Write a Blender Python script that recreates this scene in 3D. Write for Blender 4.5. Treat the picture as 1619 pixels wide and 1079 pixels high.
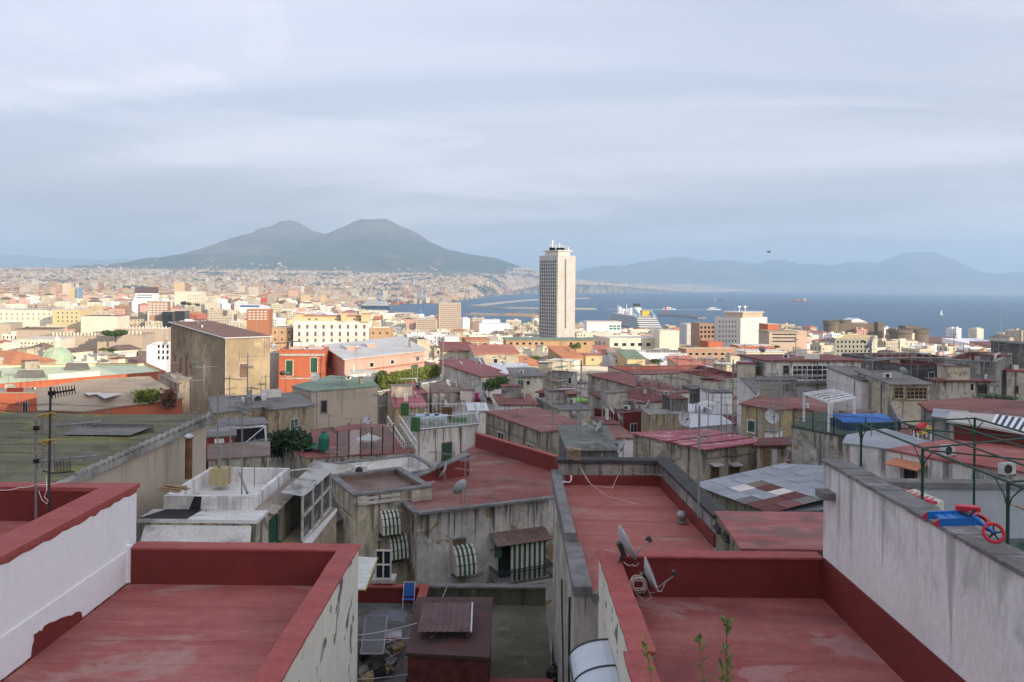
import bpy, math, random
from mathutils import Vector, noise
S = bpy.context.scene
COL = S.collection
for o in list(bpy.data.objects): bpy.data.objects.remove(o)
R = math.radians
rnd = random.Random(7)

# ------------------------------------------------------------------ camera
F = 1259.0; CX = 809.5; HY = 452.0; ROLL = 0.6
cr, sr = math.cos(R(ROLL)), math.sin(R(ROLL))
cam = bpy.data.cameras.new('camera'); co = bpy.data.objects.new('camera', cam); COL.objects.link(co)
from mathutils import Matrix
co.matrix_world = Matrix(((cr, -sr, 0, 0), (0, 0, -1, 0), (sr, cr, 0, 0), (0, 0, 0, 1)))
cam.sensor_width = 36; cam.lens = 36*F/1619; cam.shift_y = -(539.5-HY)/1619
cam.clip_start = 0.3; cam.clip_end = 120000
S.camera = co

# ------------------------------------------------------------------ sky and sun
SUN_E, SUN_A = 13.0, 42.0          # elevation, degrees to the right of straight behind the camera
SUN_DIR = Vector((math.sin(R(SUN_A))*math.cos(R(SUN_E)), -math.cos(R(SUN_A))*math.cos(R(SUN_E)), math.sin(R(SUN_E))))
W = bpy.data.worlds.new('World'); S.world = W; W.use_nodes = True
wt = W.node_tree; wn = wt.nodes; wl = wt.links
for n in list(wn): wn.remove(n)
def wnode(t, **k):
    n = wn.new(t)
    for a, b in k.items(): setattr(n, a, b)
    return n
sky = wnode('ShaderNodeTexSky', sky_type='NISHITA', sun_disc=False)
sky.sun_elevation = R(SUN_E); sky.sun_rotation = math.atan2(SUN_DIR.x, SUN_DIR.y)
sky.altitude = 100; sky.air_density = 1.2; sky.dust_density = 10; sky.ozone_density = 5.5
tc = wnode('ShaderNodeTexCoord')
sep = wnode('ShaderNodeSeparateXYZ'); wl.new(tc.outputs['Generated'], sep.inputs[0])
def wmath(op, a, b=None, clamp=False):
    n = wnode('ShaderNodeMath', operation=op); n.use_clamp = clamp
    for i, v in enumerate((a, b)):
        if v is None: continue
        if isinstance(v, (int, float)): n.inputs[i].default_value = v
        else: wl.new(v, n.inputs[i])
    return n.outputs[0]
zz = wmath('ADD', wmath('MAXIMUM', sep.outputs[2], 0.0), 0.12)
cmb = wnode('ShaderNodeCombineXYZ')
wl.new(wmath('DIVIDE', sep.outputs[0], zz), cmb.inputs[0]); wl.new(wmath('DIVIDE', sep.outputs[1], zz), cmb.inputs[1])
def wnoise(scale, detail, rough, loc, sc=(1, 1, 1), dist=0.0):
    m = wnode('ShaderNodeMapping'); m.inputs['Location'].default_value = loc; m.inputs['Scale'].default_value = sc
    m.inputs['Rotation'].default_value = (0, 0, R(14))
    wl.new(cmb.outputs[0], m.inputs[0])
    n = wnode('ShaderNodeTexNoise'); n.inputs['Scale'].default_value = scale; n.inputs['Detail'].default_value = detail
    n.inputs['Roughness'].default_value = rough; n.inputs['Distortion'].default_value = dist
    wl.new(m.outputs[0], n.inputs['Vector']); return n.outputs['Fac']
def wramp(v, a, b):
    n = wnode('ShaderNodeMapRange', interpolation_type='SMOOTHSTEP'); n.inputs[1].default_value = a; n.inputs[2].default_value = b
    wl.new(v, n.inputs[0]); return n.outputs[0]
c1 = wramp(wnoise(0.36, 6, 0.5, (1.7, 4.1, 0), (0.7, 1.0, 1), 0.9), 0.38, 0.64)
c2 = wramp(wnoise(0.9, 7, 0.55, (6.3, 2.2, 0), (0.55, 1.1, 1), 1.0), 0.42, 0.75)
c3 = wramp(wnoise(0.55, 9, 0.62, (2.6, 7.3, 0), (0.6, 1.0, 1), 1.4), 0.50, 0.585)
cl = wmath('ADD', wmath('ADD', wmath('ADD', wmath('MULTIPLY', c1, 0.26), wmath('MULTIPLY', c2, 0.05)), wmath('MULTIPLY', c3, 0.12)), 0.42, True)
mx = wnode('ShaderNodeMix', data_type='RGBA'); wl.new(cl, mx.inputs[0]); wl.new(sky.outputs[0], mx.inputs[6])
SKY_CLOUD = mx; mx.inputs[7].default_value = (4.05, 3.80, 3.98, 1)
bg = wnode('ShaderNodeBackground'); bg.inputs[1].default_value = 0.15
wl.new(mx.outputs[2], bg.inputs[0])
out = wnode('ShaderNodeOutputWorld'); wl.new(bg.outputs[0], out.inputs[0])

sl = bpy.data.lights.new('sun', 'SUN'); so = bpy.data.objects.new('sun', sl); COL.objects.link(so)
sl.energy = 2.6; sl.angle = R(0.6); sl.color = (1.0, 0.83, 0.62)
so.rotation_euler = SUN_DIR.to_track_quat('Z', 'Y').to_euler()
S.view_settings.view_transform = 'Standard'; S.view_settings.look = 'None'; S.view_settings.gamma = 1
S.view_settings.use_curve_mapping = False
S.view_settings.exposure = 1.02
S.cycles.volume_bounces = 4
S.render.resolution_x = 1024; S.render.resolution_y = 682

HAZE = 7e-5

# ------------------------------------------------------------------ pixel <-> place helpers
def ray(px, py):
    u = (px-CX)/F; v = -(py-HY)/F
    return u*cr - v*sr, u*sr + v*cr          # x and z per metre of depth
def P(px, py, d):
    a, b = ray(px, py); return (a*d, d, b*d)
def PZ(px, py, z):                            # point of that sight line at height z
    a, b = ray(px, py); d = z/b; return (a*d, d, z)
def zat(px, py, d): return ray(px, py)[1]*d

# ------------------------------------------------------------------ object helpers
def prop(o, label=None, cat=None, group=None, kind=None):
    if label: o['label'] = label
    if cat: o['category'] = cat
    if group: o['group'] = group
    if kind: o['kind'] = kind
    return o
def link(o, parent=None):
    COL.objects.link(o)
    if parent is not None:
        o.parent = parent
        o.matrix_parent_inverse = Matrix.Translation(-Vector(parent.location))
    return o
def empty(name, loc, label, cat, group=None):
    o = bpy.data.objects.new(name, None); o.location = loc; o.empty_display_size = 0.3; COL.objects.link(o)
    return prop(o, label, cat, group)
class MB:
    def __init__(s): s.v = []; s.f = []; s.m = []; s.uv = None
    def add(s, vs, fs, m=0):
        b = len(s.v); s.v += [tuple(p) for p in vs]
        for f in fs: s.f.append(tuple(i+b for i in f)); s.m.append(m)
        return s
    def box(s, x0, x1, y0, y1, z0, z1, m=0):
        return s.add([(x0,y0,z0),(x1,y0,z0),(x1,y1,z0),(x0,y1,z0),(x0,y0,z1),(x1,y0,z1),(x1,y1,z1),(x0,y1,z1)],
            [(0,3,2,1),(4,5,6,7),(0,1,5,4),(1,2,6,5),(2,3,7,6),(3,0,4,7)], m)
    def obox(s, c, ax, ay, az, m=0):            # centre and three half axes
        c = Vector(c); ax = Vector(ax); ay = Vector(ay); az = Vector(az); vs = []
        for k in (-1, 1):
            for i, j in ((-1,-1),(1,-1),(1,1),(-1,1)): vs.append(c+ax*i+ay*j+az*k)
        fl = [(0,3,2,1),(4,5,6,7),(0,1,5,4),(1,2,6,5),(2,3,7,6),(3,0,4,7)]
        if ax.cross(ay).dot(az) < 0: fl = [f[::-1] for f in fl]
        return s.add(vs, fl, m)
    def prism(s, poly, z0, z1, m=0, top=True, bottom=False, mt=None):   # poly counter-clockwise; z1 may be a list
        n = len(poly); z1s = z1 if isinstance(z1, (list, tuple)) else [z1]*n
        vs = [(p[0],p[1],z0) for p in poly]+[(p[0],p[1],z) for p, z in zip(poly, z1s)]
        s.add(vs, [(i,(i+1)%n,(i+1)%n+n,i+n) for i in range(n)], m)
        if top: s.add(vs[n:], [tuple(range(n))], m if mt is None else mt)
        if bottom: s.add(vs[:n], [tuple(range(n))[::-1]], m)
        return s
    def bar(s, a, b, r, n=6, m=0, r2=None, cap=True):
        a = Vector(a); b = Vector(b); d = (b-a)
        if d.length < 1e-6: return s
        d.normalize(); u = d.orthogonal().normalized(); w = d.cross(u); r2 = r if r2 is None else r2
        vs = []
        for p, q in ((a, r), (b, r2)):
            for i in range(n):
                t = 2*math.pi*i/n; vs.append(p+(u*math.cos(t)+w*math.sin(t))*q)
        fs = [(i,(i+1)%n,(i+1)%n+n,i+n) for i in range(n)]
        if cap: fs += [tuple(range(n))[::-1], tuple(range(n, 2*n))]
        return s.add(vs, fs, m)
    def path(s, pts, r, n=5, m=0):
        for a, b in zip(pts, pts[1:]): s.bar(a, b, r, n, m)
        return s
    def lathe(s, c, prof, n=16, m=0, axis=None, a0=0, a1=2*math.pi):
        c = Vector(c); ax = Vector(axis or (0,0,1)).normalized(); u = ax.orthogonal().normalized(); w = ax.cross(u)
        vs = []; full = abs(a1-a0-2*math.pi) < 1e-6; k = n if full else n+1
        for r, h in prof:
            for i in range(k):
                t = a0+(a1-a0)*i/n; vs.append(c+ax*h+(u*math.cos(t)+w*math.sin(t))*r)
        fs = []
        for j in range(len(prof)-1):
            for i in range(n):
                i2 = (i+1) % k; fs.append((j*k+i, j*k+i2, (j+1)*k+i2, (j+1)*k+i))
        return s.add(vs, fs, m)
    def build(s, name, mats, parent=None, smooth=False):
        me = bpy.data.meshes.new(name); me.from_pydata(s.v, [], s.f)
        for mm in (mats if isinstance(mats, (list, tuple)) else [mats]): me.materials.append(mm)
        if any(s.m): me.polygons.foreach_set('material_index', s.m)
        if smooth: me.polygons.foreach_set('use_smooth', [True]*len(s.f))
        if name in ('wall', 'upper_wall', 'rear_wall', 'parapet', 'lower_wall', 'town_building') and s.v:
            zt = max(p[2] for p in s.v); at = me.attributes.new('below_top', 'FLOAT', 'POINT'); at.data.foreach_set('value', [100+p[2]-zt for p in s.v])
        me.update()
        return link(bpy.data.objects.new(name, me), parent)
def ccw(poly):
    a = sum(p[0]*q[1]-q[0]*p[1] for p, q in zip(poly, poly[1:]+poly[:1]))
    return poly if a > 0 else poly[::-1]
def inset(poly, t):
    n = len(poly); res = []
    for i in range(n):
        p0 = Vector(poly[i-1][:2]); p = Vector(poly[i][:2]); p1 = Vector(poly[(i+1) % n][:2])
        e0 = (p-p0).normalized(); e1 = (p1-p).normalized()
        n0 = Vector((-e0.y, e0.x)); n1 = Vector((-e1.y, e1.x))
        b = n0+n1; k = t/max(0.35, (1+n0.dot(n1)))
        res.append(tuple(p+b*k))
    return res

# ------------------------------------------------------------------ materials
MATS = {}
class NT:
    def __init__(s, name):
        s.m = bpy.data.materials.new(name); s.m.use_nodes = True; s.t = s.m.node_tree; s.n = s.t.nodes; s.l = s.t.links
        s.b = s.n['Principled BSDF']
    def node(s, t, **k):
        n = s.n.new(t)
        for a, b in k.items(): setattr(n, a, b)
        return n
    def pos(s, scale=(1,1,1), rot=(0,0,0), loc=(0,0,0)):
        g = s.node('ShaderNodeNewGeometry'); m = s.node('ShaderNodeMapping'); m.inputs['Scale'].default_value = scale
        m.inputs['Rotation'].default_value = rot; m.inputs['Location'].default_value = loc
        s.l.new(g.outputs['Position'], m.inputs[0]); return m.outputs[0]
    def noise(s, vec, scale, detail=4, rough=0.55, dist=0.0):
        n = s.node('ShaderNodeTexNoise'); n.inputs['Scale'].default_value = scale; n.inputs['Detail'].default_value = detail
        n.inputs['Roughness'].default_value = rough; n.inputs['Distortion'].default_value = dist
        s.l.new(vec, n.inputs['Vector']); return n.outputs['Fac']
    def rng(s, v, a, b, c=0.0, d=1.0, smooth=True):
        n = s.node('ShaderNodeMapRange'); n.interpolation_type = 'SMOOTHSTEP' if smooth else 'LINEAR'
        n.inputs[1].default_value = a; n.inputs[2].default_value = b; n.inputs[3].default_value = c; n.inputs[4].default_value = d
        s.l.new(v, n.inputs[0]); return n.outputs[0]
    def mix(s, f, a, b, blend='MIX'):
        n = s.node('ShaderNodeMix', data_type='RGBA', blend_type=blend)
        for k, v in ((0, f), (6, a), (7, b)):
            if isinstance(v, (int, float)): n.inputs[k].default_value = v
            elif isinstance(v, tuple): n.inputs[k].default_value = (*v[:3], 1)
            else: s.l.new(v, n.inputs[k])
        return n.outputs[2]
    def math(s, op, a, b=0.0):
        n = s.node('ShaderNodeMath', operation=op)
        for i, v in enumerate((a, b)):
            if isinstance(v, (int, float)): n.inputs[i].default_value = v
            else: s.l.new(v, n.inputs[i])
        return n.outputs[0]
    def bump(s, h, strength=0.3, dist=0.02):
        n = s.node('ShaderNodeBump'); n.inputs['Strength'].default_value = strength; n.inputs['Distance'].default_value = dist
        s.l.new(h, n.inputs['Height']); s.l.new(n.outputs[0], s.b.inputs['Normal'])
    def done(s, col, rough=0.85, metal=0.0, spec=0.3):
        if isinstance(col, tuple): s.b.inputs['Base Color'].default_value = (*col[:3], 1)
        else: s.l.new(col, s.b.inputs['Base Color'])
        s.b.inputs['Roughness'].default_value = rough; s.b.inputs['Metallic'].default_value = metal
        s.b.inputs['Specular IOR Level'].default_value = spec
        return s.m
def plain(name, col, rough=0.7, metal=0.0, var=0.12, scale=3.0, spec=0.3):
    if name in MATS: return MATS[name]
    t = NT(name); k = t.noise(t.pos(), scale, 4)
    c = t.mix(t.rng(k, 0.3, 0.7), tuple(x*(1-var) for x in col), tuple(min(1, x*(1+var)) for x in col))
    MATS[name] = t.done(c, rough, metal, spec); return MATS[name]
def wall(name, c1, c2, dark=(0.045,0.042,0.037), dirt=0.6, sc=1.0, patch=0.5, third=None, rough=0.92):
    """plaster: two tones in patches, dark run-off streaks down from the top, speckle"""
    if name in MATS: return MATS[name]
    t = NT(name); c1 = lift(c1, 1.2); c2 = lift(c2, 1.2)
    p = t.pos(); a = t.noise(p, 0.55*sc, 7, 0.62, 0.5)
    col = t.mix(t.rng(a, 0.5-0.13/patch*0.5, 0.5+0.13/patch*0.5), c1, c2)
    if third: col = t.mix(t.rng(t.noise(t.pos(loc=(31,7,4)), 0.8*sc, 6, 0.6, 0.8), 0.57, 0.60), col, third)
    st = t.noise(t.pos(scale=(1,1,0.22)), 1.7*sc, 7, 0.66, 0.35)
    blot = t.noise(t.pos(loc=(9,3,17)), 0.33*sc, 5, 0.6)
    f = t.math('MULTIPLY', t.rng(st, 0.52, 0.68), t.rng(blot, 0.44, 0.62))
    mil = t.noise(t.pos(loc=(2,19,5)), 0.55*sc, 9, 0.68, 0.6)
    f = t.math('MAXIMUM', t.math('MULTIPLY', f, .8), t.math('MULTIPLY', t.rng(mil, 0.55, 0.70), 0.8))
    at = t.node('ShaderNodeAttribute'); at.attribute_name = 'below_top'          # run-off that starts at the coping
    drip = t.noise(t.pos(scale=(1,1,0.05), loc=(4,4,1)), 3.2*max(sc, .5), 6, 0.7); top = t.rng(at.outputs['Fac'], 96.6, 99.9)
    dr = t.rng(t.math('ADD', drip, t.math('MULTIPLY', top, 0.22)), 0.70, 0.84)
    f = t.math('MAXIMUM', f, t.math('MULTIPLY', dr, t.rng(at.outputs['Fac'], 92, 96.5)))
    col = t.mix(t.math('MULTIPLY', f, dirt), col, dark)
    if dirt > .5:
        lt = t.noise(t.pos(scale=(1,1,.8), loc=(7,1,23)), 0.8*sc, 8, 0.66, 0.7)
        col = t.mix(t.rng(lt, 0.57, 0.66, 0, .55), col, tuple(min(.78, q*1.45+.05) for q in c1))
    fine = t.noise(t.pos(scale=(1,1,0.5)), 9*sc, 4, 0.7)
    col = t.mix(t.rng(fine, 0.3, 0.8, 0, 0.35*min(1, dirt+0.25)), col, tuple(x*0.5 for x in c2))
    t.bump(t.math('ADD', fine, a), 0.35, 0.03)
    MATS[name] = t.done(col, rough, 0, 0.2); return MATS[name]
def lift(c, k): return tuple(min(.86, x*k) for x in c)
def roofpaint(name, c1, c2, dark=(0.03,0.025,0.022), dirt=0.6, sc=1.0, pale=None, ang=0.0, rough=0.75, hard=0.05):
    """painted membrane: brushed bands, worn pale patches, dark puddle stains"""
    if name in MATS: return MATS[name]
    t = NT(name); c1 = lift(c1, 1.18); c2 = lift(c2, 1.18)
    br = t.noise(t.pos(scale=(0.35,1.6,1), rot=(0,0,R(ang))), 1.1*sc, 7, 0.65, 0.4)
    col = t.mix(t.rng(br, 0.36, 0.66), c1, c2)
    if pale:
        col = t.mix(t.rng(t.noise(t.pos(scale=(0.5,1.0,1), rot=(0,0,R(ang+20)), loc=(5,2,0)), 0.7*sc, 6, 0.6, 0.9), 0.58-hard, 0.58+hard, 0, 0.8), col, pale)
    pd = t.noise(t.pos(loc=(3,11,0)), 0.45*sc, 7, 0.62, 0.6)
    col = t.mix(t.rng(pd, 0.51, 0.70, 0, dirt), col, dark)
    sp = t.noise(t.pos(), 7*sc, 3, 0.7)
    col = t.mix(t.rng(sp, 0.35, 0.8, 0, 0.3), col, dark)
    t.bump(t.math('ADD', br, sp), 0.25, 0.02)
    MATS[name] = t.done(col, rough, 0, 0.35); return MATS[name]
# ------------------------------------------------------------------ land, sea and mountains (camera is 100 m above the sea)
SEA = -100.0
def ss(a, b, x):
    t = min(1, max(0, (x-a)/(b-a))); return t*t*(3-2*t)
def interp(tab, x):
    if x <= tab[0][0]: return tab[0][1]
    for (a, u), (b, v) in zip(tab, tab[1:]):
        if x <= b: return u+(v-u)*(x-a)/(b-a)
    return tab[-1][1]
def bear(x, y): return CX+F*x/max(y, 1.0)      # bearing, as the column it is seen in
NEAR_COAST = [(560,2350),(640,2050),(700,1800),(760,1600),(900,1450),(1100,1330),(1300,1300),(1500,1330),(1700,1280),(2400,1200)]
FAR_COAST = [(560,3000),(600,3400),(640,4000),(700,4300),(730,5000),(775,7000),(820,9500),(860,11300),(940,11800),(1050,15000),(1160,20500),(1300,24000),(1450,20500),(1620,19500),(2400,18000)]
def vesuvio(x, y):
    def pr(r, tab): return interp(tab, r)
    r = math.hypot(x+2510, y-14400)
    a = pr(r, [(0,1130),(110,1165),(200,1188),(300,1160),(572,1030),(1030,810),(1487,640),(1944,510),(2402,395),(2917,255),(3546,120),(4200,30),(5200,-50),(7500,-120)])
    r2 = math.hypot((x+4230)*1.0, (y-15000)*0.9)
    b = pr(r2, [(0,1190),(160,1175),(330,1060),(510,985),(800,850),(1108,730),(1820,500),(2900,285),(4200,110),(6000,-20),(8000,-120)])
    m = max(a, b) + 14*math.exp(-abs(a-b)/60)
    if m > 40:
        g = noise.fractal(Vector((x/900, y/900, 1.3)), 0.9, 2.0, 6); an = math.atan2(y-14600, x+3100)
        m += g*min(85, m*0.16)*(1-ss(900, 1180, m)*0.7)-min(60, m*.09)*abs(noise.noise(Vector((an*7, m/700, 2))))*(1-ss(1000, 1180, m))
    return m
def left_rise(px, d): return 30*ss(700, 1900, d)*(1-ss(380, 640, px))*(1-ss(4500, 9500, d))
def ground(x, y):
    d = max(y, 1.0); px = bear(x, d)
    if d < 1500:
        z = interp([(-400,-10),(0,-20),(20,-21),(60,-26),(110,-34),(180,-48),(300,-64),(500,-80),(800,-89),(1300,-95),(1500,-96)], y)
        z += 9*ss(900, 1400, px)*(1-ss(150, 420, d))*ss(20, 60, d)
    else: z = -96
    z += left_rise(px, d)
    if y < 0:
        z = -20 + (86+15*ss(205, 285, x))*ss(0, 165, -y) + 1.2*noise.noise(Vector((x/40, y/40, 2)))*ss(20, 100, -y)  # unseen hill behind the camera, crest shaped to shade the near houses
    if d > 1150 and px > 555:
        n, f = interp(NEAR_COAST, px), interp(FAR_COAST, px)
        if n < d < f: return -112.0
        if d >= f:
            z = -97+min(240*ss(4000, 11000, d), (0.085-.05*ss(780, 900, px))*(d-f))
    elif d > 3000:
        z = -96+252*ss(3800, 10800, d)+left_rise(px, d)
    if d > 7000:
        z = max(z, vesuvio(x, d)) if px < 1150 else z
        if d > 9000: z += noise.fractal(Vector((x/2500, d/2500, 4)), 0.9, 2.0, 4)*25*ss(9000, 12000, d)
    return z
def sheet(name, xs_of, ys, mat, hf, kind='structure'):
    m = MB(); nc = len(xs_of(ys[0]))
    for y in ys:
        for x in xs_of(y): m.v.append((x, y, hf(x, y)))
    for j in range(len(ys)-1):
        for i in range(nc-1):
            a = j*nc+i; m.f.append((a, a+1, a+nc+1, a+nc)); m.m.append(0)
    o = m.build(name, mat, smooth=True); return prop(o, kind=kind)
t = NT('hill_soil')
pp = t.pos()
n1 = t.noise(t.pos(scale=(.001,.001,.001)), 3.5, 9, 0.65)
n2 = t.noise(t.pos(scale=(.001,.001,.001), loc=(4,9,1)), 0.9, 6, 0.6)
g = t.node('ShaderNodeNewGeometry'); sz = t.node('ShaderNodeSeparateXYZ'); t.l.new(g.outputs['Position'], sz.inputs[0])
col = t.mix(t.rng(n1, 0.35, 0.65), (0.035,0.052,0.024), (0.085,0.095,0.05))
col = t.mix(t.rng(n2, 0.56, 0.62), col, (0.17,0.13,0.09))
col = t.mix(t.math('MULTIPLY', t.rng(sz.outputs[2], 620, 1000), t.rng(n2, 0.3, 0.55)), col, (0.15,0.12,0.10))
urb = t.noise(t.pos(scale=(.012,.004,.01)), 1.0, 8, 0.75)
town = t.mix(t.rng(urb, 0.40, 0.62), (0.10,0.10,0.07), (0.46,0.38,0.30))
col = t.mix(t.rng(sz.outputs[2], 60, 260), town, col)
col = t.mix(t.rng(sz.outputs[1], 900, 2600), (0.26,0.24,0.21), col)
M_HILL = t.done(col, 0.95, 0, 0.1)
ys = [-900,-600,-400,-300,-230,-190,-165,-140,-110,-80,-50,-25,0,10,20,30]; y = 30.0
while y < 5200: y *= 1.06; ys.append(y)
while y < 17500: y += 190; ys.append(y)
while y < 30000: y *= 1.05; ys.append(y)
def cols(y):
    if y < 200: return [(-1+2*i/240)*600 for i in range(241)]
    return [y*(-0.80+1.60*i/240) if y > 750 else (-600+1200*i/240) for i in range(241)]
sheet('ground', cols, ys, M_HILL, ground)
# sea
t = NT('sea_water')
w1 = t.noise(t.pos(scale=(.02,.05,1)), 1.0, 8, 0.65); w2 = t.noise(t.pos(scale=(.0006,.004,1)), 1.0, 5, 0.6)
t.bump(w1, 0.9, 2.5)
M_SEA = t.done(t.mix(t.rng(w2, 0.35, 0.65), (0.024,0.088,0.165), (0.035,0.108,0.195)), 0.42, 0, 0.16)
prop(MB().add([(-6000,900,SEA),(40000,900,SEA),(40000,60000,SEA),(-6000,60000,SEA)], [(0,1,2,3)]).build('sea', M_SEA), kind='structure')
# far ranges
def ridge(name, tab, d, depth, mat, base=-110, rough=60, seed=0.0):
    xs = []; p = tab[0][0]
    while p <= tab[-1][0]: xs.append(p); p += 4
    m = MB(); rows = [(-1.0,0.0),(-.8,.10),(-.6,.26),(-.42,.46),(-.26,.68),(-.12,.88),(0,1.0),(.2,.8),(.5,.4),(1,0)]
    for t_, h in rows:
        for p in xs:
            py = interp(tab, p); a, b = ray(p, py); top = b*d
            yy = d+t_*depth; x = a*yy
            n_ = noise.fractal(Vector((x/1800, yy/1800, seed)), 0.9, 2.0, 5)*rough*(4*h*(1-h)+0.12)
            m.v.append((x, yy, base+(top-base)*h+n_ if h > 0 else base))
    nc = len(xs)
    for j in range(len(rows)-1):
        for i in range(nc-1):
            k = j*nc+i; m.f.append((k, k+1, k+nc+1, k+nc)); m.m.append(0)
    return prop(m.build(name, mat, smooth=True), kind='structure')
ridge('mountain_range', [(900,436),(925,424),(960,420),(985,421),(1010,416),(1040,411),(1065,406),(1085,407),(1110,413),(1140,412),(1160,412),(1190,418),(1220,411),(1240,411),(1265,418),(1290,419),(1320,420),(1345,414),(1360,414),(1385,416),(1410,407),(1425,401),(1450,399),(1478,399),(1490,404),(1510,411),(1530,421),(1555,431),(1580,433),(1600,431),(1640,432),(1700,436),(1760,446)], 25500, 4300, M_HILL, rough=170, seed=2.0)
ridge('mountain_range', [(-120,402),(-40,406),(0,404),(30,403),(70,408),(120,409),(160,412),(200,410),(250,416),(300,420),(380,424)], 33000, 4000, M_HILL, rough=80, seed=7.0)

# ------------------------------------------------------------------ air
hm = bpy.data.materials.new('air'); hm.use_nodes = True
for n in list(hm.node_tree.nodes):
    if n.type == 'BSDF_PRINCIPLED': hm.node_tree.nodes.remove(n)
pv = hm.node_tree.nodes.new('ShaderNodeVolumePrincipled')
pv.inputs['Color'].default_value = (0.60, 0.81, 1.0, 1); pv.inputs['Density'].default_value = HAZE; pv.inputs['Anisotropy'].default_value = 0.2
hm.node_tree.links.new(pv.outputs[0], [n for n in hm.node_tree.nodes if n.type == 'OUTPUT_MATERIAL'][0].inputs['Volume'])
prop(MB().box(-46000, 48000, -1500, 62000, -130, 1500).build('haze', hm), kind='stuff')
# ------------------------------------------------------------------ palette
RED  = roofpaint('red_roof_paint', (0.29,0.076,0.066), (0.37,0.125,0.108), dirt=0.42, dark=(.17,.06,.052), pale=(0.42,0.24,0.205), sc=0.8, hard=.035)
REDW = plain('red_wall_paint_shaded', (0.18,0.030,0.026), 0.6, var=0.10, scale=1.2)  # red paint darkened to hold parapet shade; also on dark red walls
REDC = roofpaint('red_coping_paint', (0.30,0.062,0.054), (0.34,0.085,0.072), dirt=0.2, sc=1.3)
REDS = roofpaint('red_roof_streaked', (0.26,0.062,0.052), (0.35,0.125,0.11), dirt=0.6, dark=(0.13,0.05,0.045), pale=(0.40,0.21,0.19), sc=0.75, ang=-55, hard=.018)
REDX = roofpaint('red_roof_stained', (0.29,0.078,0.064), (0.35,0.115,0.095), dirt=0.75, dark=(.085,.05,.042), pale=(.36,.19,.16), sc=0.55)
REDF = roofpaint('red_roof_flaking', (0.27,0.066,0.060), (0.34,0.13,0.115), dirt=0.9, dark=(.11,.075,.065), pale=(.20,.12,.105), sc=1.5, hard=.02)
REDO = roofpaint('red_roof_old', (0.18,0.046,0.038), (0.22,0.080,0.064), dirt=0.7, dark=(0.055,0.035,0.03), pale=(0.28,0.16,0.13), sc=0.6)
REDD = roofpaint('red_roof_dark', (0.105,0.026,0.022), (0.14,0.045,0.036), dirt=0.75, dark=(0.04,0.03,0.028), sc=0.5)
REDM = roofpaint('red_metal_roof', (0.20,0.045,0.045), (0.16,0.036,0.036), dirt=0.5, sc=0.5, rough=0.55)
PINKM= roofpaint('pink_faded_metal', (0.30,0.055,0.075), (0.36,0.12,0.14), dirt=0.3, pale=(0.62,0.42,0.44), sc=1.8)
BRWN = roofpaint('brown_roof_felt', (0.14,0.085,0.07), (0.19,0.13,0.105), dirt=0.7, dark=(0.04,0.034,0.03), sc=0.9, pale=(0.26,0.20,0.17))
GREYR= roofpaint('grey_roof_felt', (0.13,0.125,0.115), (0.19,0.18,0.165), dirt=0.7, sc=0.7, pale=(0.27,0.26,0.24))
WHTR = roofpaint('white_roof_coat', (0.54,0.53,0.50), (0.64,0.63,0.60), dirt=0.85, dark=(0.12,0.11,0.10), sc=1.5, pale=(0.42,0.39,0.36))
BLUR = roofpaint('bluegrey_roof', (0.25,0.265,0.285), (0.31,0.325,0.345), dirt=0.4, dark=(0.12,0.12,0.12), sc=0.9)
MOSS = roofpaint('mossy_fibre_cement', (0.115,0.11,0.065), (0.16,0.15,0.10), dirt=0.7, dark=(0.05,0.05,0.035), pale=(0.23,0.22,0.07), sc=0.8, rough=0.95)
LIME = roofpaint('pale_green_roof', (0.55,0.60,0.38), (0.62,0.66,0.46), dirt=0.3, dark=(0.30,0.30,0.2), sc=0.25)
GRNR = roofpaint('green_roof', (0.13,0.20,0.15), (0.20,0.26,0.19), dirt=0.5, dark=(0.07,0.09,0.07), sc=0.6, pale=(0.30,0.34,0.24))
TANR = roofpaint('tan_roof', (0.30,0.235,0.17), (0.37,0.30,0.22), dirt=0.5, dark=(0.13,0.10,0.08), sc=0.3)
TILE = roofpaint('orange_tile', (0.42,0.16,0.075), (0.50,0.22,0.11), dirt=0.5, dark=(0.16,0.08,0.05), sc=0.5)
ORGR = roofpaint('orange_red_roof', (0.38,0.13,0.085), (0.44,0.19,0.13), dirt=0.4, dark=(0.2,0.08,0.06), sc=0.4)
PALER= roofpaint('pale_flat_roof', (0.55,0.52,0.46), (0.63,0.60,0.54), dirt=0.5, dark=(0.25,0.23,0.2), sc=0.3)
SILV = roofpaint('silver_sheet_roof', (0.45,0.45,0.44), (0.52,0.52,0.51), dirt=0.25, dark=(0.25,0.25,0.24), sc=0.3)
WHITE= wall('white_wall', (0.74,0.73,0.75), (0.70,0.69,0.71), dirt=0.05, patch=0.2)
WHTD = wall('white_wall_dirty', (0.68,0.65,0.63), (0.60,0.57,0.55), dark=(0.19,0.18,0.17), dirt=0.58, sc=0.9, patch=0.35)
WHTS = wall('white_wall_stained', (0.66,0.62,0.58), (0.54,0.49,0.44), dirt=0.8, sc=0.8, patch=0.6)
GREYP= wall('grey_plaster', (0.45,0.415,0.36), (0.31,0.285,0.245), dirt=0.85, sc=0.9, patch=0.7, third=(0.33,0.27,0.18))
GREYC= wall('grey_concrete', (0.31,0.295,0.265), (0.20,0.19,0.175), dirt=0.9, sc=1.0, patch=0.6)
GREYD= wall('dark_concrete', (0.15,0.145,0.135), (0.10,0.098,0.09), dirt=0.9, sc=1.2, patch=0.6)
CREAM= wall('cream_plaster', (0.52,0.47,0.36), (0.45,0.40,0.30), dirt=0.55, sc=0.6, patch=0.4)
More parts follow.
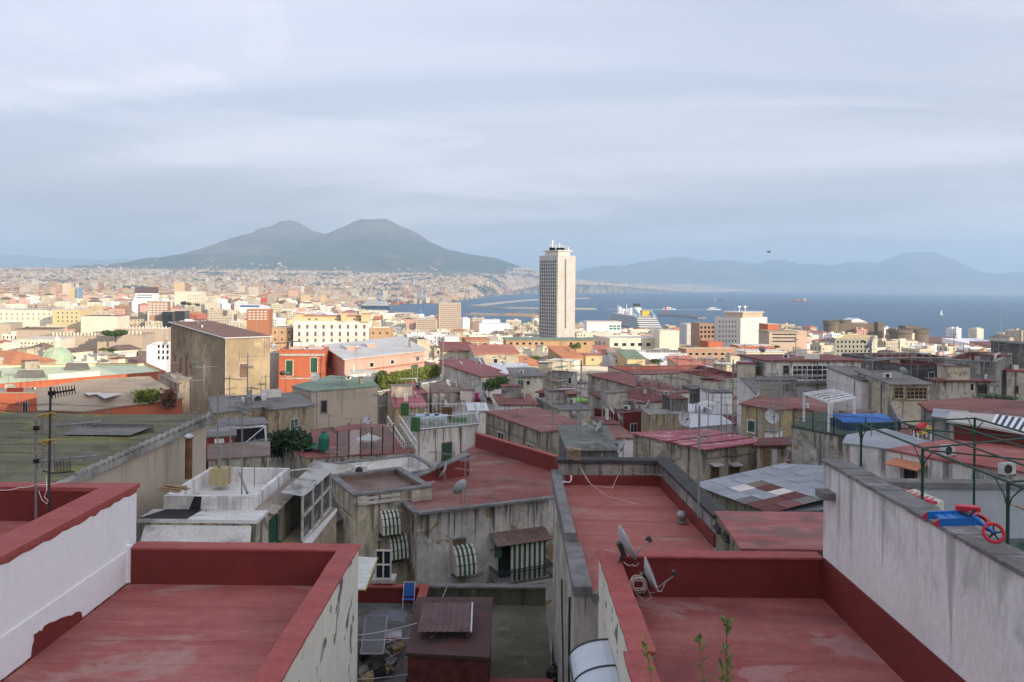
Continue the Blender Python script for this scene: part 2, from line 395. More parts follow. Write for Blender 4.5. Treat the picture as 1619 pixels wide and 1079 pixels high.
CRMG = wall('cream_old_plaster', (0.52,0.455,0.34), (0.40,0.35,0.27), dirt=0.8, sc=0.9, patch=0.7, third=(0.30,0.28,0.24))
TAN  = wall('tan_plaster', (0.44,0.36,0.285), (0.40,0.33,0.26), dirt=0.28, sc=0.5, patch=0.3)
TUFF = wall('tuff_stone', (0.34,0.27,0.18), (0.26,0.21,0.15), dirt=0.7, sc=1.4, patch=0.8)
YELL = wall('yellow_plaster', (0.42,0.33,0.17), (0.36,0.30,0.20), dirt=0.6, sc=0.8, patch=0.6, third=(0.48,0.45,0.38))
GOLD = wall('golden_plaster', (0.58,0.46,0.26), (0.54,0.43,0.26), dirt=0.25, sc=0.3)
OCHR = wall('ochre_plaster', (0.46,0.30,0.17), (0.42,0.27,0.155), dirt=0.3, sc=0.3)
ORNG = wall('orange_plaster', (0.46,0.135,0.07), (0.42,0.13,0.075), dirt=0.22, sc=0.4, patch=0.3)
PINK = wall('pink_plaster', (0.62,0.36,0.29), (0.55,0.33,0.27), dirt=0.3, sc=0.4, patch=0.4)
BIGB = wall('stained_beige_render', (0.40,0.32,0.21), (0.27,0.215,0.145), dark=(0.12,0.095,0.065), dirt=0.95, sc=0.22, patch=0.5)
IVORY= wall('ivory_plaster', (0.68,0.62,0.50), (0.62,0.56,0.45), dirt=0.25, sc=0.25)
BRICK= wall('brown_brick_far', (0.36,0.225,0.15), (0.31,0.20,0.135), dirt=0.2, sc=0.3)
PEEL = wall('cream_peeling', (0.62,0.58,0.50), (0.58,0.54,0.46), dirt=0.12, sc=1.5, third=(0.16,0.16,0.165))
COPG = wall('grey_coping', (0.20,0.195,0.185), (0.14,0.135,0.13), dirt=0.6, sc=2.0, patch=0.5)
COPD = plain('dark_coping', (0.055,0.053,0.052), 0.85, var=0.25)
COPW = wall('pale_coping', (0.50,0.48,0.45), (0.38,0.36,0.33), dirt=0.8, sc=2.0)
GLASS= plain('dark_glass', (0.025,0.028,0.03), 0.12, var=0.2, spec=0.6)
FRAMW= plain('white_frame', (0.68,0.67,0.64), 0.6, var=0.08)
FRAMB= plain('brown_frame', (0.16,0.10,0.065), 0.6)
GRNS = plain('green_shutter', (0.03,0.10,0.065), 0.55)
BLUB = plain('blue_blind', (0.02,0.09,0.32), 0.6)
STEEL= plain('grey_steel', (0.30,0.30,0.30), 0.5, 0.5)
DSTEEL=plain('dark_steel', (0.06,0.06,0.06), 0.55, 0.3)
WSTEEL=plain('white_steel', (0.72,0.72,0.71), 0.5)
GSTEEL=plain('green_steel', (0.018,0.060,0.034), 0.5)
RUST = plain('rusty_steel', (0.16,0.075,0.04), 0.85, var=0.4)
ACW  = plain('air_conditioner_white', (0.62,0.61,0.58), 0.55)
BLACK= plain('black_plastic', (0.018,0.018,0.018), 0.5)
CABLE= plain('pale_cable', (0.50,0.42,0.38), 0.7)
WOOD = plain('weathered_wood', (0.30,0.20,0.11), 0.8, var=0.35, scale=9)
DISHG= plain('dish_grey', (0.38,0.39,0.40), 0.5)
LEAF = plain('leaf_green', (0.045,0.085,0.022), 0.75, var=0.45, scale=1.7)
LEAFY= plain('leaf_yellowgreen', (0.12,0.15,0.03), 0.75, var=0.45, scale=1.5)
LEAFD= plain('leaf_dark', (0.022,0.05,0.02), 0.8, var=0.5, scale=1.1)
BARK = plain('bark', (0.10,0.075,0.05), 0.9)
HOUSES = []
FOOT = []                                     # footprints already taken (for the filler houses)

# ------------------------------------------------------------------ buildings
def B(name, label, pts, d=None, z=None, base=None, wm=GREYP, rm=REDO, par=None, slab=None, cat='building', group=None, thick_roof=True, yaw=None):
    """pts: outline of the roof edge as columns/rows of the photograph, at one height z (or (px,py,z) each)"""
    if z is None: z = zat(pts[0][0], pts[0][1], d)
    P3 = [PZ(p[0], p[1], p[2] if len(p) > 2 else z) for p in pts]
    return BW(name, label, P3, base, wm, rm, par, slab, cat, group)
def BW(name, label, P3, base=None, wm=GREYP, rm=REDO, par=None, slab=None, cat='building', group=None):
    P3 = [tuple(p) for p in P3]
    P3 = ccw(P3); poly = [p[:2] for p in P3]; zs = [p[2] for p in P3]; z = max(zs)
    cx = sum(p[0] for p in poly)/len(poly); cy = sum(p[1] for p in poly)/len(poly)
    if base is None: base = min(min(ground(*p) for p in poly)-0.5, min(zs)-3)
    FOOT.append(poly)
    root = empty(name, (cx, cy, base), label, cat, group)
    HOUSES.append((root, poly, zs, par[0] if par else 0, label))
    if par:
        h, t, cm = par; inn = inset(poly, t); n = len(poly)
        MB().prism(poly, base, z-0.10, top=False).build('wall', wm, root)
        m = MB()
        m.add([(x,y,z-h) for x,y in inn], [tuple(range(n))])
        m.add([(x,y,z-h) for x,y in inn]+[(x,y,z-0.10) for x,y in inn], [((i+1)%n,i,i+n,(i+1)%n+n) for i in range(n)])
        m.build('roof', rm, root)
        o1 = inset(poly, -0.04); i1 = inset(poly, t+0.03); m = MB()
        vs = [(x,y,z) for x,y in o1]+[(x,y,z) for x,y in i1]+[(x,y,z-0.11) for x,y in o1]+[(x,y,z-0.11) for x,y in i1]
        fs = []
        for i in range(n):
            j = (i+1) % n
            fs += [(i,j,j+n,i+n), (i+2*n,j+2*n,j,i), (i+n,j+n,j+3*n,i+3*n), (j+2*n,i+2*n,i+3*n,j+3*n)]
        m.add(vs, fs).build('coping', cm, root)
    else:
        over, th = slab or (0.12, 0.14)
        MB().prism(poly, base, [q-0.002 for q in zs], top=True).build('wall', wm, root)
        op = inset(poly, -over); n = len(op)
        m = MB(); vs = [(p[0],p[1],q) for p, q in zip(op, zs)]+[(p[0],p[1],q+th) for p, q in zip(op, zs)]
        m.add(vs, [tuple(range(n))[::-1], tuple(range(n, 2*n))]+[(i,(i+1)%n,(i+1)%n+n,i+n) for i in range(n)])
        m.build('roof', rm, root)
    return dict(root=root, poly=poly, z=z, zs=zs, base=base)
def BX(name, label, xl, xc, xr, ytop, d, th, base=None, wm=IVORY, rm=PALER, par=None, slab=None, cat='building', group=None, dl=None, dr=None, tilt=None):
    """box with its near corner in column xc; left face reaches xl, right face xr; th = turn of the right face (degrees)"""
    a, b = ray(xc, ytop); C = (a*d, d); z = b*d; c, s = math.cos(R(th)), math.sin(R(th))
    ar = ray(xr, ytop)[0]; al = ray(xl, ytop)[0]
    Lr = dr or (ar*C[1]-C[0])/(c-ar*s); Ll = dl or (C[0]-al*C[1])/(s+al*c)
    p0 = C; p1 = (C[0]+Lr*c, C[1]+Lr*s); p3 = (C[0]-Ll*s, C[1]+Ll*c); p2 = (p1[0]-Ll*s, p1[1]+Ll*c)
    return BW(name, label, [(*p0,z),(*p1,z),(*p2,z+(tilt or 0)),(*p3,z+(tilt or 0))], base, wm, rm, par, slab, cat, group)
def hit(b, px, py, off=0.0):
    """where the sight line meets the nearest wall of building b that faces the camera: point, along, outward, depth"""
    a, k = ray(px, py); best = None; poly = b['poly']; n = len(poly)
    for i in range(n):
        A = Vector(poly[i]); Bv = Vector(poly[(i+1) % n]); e = Bv-A; L = e.length; e = e/L; nn = Vector((e.y, -e.x))
        den = nn.x*a+nn.y
        if abs(den) < 1e-4 or den > 0: continue
        d = nn.dot(A)/den
        if d <= 0: continue
        q = Vector((a*d, d)); s_ = (q-A).dot(e)
        if -0.08*L <= s_ <= 1.08*L and (best is None or d < best[3]): best = (Vector((q.x, q.y, k*d)), Vector((e.x, e.y, 0)), Vector((nn.x, nn.y, 0)), d, i)
    return best
def win(b, x0, y0, x1, y1, style='plain', fm=FRAMW, label=None, nx=1, ny=1, pm=None, name='window', parent=None):
    h = hit(b, (x0+x1)/2, (y0+y1)/2)
    if h is None: return None
    c, e, n, d, i = h
    hl = hit(b, x0, (y0+y1)/2); hr = hit(b, x1, (y0+y1)/2)
    w = ((hr[0]-hl[0]).length if hl and hr and hl[4] == hr[4] else (x1-x0)/F*d)
    H = (y1-y0)/F*d
    return window_at(parent or b['root'], c, e, n, w, H, style, fm, label, nx, ny, pm, name)
Z3 = Vector((0,0,1))
def window_at(root, c, e, n, w, H, style='plain', fm=FRAMW, label=None, nx=1, ny=1, pm=None, name='window'):
    ft = max(0.05, min(0.12, w*0.09)); m = MB()
    dp = 0.07
    for s in (-1, 1): m.obox(c+e*(s*(w/2-ft/2))+n*(dp/2-.01), e*(ft/2), n*(dp/2+.01), Z3*(H/2))
    m.obox(c+Z3*(H/2-ft/2)+n*(dp/2-.012), e*(w/2-ft), n*(dp/2+.008), Z3*(ft/2))
    m.obox(c-Z3*(H/2+0.03)+n*(dp/2+.02), e*(w/2+0.06), n*(dp/2+.035), Z3*0.035)
    for k in range(1, nx): m.obox(c+e*(-w/2+w*k/nx)+n*.025, e*(ft*.3), n*.025, Z3*(H/2-ft))
    for k in range(1, ny): m.obox(c+Z3*(-H/2+H*k/ny)+n*.022, e*(w/2-ft), n*.022, Z3*(ft*.3))
    o = m.build(name, fm, root)
    if label: o['label'] = label
    if style == 'shutter':
        for s in (-1, 1):
            q = MB(); cw = (w/2-ft)/2
            q.obox(c+e*(s*(w/2-ft)/2)+n*.02, e*(cw*.97), n*.018, Z3*(H/2-ft))
            k = max(4, int(H/0.16))
            for j in range(k): q.obox(c+e*(s*(w/2-ft)/2)+n*.045+Z3*(-H/2+ft+(H-2*ft)*(j+.5)/k), e*(cw*.8), n*.006+Z3*.012, Z3*((H-2*ft)/k*.30))
            q.build('shutter', pm or GRNS, o)
    else:
        q = MB(); q.obox(c+n*0.006, e*(w/2-ft*.8), n*0.006, Z3*(H/2-ft*.8)); q.build('pane' if style == 'plain' else 'panel', pm or GLASS, o)
        if style == 'blind':
            MB().obox(c+n*0.05+Z3*H*0.18, e*(w/2-ft*.5), n*0.02, Z3*(H*.32)).build('blind', BLUB, o)
    return o
def wingrid(b, rows, wpx, hpx, pm=GLASS, name='window', fm=None, proud=0.03):
    """rows: list of (y, [x...]) centres; small windows joined into one part"""
    m = MB()
    for y, xs in rows:
        for x in xs:
            h = hit(b, x, y)
            if not h: continue
            c, e, n, d, i = h; w, H = wpx/F*d, hpx/F*d
            sx = abs(e.x-ray(x, y)[0]*e.y) or 1; w = w/max(sx, .3)
            m.obox(c, e*(w/2), n*proud, Z3*(H/2), 0)
            m.obox(c-Z3*(H/2+H*.05), e*(w*.62), n*(proud*2.5), Z3*(H*.05), 1)
            m.obox(c+Z3*(H/2+H*.04), e*(w*.6), n*(proud*2), Z3*(H*.04), 1)
    return prop(m.build(name, [pm, fm or FRAMW], b['root']), kind='stuff')
def lin(a, b, n): return [a+(b-a)*i/(n-1) for i in range(n)] if n > 1 else [(a+b)/2]
def dup(root, loc, rz=0.0, sc=1.0, label=None, group=None):
    r = root.copy(); COL.objects.link(r); r.location = loc; r.rotation_euler = (0, 0, rz); r.scale = (sc,)*3
    if label: r['label'] = label
    if group: r['group'] = group
    for ch in list(root.children):
        c = ch.copy(); COL.objects.link(c); c.parent = r
        for g in ch.children:
            k = g.copy(); COL.objects.link(k); k.parent = c
    return r
def tag_mesh(o, label, cat, group=None):
    """a one-mesh thing"""
    return prop(o, label, cat, group)
# ================================================================== the two red terraces and the walls beside them
def strips(root, x0, x1, y0, y1, z, mat, n, along='x'):
    """overlapping felt strips, each lapped a little over the next"""
    for i in range(n):
        m = MB()
        if along == 'x':
            a, b = y0+(y1-y0)*i/n, y0+(y1-y0)*(i+1)/n
            m.add([(x0,a-.03,z+.005),(x1,a-.03,z+.005),(x1,b,z),(x0,b,z),(x0,a-.03,z-.02),(x1,a-.03,z-.02)], [(0,1,2,3),(4,5,1,0)])
        else:
            a, b = x0+(x1-x0)*i/n, x0+(x1-x0)*(i+1)/n
            m.add([(a-.03,y0,z+.005),(b,y0,z),(b,y1,z),(a-.03,y1,z+.005),(a-.03,y0,z-.02),(a-.03,y1,z-.02)], [(0,1,2,3),(4,0,3,5)])
        m.build('roofing_strip', mat, root)
def wob(a, b, n, amp, ax):          # edge points with a little waver
    return [tuple(a[k]+(b[k]-a[k])*i/n+(rnd.uniform(-amp, amp) if (k == ax and 0 < i < n) else 0) for k in range(3)) for i in range(n+1)]
# upper left: white wall with a red terrace on top
XL = -9.42
r = empty('white_walled_house', (-16, 14, -24), 'white rendered house at the left edge with a dark red walled roof terrace', 'house')
MB().box(-26, XL, 7, 20.1, -24, -6.1).box(XL-.05, XL, 7, 20.1, -6.1, -5.2).build('wall', WHITE, r)
MB().box(-26, -10.12, 7, 19.7, -6.1, -5.95).build('roof', RED, r)
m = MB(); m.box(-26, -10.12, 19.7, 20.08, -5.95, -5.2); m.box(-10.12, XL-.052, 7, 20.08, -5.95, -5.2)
m.build('parapet', REDW, r)
m = MB(); m.box(-26, XL+.05, 19.68, 20.16, -5.2, -5.1); m.box(-10.14, XL+.05, 7, 19.68, -5.2, -5.1)
ps = []
for i in range(60):                 # ragged paint lip running under the coping
    y = 7+13.1*i/59; ps.append((y, rnd.uniform(.02, .10)))
for (a, p), (b, q) in zip(ps, ps[1:]): m.add([(XL+.004,a,-5.2),(XL+.004,b,-5.2),(XL+.004,b,-5.24-q),(XL+.004,a,-5.24-p)], [(0,3,2,1)])
m.build('coping', REDC, r)
m = MB(); m.box(XL, XL+.035, 7, 19.72, -7.4, -6.62); m.box(XL, XL+.10, 19.55, 19.72, -7.4, -6.5); m.build('plinth', WHITE, r)
# lower left terrace
Z2 = -7.45; T2 = -6.55
r = empty('terrace_house', (-6.6, 14, -24), 'cream walled house with a red painted roof terrace and wide red parapet, front left', 'house')
MB().box(XL+.15, -3.80, 7, 20.06, -24, Z2-.03).build('wall', PEEL, r)
m = MB(); m.box(-3.86, -3.80, 7, 20.06, Z2-.03, T2-.06); m.build('upper_wall', PEEL, r)
strips(r, XL+.04, -4.22, 9.4, 19.62, Z2, RED, 10)
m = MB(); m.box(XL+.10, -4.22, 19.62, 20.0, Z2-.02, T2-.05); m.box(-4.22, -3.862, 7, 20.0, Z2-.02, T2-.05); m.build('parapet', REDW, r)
def wavy(m, x0, x1, y0, y1, z0, z1, n, along, amp=.010):
    """hand laid coping: a box whose edges waver a little along its length"""
    ss_ = [(rnd.uniform(-amp,amp), rnd.uniform(-amp,amp), rnd.uniform(-amp*.6,amp*.6)) for _ in range(n+1)]; vs = []
    for i in range(n+1):
        a, b, c = ss_[i]; u = i/n
        if along == 'x': x = x0+(x1-x0)*u; vs += [(x,y0+a,z0),(x,y1+b,z0),(x,y1+b,z1+c),(x,y0+a,z1+c)]
        else: y = y0+(y1-y0)*u; vs += [(x1+b,y,z0),(x0+a,y,z0),(x0+a,y,z1+c),(x1+b,y,z1+c)]
    fs = [(0,1,2,3)[::-1], (4*n,4*n+1,4*n+2,4*n+3)]
    for i in range(n):
        for k in range(4): fs.append((4*i+k, 4*i+4+k, 4*i+4+(k+1)%4, 4*i+(k+1)%4)[::-1])
    return m.add(vs, [f[::-1] for f in fs])
m = MB(); wavy(m, XL+.06, -3.74, 19.60, 20.10, T2-.05, T2, 24, 'x'); wavy(m, -4.24, -3.74, 7, 19.595, T2-.05, T2+.001, 44, 'y'); m.build('coping', REDC, r)
m = MB(); pts = [(129,968),(131,984),(112,998),(95,1010),(72,1028),(48,1047),(51,1022),(54,1012),(53,1004),(60,1000),(62,997),(66,998),(70,990),(78,985),(88,982),(97,977),(107,974),(114,973),(120,968),(125,967)]
vs = []
for px, py in pts:
    a, b = ray(px, py); d = (XL+.041)/a; vs.append((XL+.041, d, b*d))
m.add(vs, [tuple(range(len(vs)))[::-1]]); o = m.build('paint_patch', REDW, r)
m = MB(); y = 9.4
while y < 19.5:                      # uneven red paint line at the foot of the white wall
    h0 = rnd.uniform(.02,.06); m.add([(XL+.042,y,Z2),(XL+.042,y+.36,Z2),(XL+.042,y+.36,Z2+rnd.uniform(.02,.06)),(XL+.042,y,Z2+h0)], [(0,1,2,3)]); y += .36
m.build('paint_line', REDW, r)
# right terrace
ZR = -7.15; TR = -6.2; XW = 7.27
r = empty('terrace_house', (4.6, 14, -24), 'house with a patchy red roof terrace and two satellite dishes, front right', 'house')
MB().box(2.11, XW-.02, 7, 18.72, -24, ZR-.03).build('wall', PEEL, r)
m = MB(); m.box(2.11, 2.16, 7, 18.72, ZR-.03, TR-.06); m.build('upper_wall', PEEL, r)
strips(r, 2.5, XW-.02, 9.0, 18.38, ZR, REDS, 5, 'y')
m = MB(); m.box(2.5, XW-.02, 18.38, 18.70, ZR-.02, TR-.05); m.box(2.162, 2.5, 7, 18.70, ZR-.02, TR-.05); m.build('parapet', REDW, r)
MB().box(XW-.035, XW-.001, 7, 18.38, ZR, TR).build('skirting', REDW, r)
m = MB(); wavy(m, 2.06, XW-.02, 18.34, 18.78, TR-.05, TR, 22, 'x'); wavy(m, 2.06, 2.53, 13.55, 18.335, TR-.05, TR, 20, 'y'); wavy(m, 1.95, 2.40, 7, 13.54, TR-.05, TR+.004, 24, 'y')
m.build('coping', REDC, r)
# tall white wall on the right with a terrace behind it
r = empty('white_walled_house', (10, 14, -24), 'tall house with a mould streaked white side wall and a pergola terrace, right edge', 'house')
MB().box(XW, 7.72, 6, 18.45, -24, -4.02).build('wall', WHTD, r)
m = MB()
ys_ = [6+12.5*i/40 for i in range(41)]
for a, b in zip(ys_, ys_[1:]): m.box(XW-.05+rnd.uniform(-.02,.02), 7.78+rnd.uniform(-.02,.02), a, b-.004, -4.02, -3.95+rnd.uniform(-.008,.008))
m.build('coping', COPG, r)
MB().box(6.98, XW, 17.75, 18.2, -4.72, -4.56).build('ledge', COPG, r)
MB().box(7.72, 16, 6, 19.2, -24, -6.2).build('roof', BLUR, r)
MB().box(7.72, 16, 19.0, 19.25, -6.2, -4.72).build('rear_wall', plain('bluegrey_wall', (0.40,0.42,0.44), 0.85, var=0.08), r)
MB().box(7.70, 16, 18.93, 19.33, -4.72, -4.58).build('rear_coping', COPG, r)
MB().box(7.72, 16, 18.97, 18.999, -6.19, -5.9).build('skirting', plain('dark_skirting', (0.15,0.16,0.17), 0.8), r)
FOOT += [[(-26,5),(-3,5),(-3,20.5),(-26,20.5)], [(1.9,5),(16,5),(16,19.5),(1.9,19.5)], [(-3,2),(2,2),(2,18),(-3,18)]]
# ledge of the viewpoint, where the weeds grow
prop(MB().box(-3, 8, 3.0, 6.2, -20, -3.45).build('viewing_ledge', GREYC), kind='structure')
# ================================================================== the long red roof behind the right terrace
rt = B('flat_roofed_house', 'narrow grey house with a long red flat roof between dark parapets, centre right', [(877,930),(1137,869),(1050,768),(880,768)], z=-8.12, wm=GREYP, rm=RED)
for c in list(rt['root'].children): bpy.data.objects.remove(c)
C0 = rt['root']; x0, x1, xb = 1.72, 6.45, 6.12
MB().prism([(x0,21.0),(x1,21.0),(xb+.4,33.0),(x0+.1,33.0)], -30, -8.14).build('wall', GREYP, C0)
for i in range(7):
    a, b = 21+11.6*i/7, 21+11.6*(i+1)/7
    xa = 6.45-.33*(a-21)/11.6
    MB().add([(2.2,a-.04,-8.113),(xa,a-.04,-8.113),(xa,b,-8.12),(2.2,b,-8.12)], [(0,1,2,3)]).build('roofing_strip', REDX, C0)
m = MB(); m.prism([(2.0,32.6),(6.6,32.6),(6.6,33.0),(2.0,33.0)], -8.14, -7.22); m.prism([(6.45,24.9),(6.85,24.9),(6.5,32.598),(6.12,32.598)], -8.14, -7.2); m.build('parapet', GREYC, C0)
m = MB(); m.prism([(2.25,32.54),(6.10,32.54),(6.10,32.597),(2.25,32.597)], -8.11, -7.72); m.prism([(6.39,24.9),(6.448,24.9),(6.118,32.53),(6.06,32.53)], -8.11, -7.70); m.build('skirting', REDW, C0)
m = MB(); m.box(1.9, 6.7, 32.5, 33.1, -7.22, -7.08); m.prism([(6.33,24.8),(6.95,24.8),(6.62,32.49),(6.0,32.49)], -7.2, -7.08); m.build('coping', COPD, C0)
m = MB(); m.box(1.70, 2.06, 24.6, 33.1, -8.14, -7.62); m.box(1.70, 2.20, 20.95, 24.59, -8.14, -7.9); m.box(2.2, 2.8, 20.9, 21.12, -8.3, -8.06); m.build('kerb', COPG, C0)
m = MB()
for (x, z0, z1, w) in [(1.715,-21,-8.6,.05)]: m.box(x-.06, x, 22.0, 22.07, z0, z1)
m.path([(1.66,25,-9.2),(1.66,24.3,-11),(1.66,22.4,-13.5),(1.66,21.6,-18)], .03); m.build('drain_pipe', DSTEEL, C0)
b = B('flat_roofed_house', 'low house with flaking red roof and mossy side wall beside the long red roof', [(1133,813),(1173,871),(1330,874),(1330,815)], z=-6.95, wm=wall('mossy_plaster', (0.24,0.23,0.16), (0.17,0.18,0.11), dirt=0.9, sc=1.2), rm=REDF, slab=(0.05,0.08))
for (a, c, e, f) in [(1134,831,1140,836),(1147,844,1153,850)]: win(b, a, c, e, f, 'dark', COPD, name='vent_hole')
# ================================================================== the old grey house with awnings, centre
C1 = B('old_house', 'stained grey corner house with striped awnings and a green curtained balcony, centre', [(625,780),(660,811),(878,786),(878,746),(752,706),(700,738),(690,767)], z=-10.8, wm=wall('grey_white_stained', (0.56,0.52,0.47), (0.42,0.39,0.34), dirt=0.9, sc=1.1, patch=0.6, third=(0.36,0.27,0.15)), rm=REDO, slab=(0.10,0.10))
p = [PZ(*q, -10.7) for q in [(752,707),(878,747)]]
m = MB(); a, c = Vector(p[0]), Vector(p[1]); e = (c-a).normalized(); n = Vector((e.y,-e.x,0))
if n.y > 0: n = -n
m.obox((a+c)/2+Z3*.42-n*.1, (c-a)/2, n*.14, Z3*.45); m.build('parapet', REDW, C1['root'])
MB().obox((a+c)/2+Z3*.90-n*.1, (c-a)/2*1.01, n*.18, Z3*.035).build('coping', REDC, C1['root'])
a = Vector(PZ(655,765,-10.7)); c = Vector(PZ(742,752,-10.7)); e = (c-a).normalized(); n = Vector((e.y,-e.x,0)); k = (c-a).length
m = MB(); m.add([a,c,c+Z3*1.15,a+Z3*.25, a-n*.3,c-n*.3,c+Z3*1.15-n*.3,a+Z3*.25-n*.3], [(0,1,2,3),(1,5,6,2),(3,2,6,7),(4,0,3,7),(5,4,7,6)]); m.build('stair_wall', REDW, C1['root'])
m = MB(); m.add([a+Z3*.26+n*.1,c+Z3*1.16+n*.1,c+Z3*1.16-n*.45,a+Z3*.26-n*.45, a+Z3*.33+n*.1,c+Z3*1.23+n*.1,c+Z3*1.23-n*.45,a+Z3*.33-n*.45], [(4,5,6,7),(0,1,5,4),(2,3,7,6),(1,2,6,5),(3,0,4,7)]); m.build('stair_coping', COPG, C1['root'])
m = MB()
for (u, v) in (((625,780),(660,811)), ((660,811),(878,786))):
    A, Bv = Vector(PZ(*u, -10.68)), Vector(PZ(*v, -10.68)); e = (Bv-A).normalized(); n = Vector((e.y,-e.x,0)); k = 14; pts_ = [A+(Bv-A)*i/k for i in range(k+1)]
    for p0, p1 in zip(pts_, pts_[1:]): m.obox((p0+p1)/2+n*.06+Z3*rnd.uniform(-.012,.012), (p1-p0)/2, n*.16, Z3*.055)
m.build('coping', COPG, C1['root'])
win(C1, 713, 849, 738, 903, 'dark', COPW, pm=FRAMB)
B2 = B('flat_roofed_house', 'beige house with a sunken brown felt roof and a row of striped awnings', [(559,782),(683,768),(632,738),(520,751)], z=-10.0, wm=CRMG, rm=BRWN, par=(0.35,0.32,COPG))
for q in [(598,806,629,850),(612,842,641,892)]: win(B2, *q, 'dark', COPW, pm=FRAMB)
m = MB(); h1 = hit(B2, 566, 797); h2 = hit(B2, 632, 789)
for zz_, pr_ in ((0,.14),(.22,.05)): m.obox((h1[0]+h2[0])/2+Z3*zz_, h1[1]*((h2[0]-h1[0]).length/2), h1[2]*pr_, Z3*.06)
m.build('cornice', COPW, B2['root'])
STRIPE_W = plain('cream_canvas', (0.60,0.58,0.50), 0.85); STRIPE_G = plain('green_canvas', (0.045,0.09,0.06), 0.85)
def awning(b, x0, x1, ytop, ybot, label, frame='dark'):
    """quarter round striped awning fixed to the wall; columns x0..x1, rows ytop..ybot"""
    h = hit(b, (x0+x1)/2, ytop); c, e, n, d, i = h; w = (x1-x0)/F*d; H = (ybot-ytop)/F*d*.92; r_ = H*.62
    root = empty('window_awning', c, label, 'awning', 'striped window awnings')
    ns = 9; m = MB(); k = 7; st = []
    for j in range(ns):
        for q in range(k):
            t0, t1 = math.pi/2*q/k, math.pi/2*(q+1)/k; s0, s1 = -w/2+w*j/ns, -w/2+w*(j+1)/ns
            f = lambda s, t: c+e*s+n*(r_*math.sin(t))+Z3*(-H*(1-math.cos(t)))
            m.add([f(s0,t0),f(s1,t0),f(s1,t1),f(s0,t1)], [(0,3,2,1)], j % 2)
    for s in (-w/2, w/2):                     # end cheeks
        ps = [c+e*s]+[c+e*s+n*(r_*math.sin(math.pi/2*q/k))+Z3*(-H*(1-math.cos(math.pi/2*q/k))) for q in range(k+1)]+[c+e*s-Z3*H]
        m.add(ps, [tuple(range(len(ps)))], 0)
    m.build('canopy', [STRIPE_W, STRIPE_G], root)
    m = MB(); 
    for j in range(4):
        t = math.pi/2*(j+1)/4; q = n*(r_*math.sin(t)+.015)+Z3*(-H*(1-math.cos(t)))
        m.bar(c+e*(-w/2)+q, c+e*(w/2)+q, .014, 5)
    for s in (-1, 1): m.bar(c+e*(s*w/2)-Z3*(H+.05), c+e*(s*w/2)+n*(r_+.05)-Z3*(H+.12), .02, 5)
    m.bar(c+e*(-w/2)+n*(r_+.05)-Z3*(H+.12), c+e*(w/2)+n*(r_+.05)-Z3*(H+.12), .02, 5)
    m.build('frame', DSTEEL, root)
    return root
awning(B2, 599, 628, 806, 843, 'striped awning on the beige house under its brown roof, topmost of three')
awning(B2, 611, 640, 842, 881, 'striped awning in the corner between the beige and grey houses')
awning(C1, 713, 747, 861, 905, 'striped awning under a brown shutter on the stained grey front')
def balcony(b):
    c, e, n, d, i = hit(b, 818, 893); w = 98/F*d; rt_ = empty('balcony', c, 'iron balcony with green striped curtains and a rusty tin canopy on the grey house', 'balcony')
    MB().obox(c+n*.5-Z3*.62, e*(w/2), n*.52, Z3*.06).build('slab', COPW, rt_)
    m = MB(); zb = -.55; zt = .15
    cor = [c+e*(-w/2+.03)+n*.02, c+e*(-w/2+.03)+n*.98, c+e*(w/2-.03)+n*.98, c+e*(w/2-.03)+n*.02]
    for p_, q_ in zip(cor, cor[1:]):
        L = (q_-p_).length
        for zz_ in (zb+.05, zt-.12, zt): m.bar(p_+Z3*zz_, q_+Z3*zz_, .028, 4)
        k = max(2, int(L/.12))
        for j in range(k+1): m.bar(p_+(q_-p_)*j/k+Z3*zb, p_+(q_-p_)*j/k+Z3*zt, .017, 4)
    m.build('railing', DSTEEL, rt_)
    m = MB(); ww = w*.62; k = 14; y0 = c-e*(w*.23)
    for j in range(k):
        a = y0+e*(ww*j/k); b_ = y0+e*(ww*(j+1)/k)
        m.add([a+n*.75-Z3*.5, b_+n*.75-Z3*.5, b_+n*.75+Z3*1.35, a+n*.75+Z3*1.35], [(0,1,2,3)], j % 2)
    m.build('curtain', [STRIPE_W, STRIPE_G], rt_)
    m = MB(); k = 18; t0 = c-e*(w*.50)+Z3*1.75; 
    for j in range(k):
        up = .03*(j % 2); up2 = .03*((j+1) % 2); a = e*(w*.98*j/k); b_ = e*(w*.98*(j+1)/k)
        m.add([t0+a+Z3*(.0+up), t0+b_+Z3*up2, t0+b_+n*1.0+Z3*(-.38+up2), t0+a+n*1.0+Z3*(-.38+up)], [(0,3,2,1)])
    m.build('canopy', RUST if False else BRWN, rt_)
    m = MB()
    for s in (-.48, .45): m.bar(c+e*(w*s)+Z3*.9, c+e*(w*s)+n*.95+Z3*1.38, .02, 4)
    m.bar(c+e*(-w*.48)+n*.95+Z3*1.36, c+e*(w*.47)+n*.95+Z3*1.36, .022, 4); m.build('bracket', DSTEEL, rt_)
    MB().obox(c-e*(w*.16)+n*.03+Z3*.45, e*.55, n*.03, Z3*.95).build('door', plain('dark_door', (.03,.045,.04), .5), rt_)
    MB().obox(c-e*(w*.45)+n*.78+Z3*1.1, e*(w*.06), n*.02, Z3*.32).build('valance', STRIPE_G, rt_)
balcony(C1)
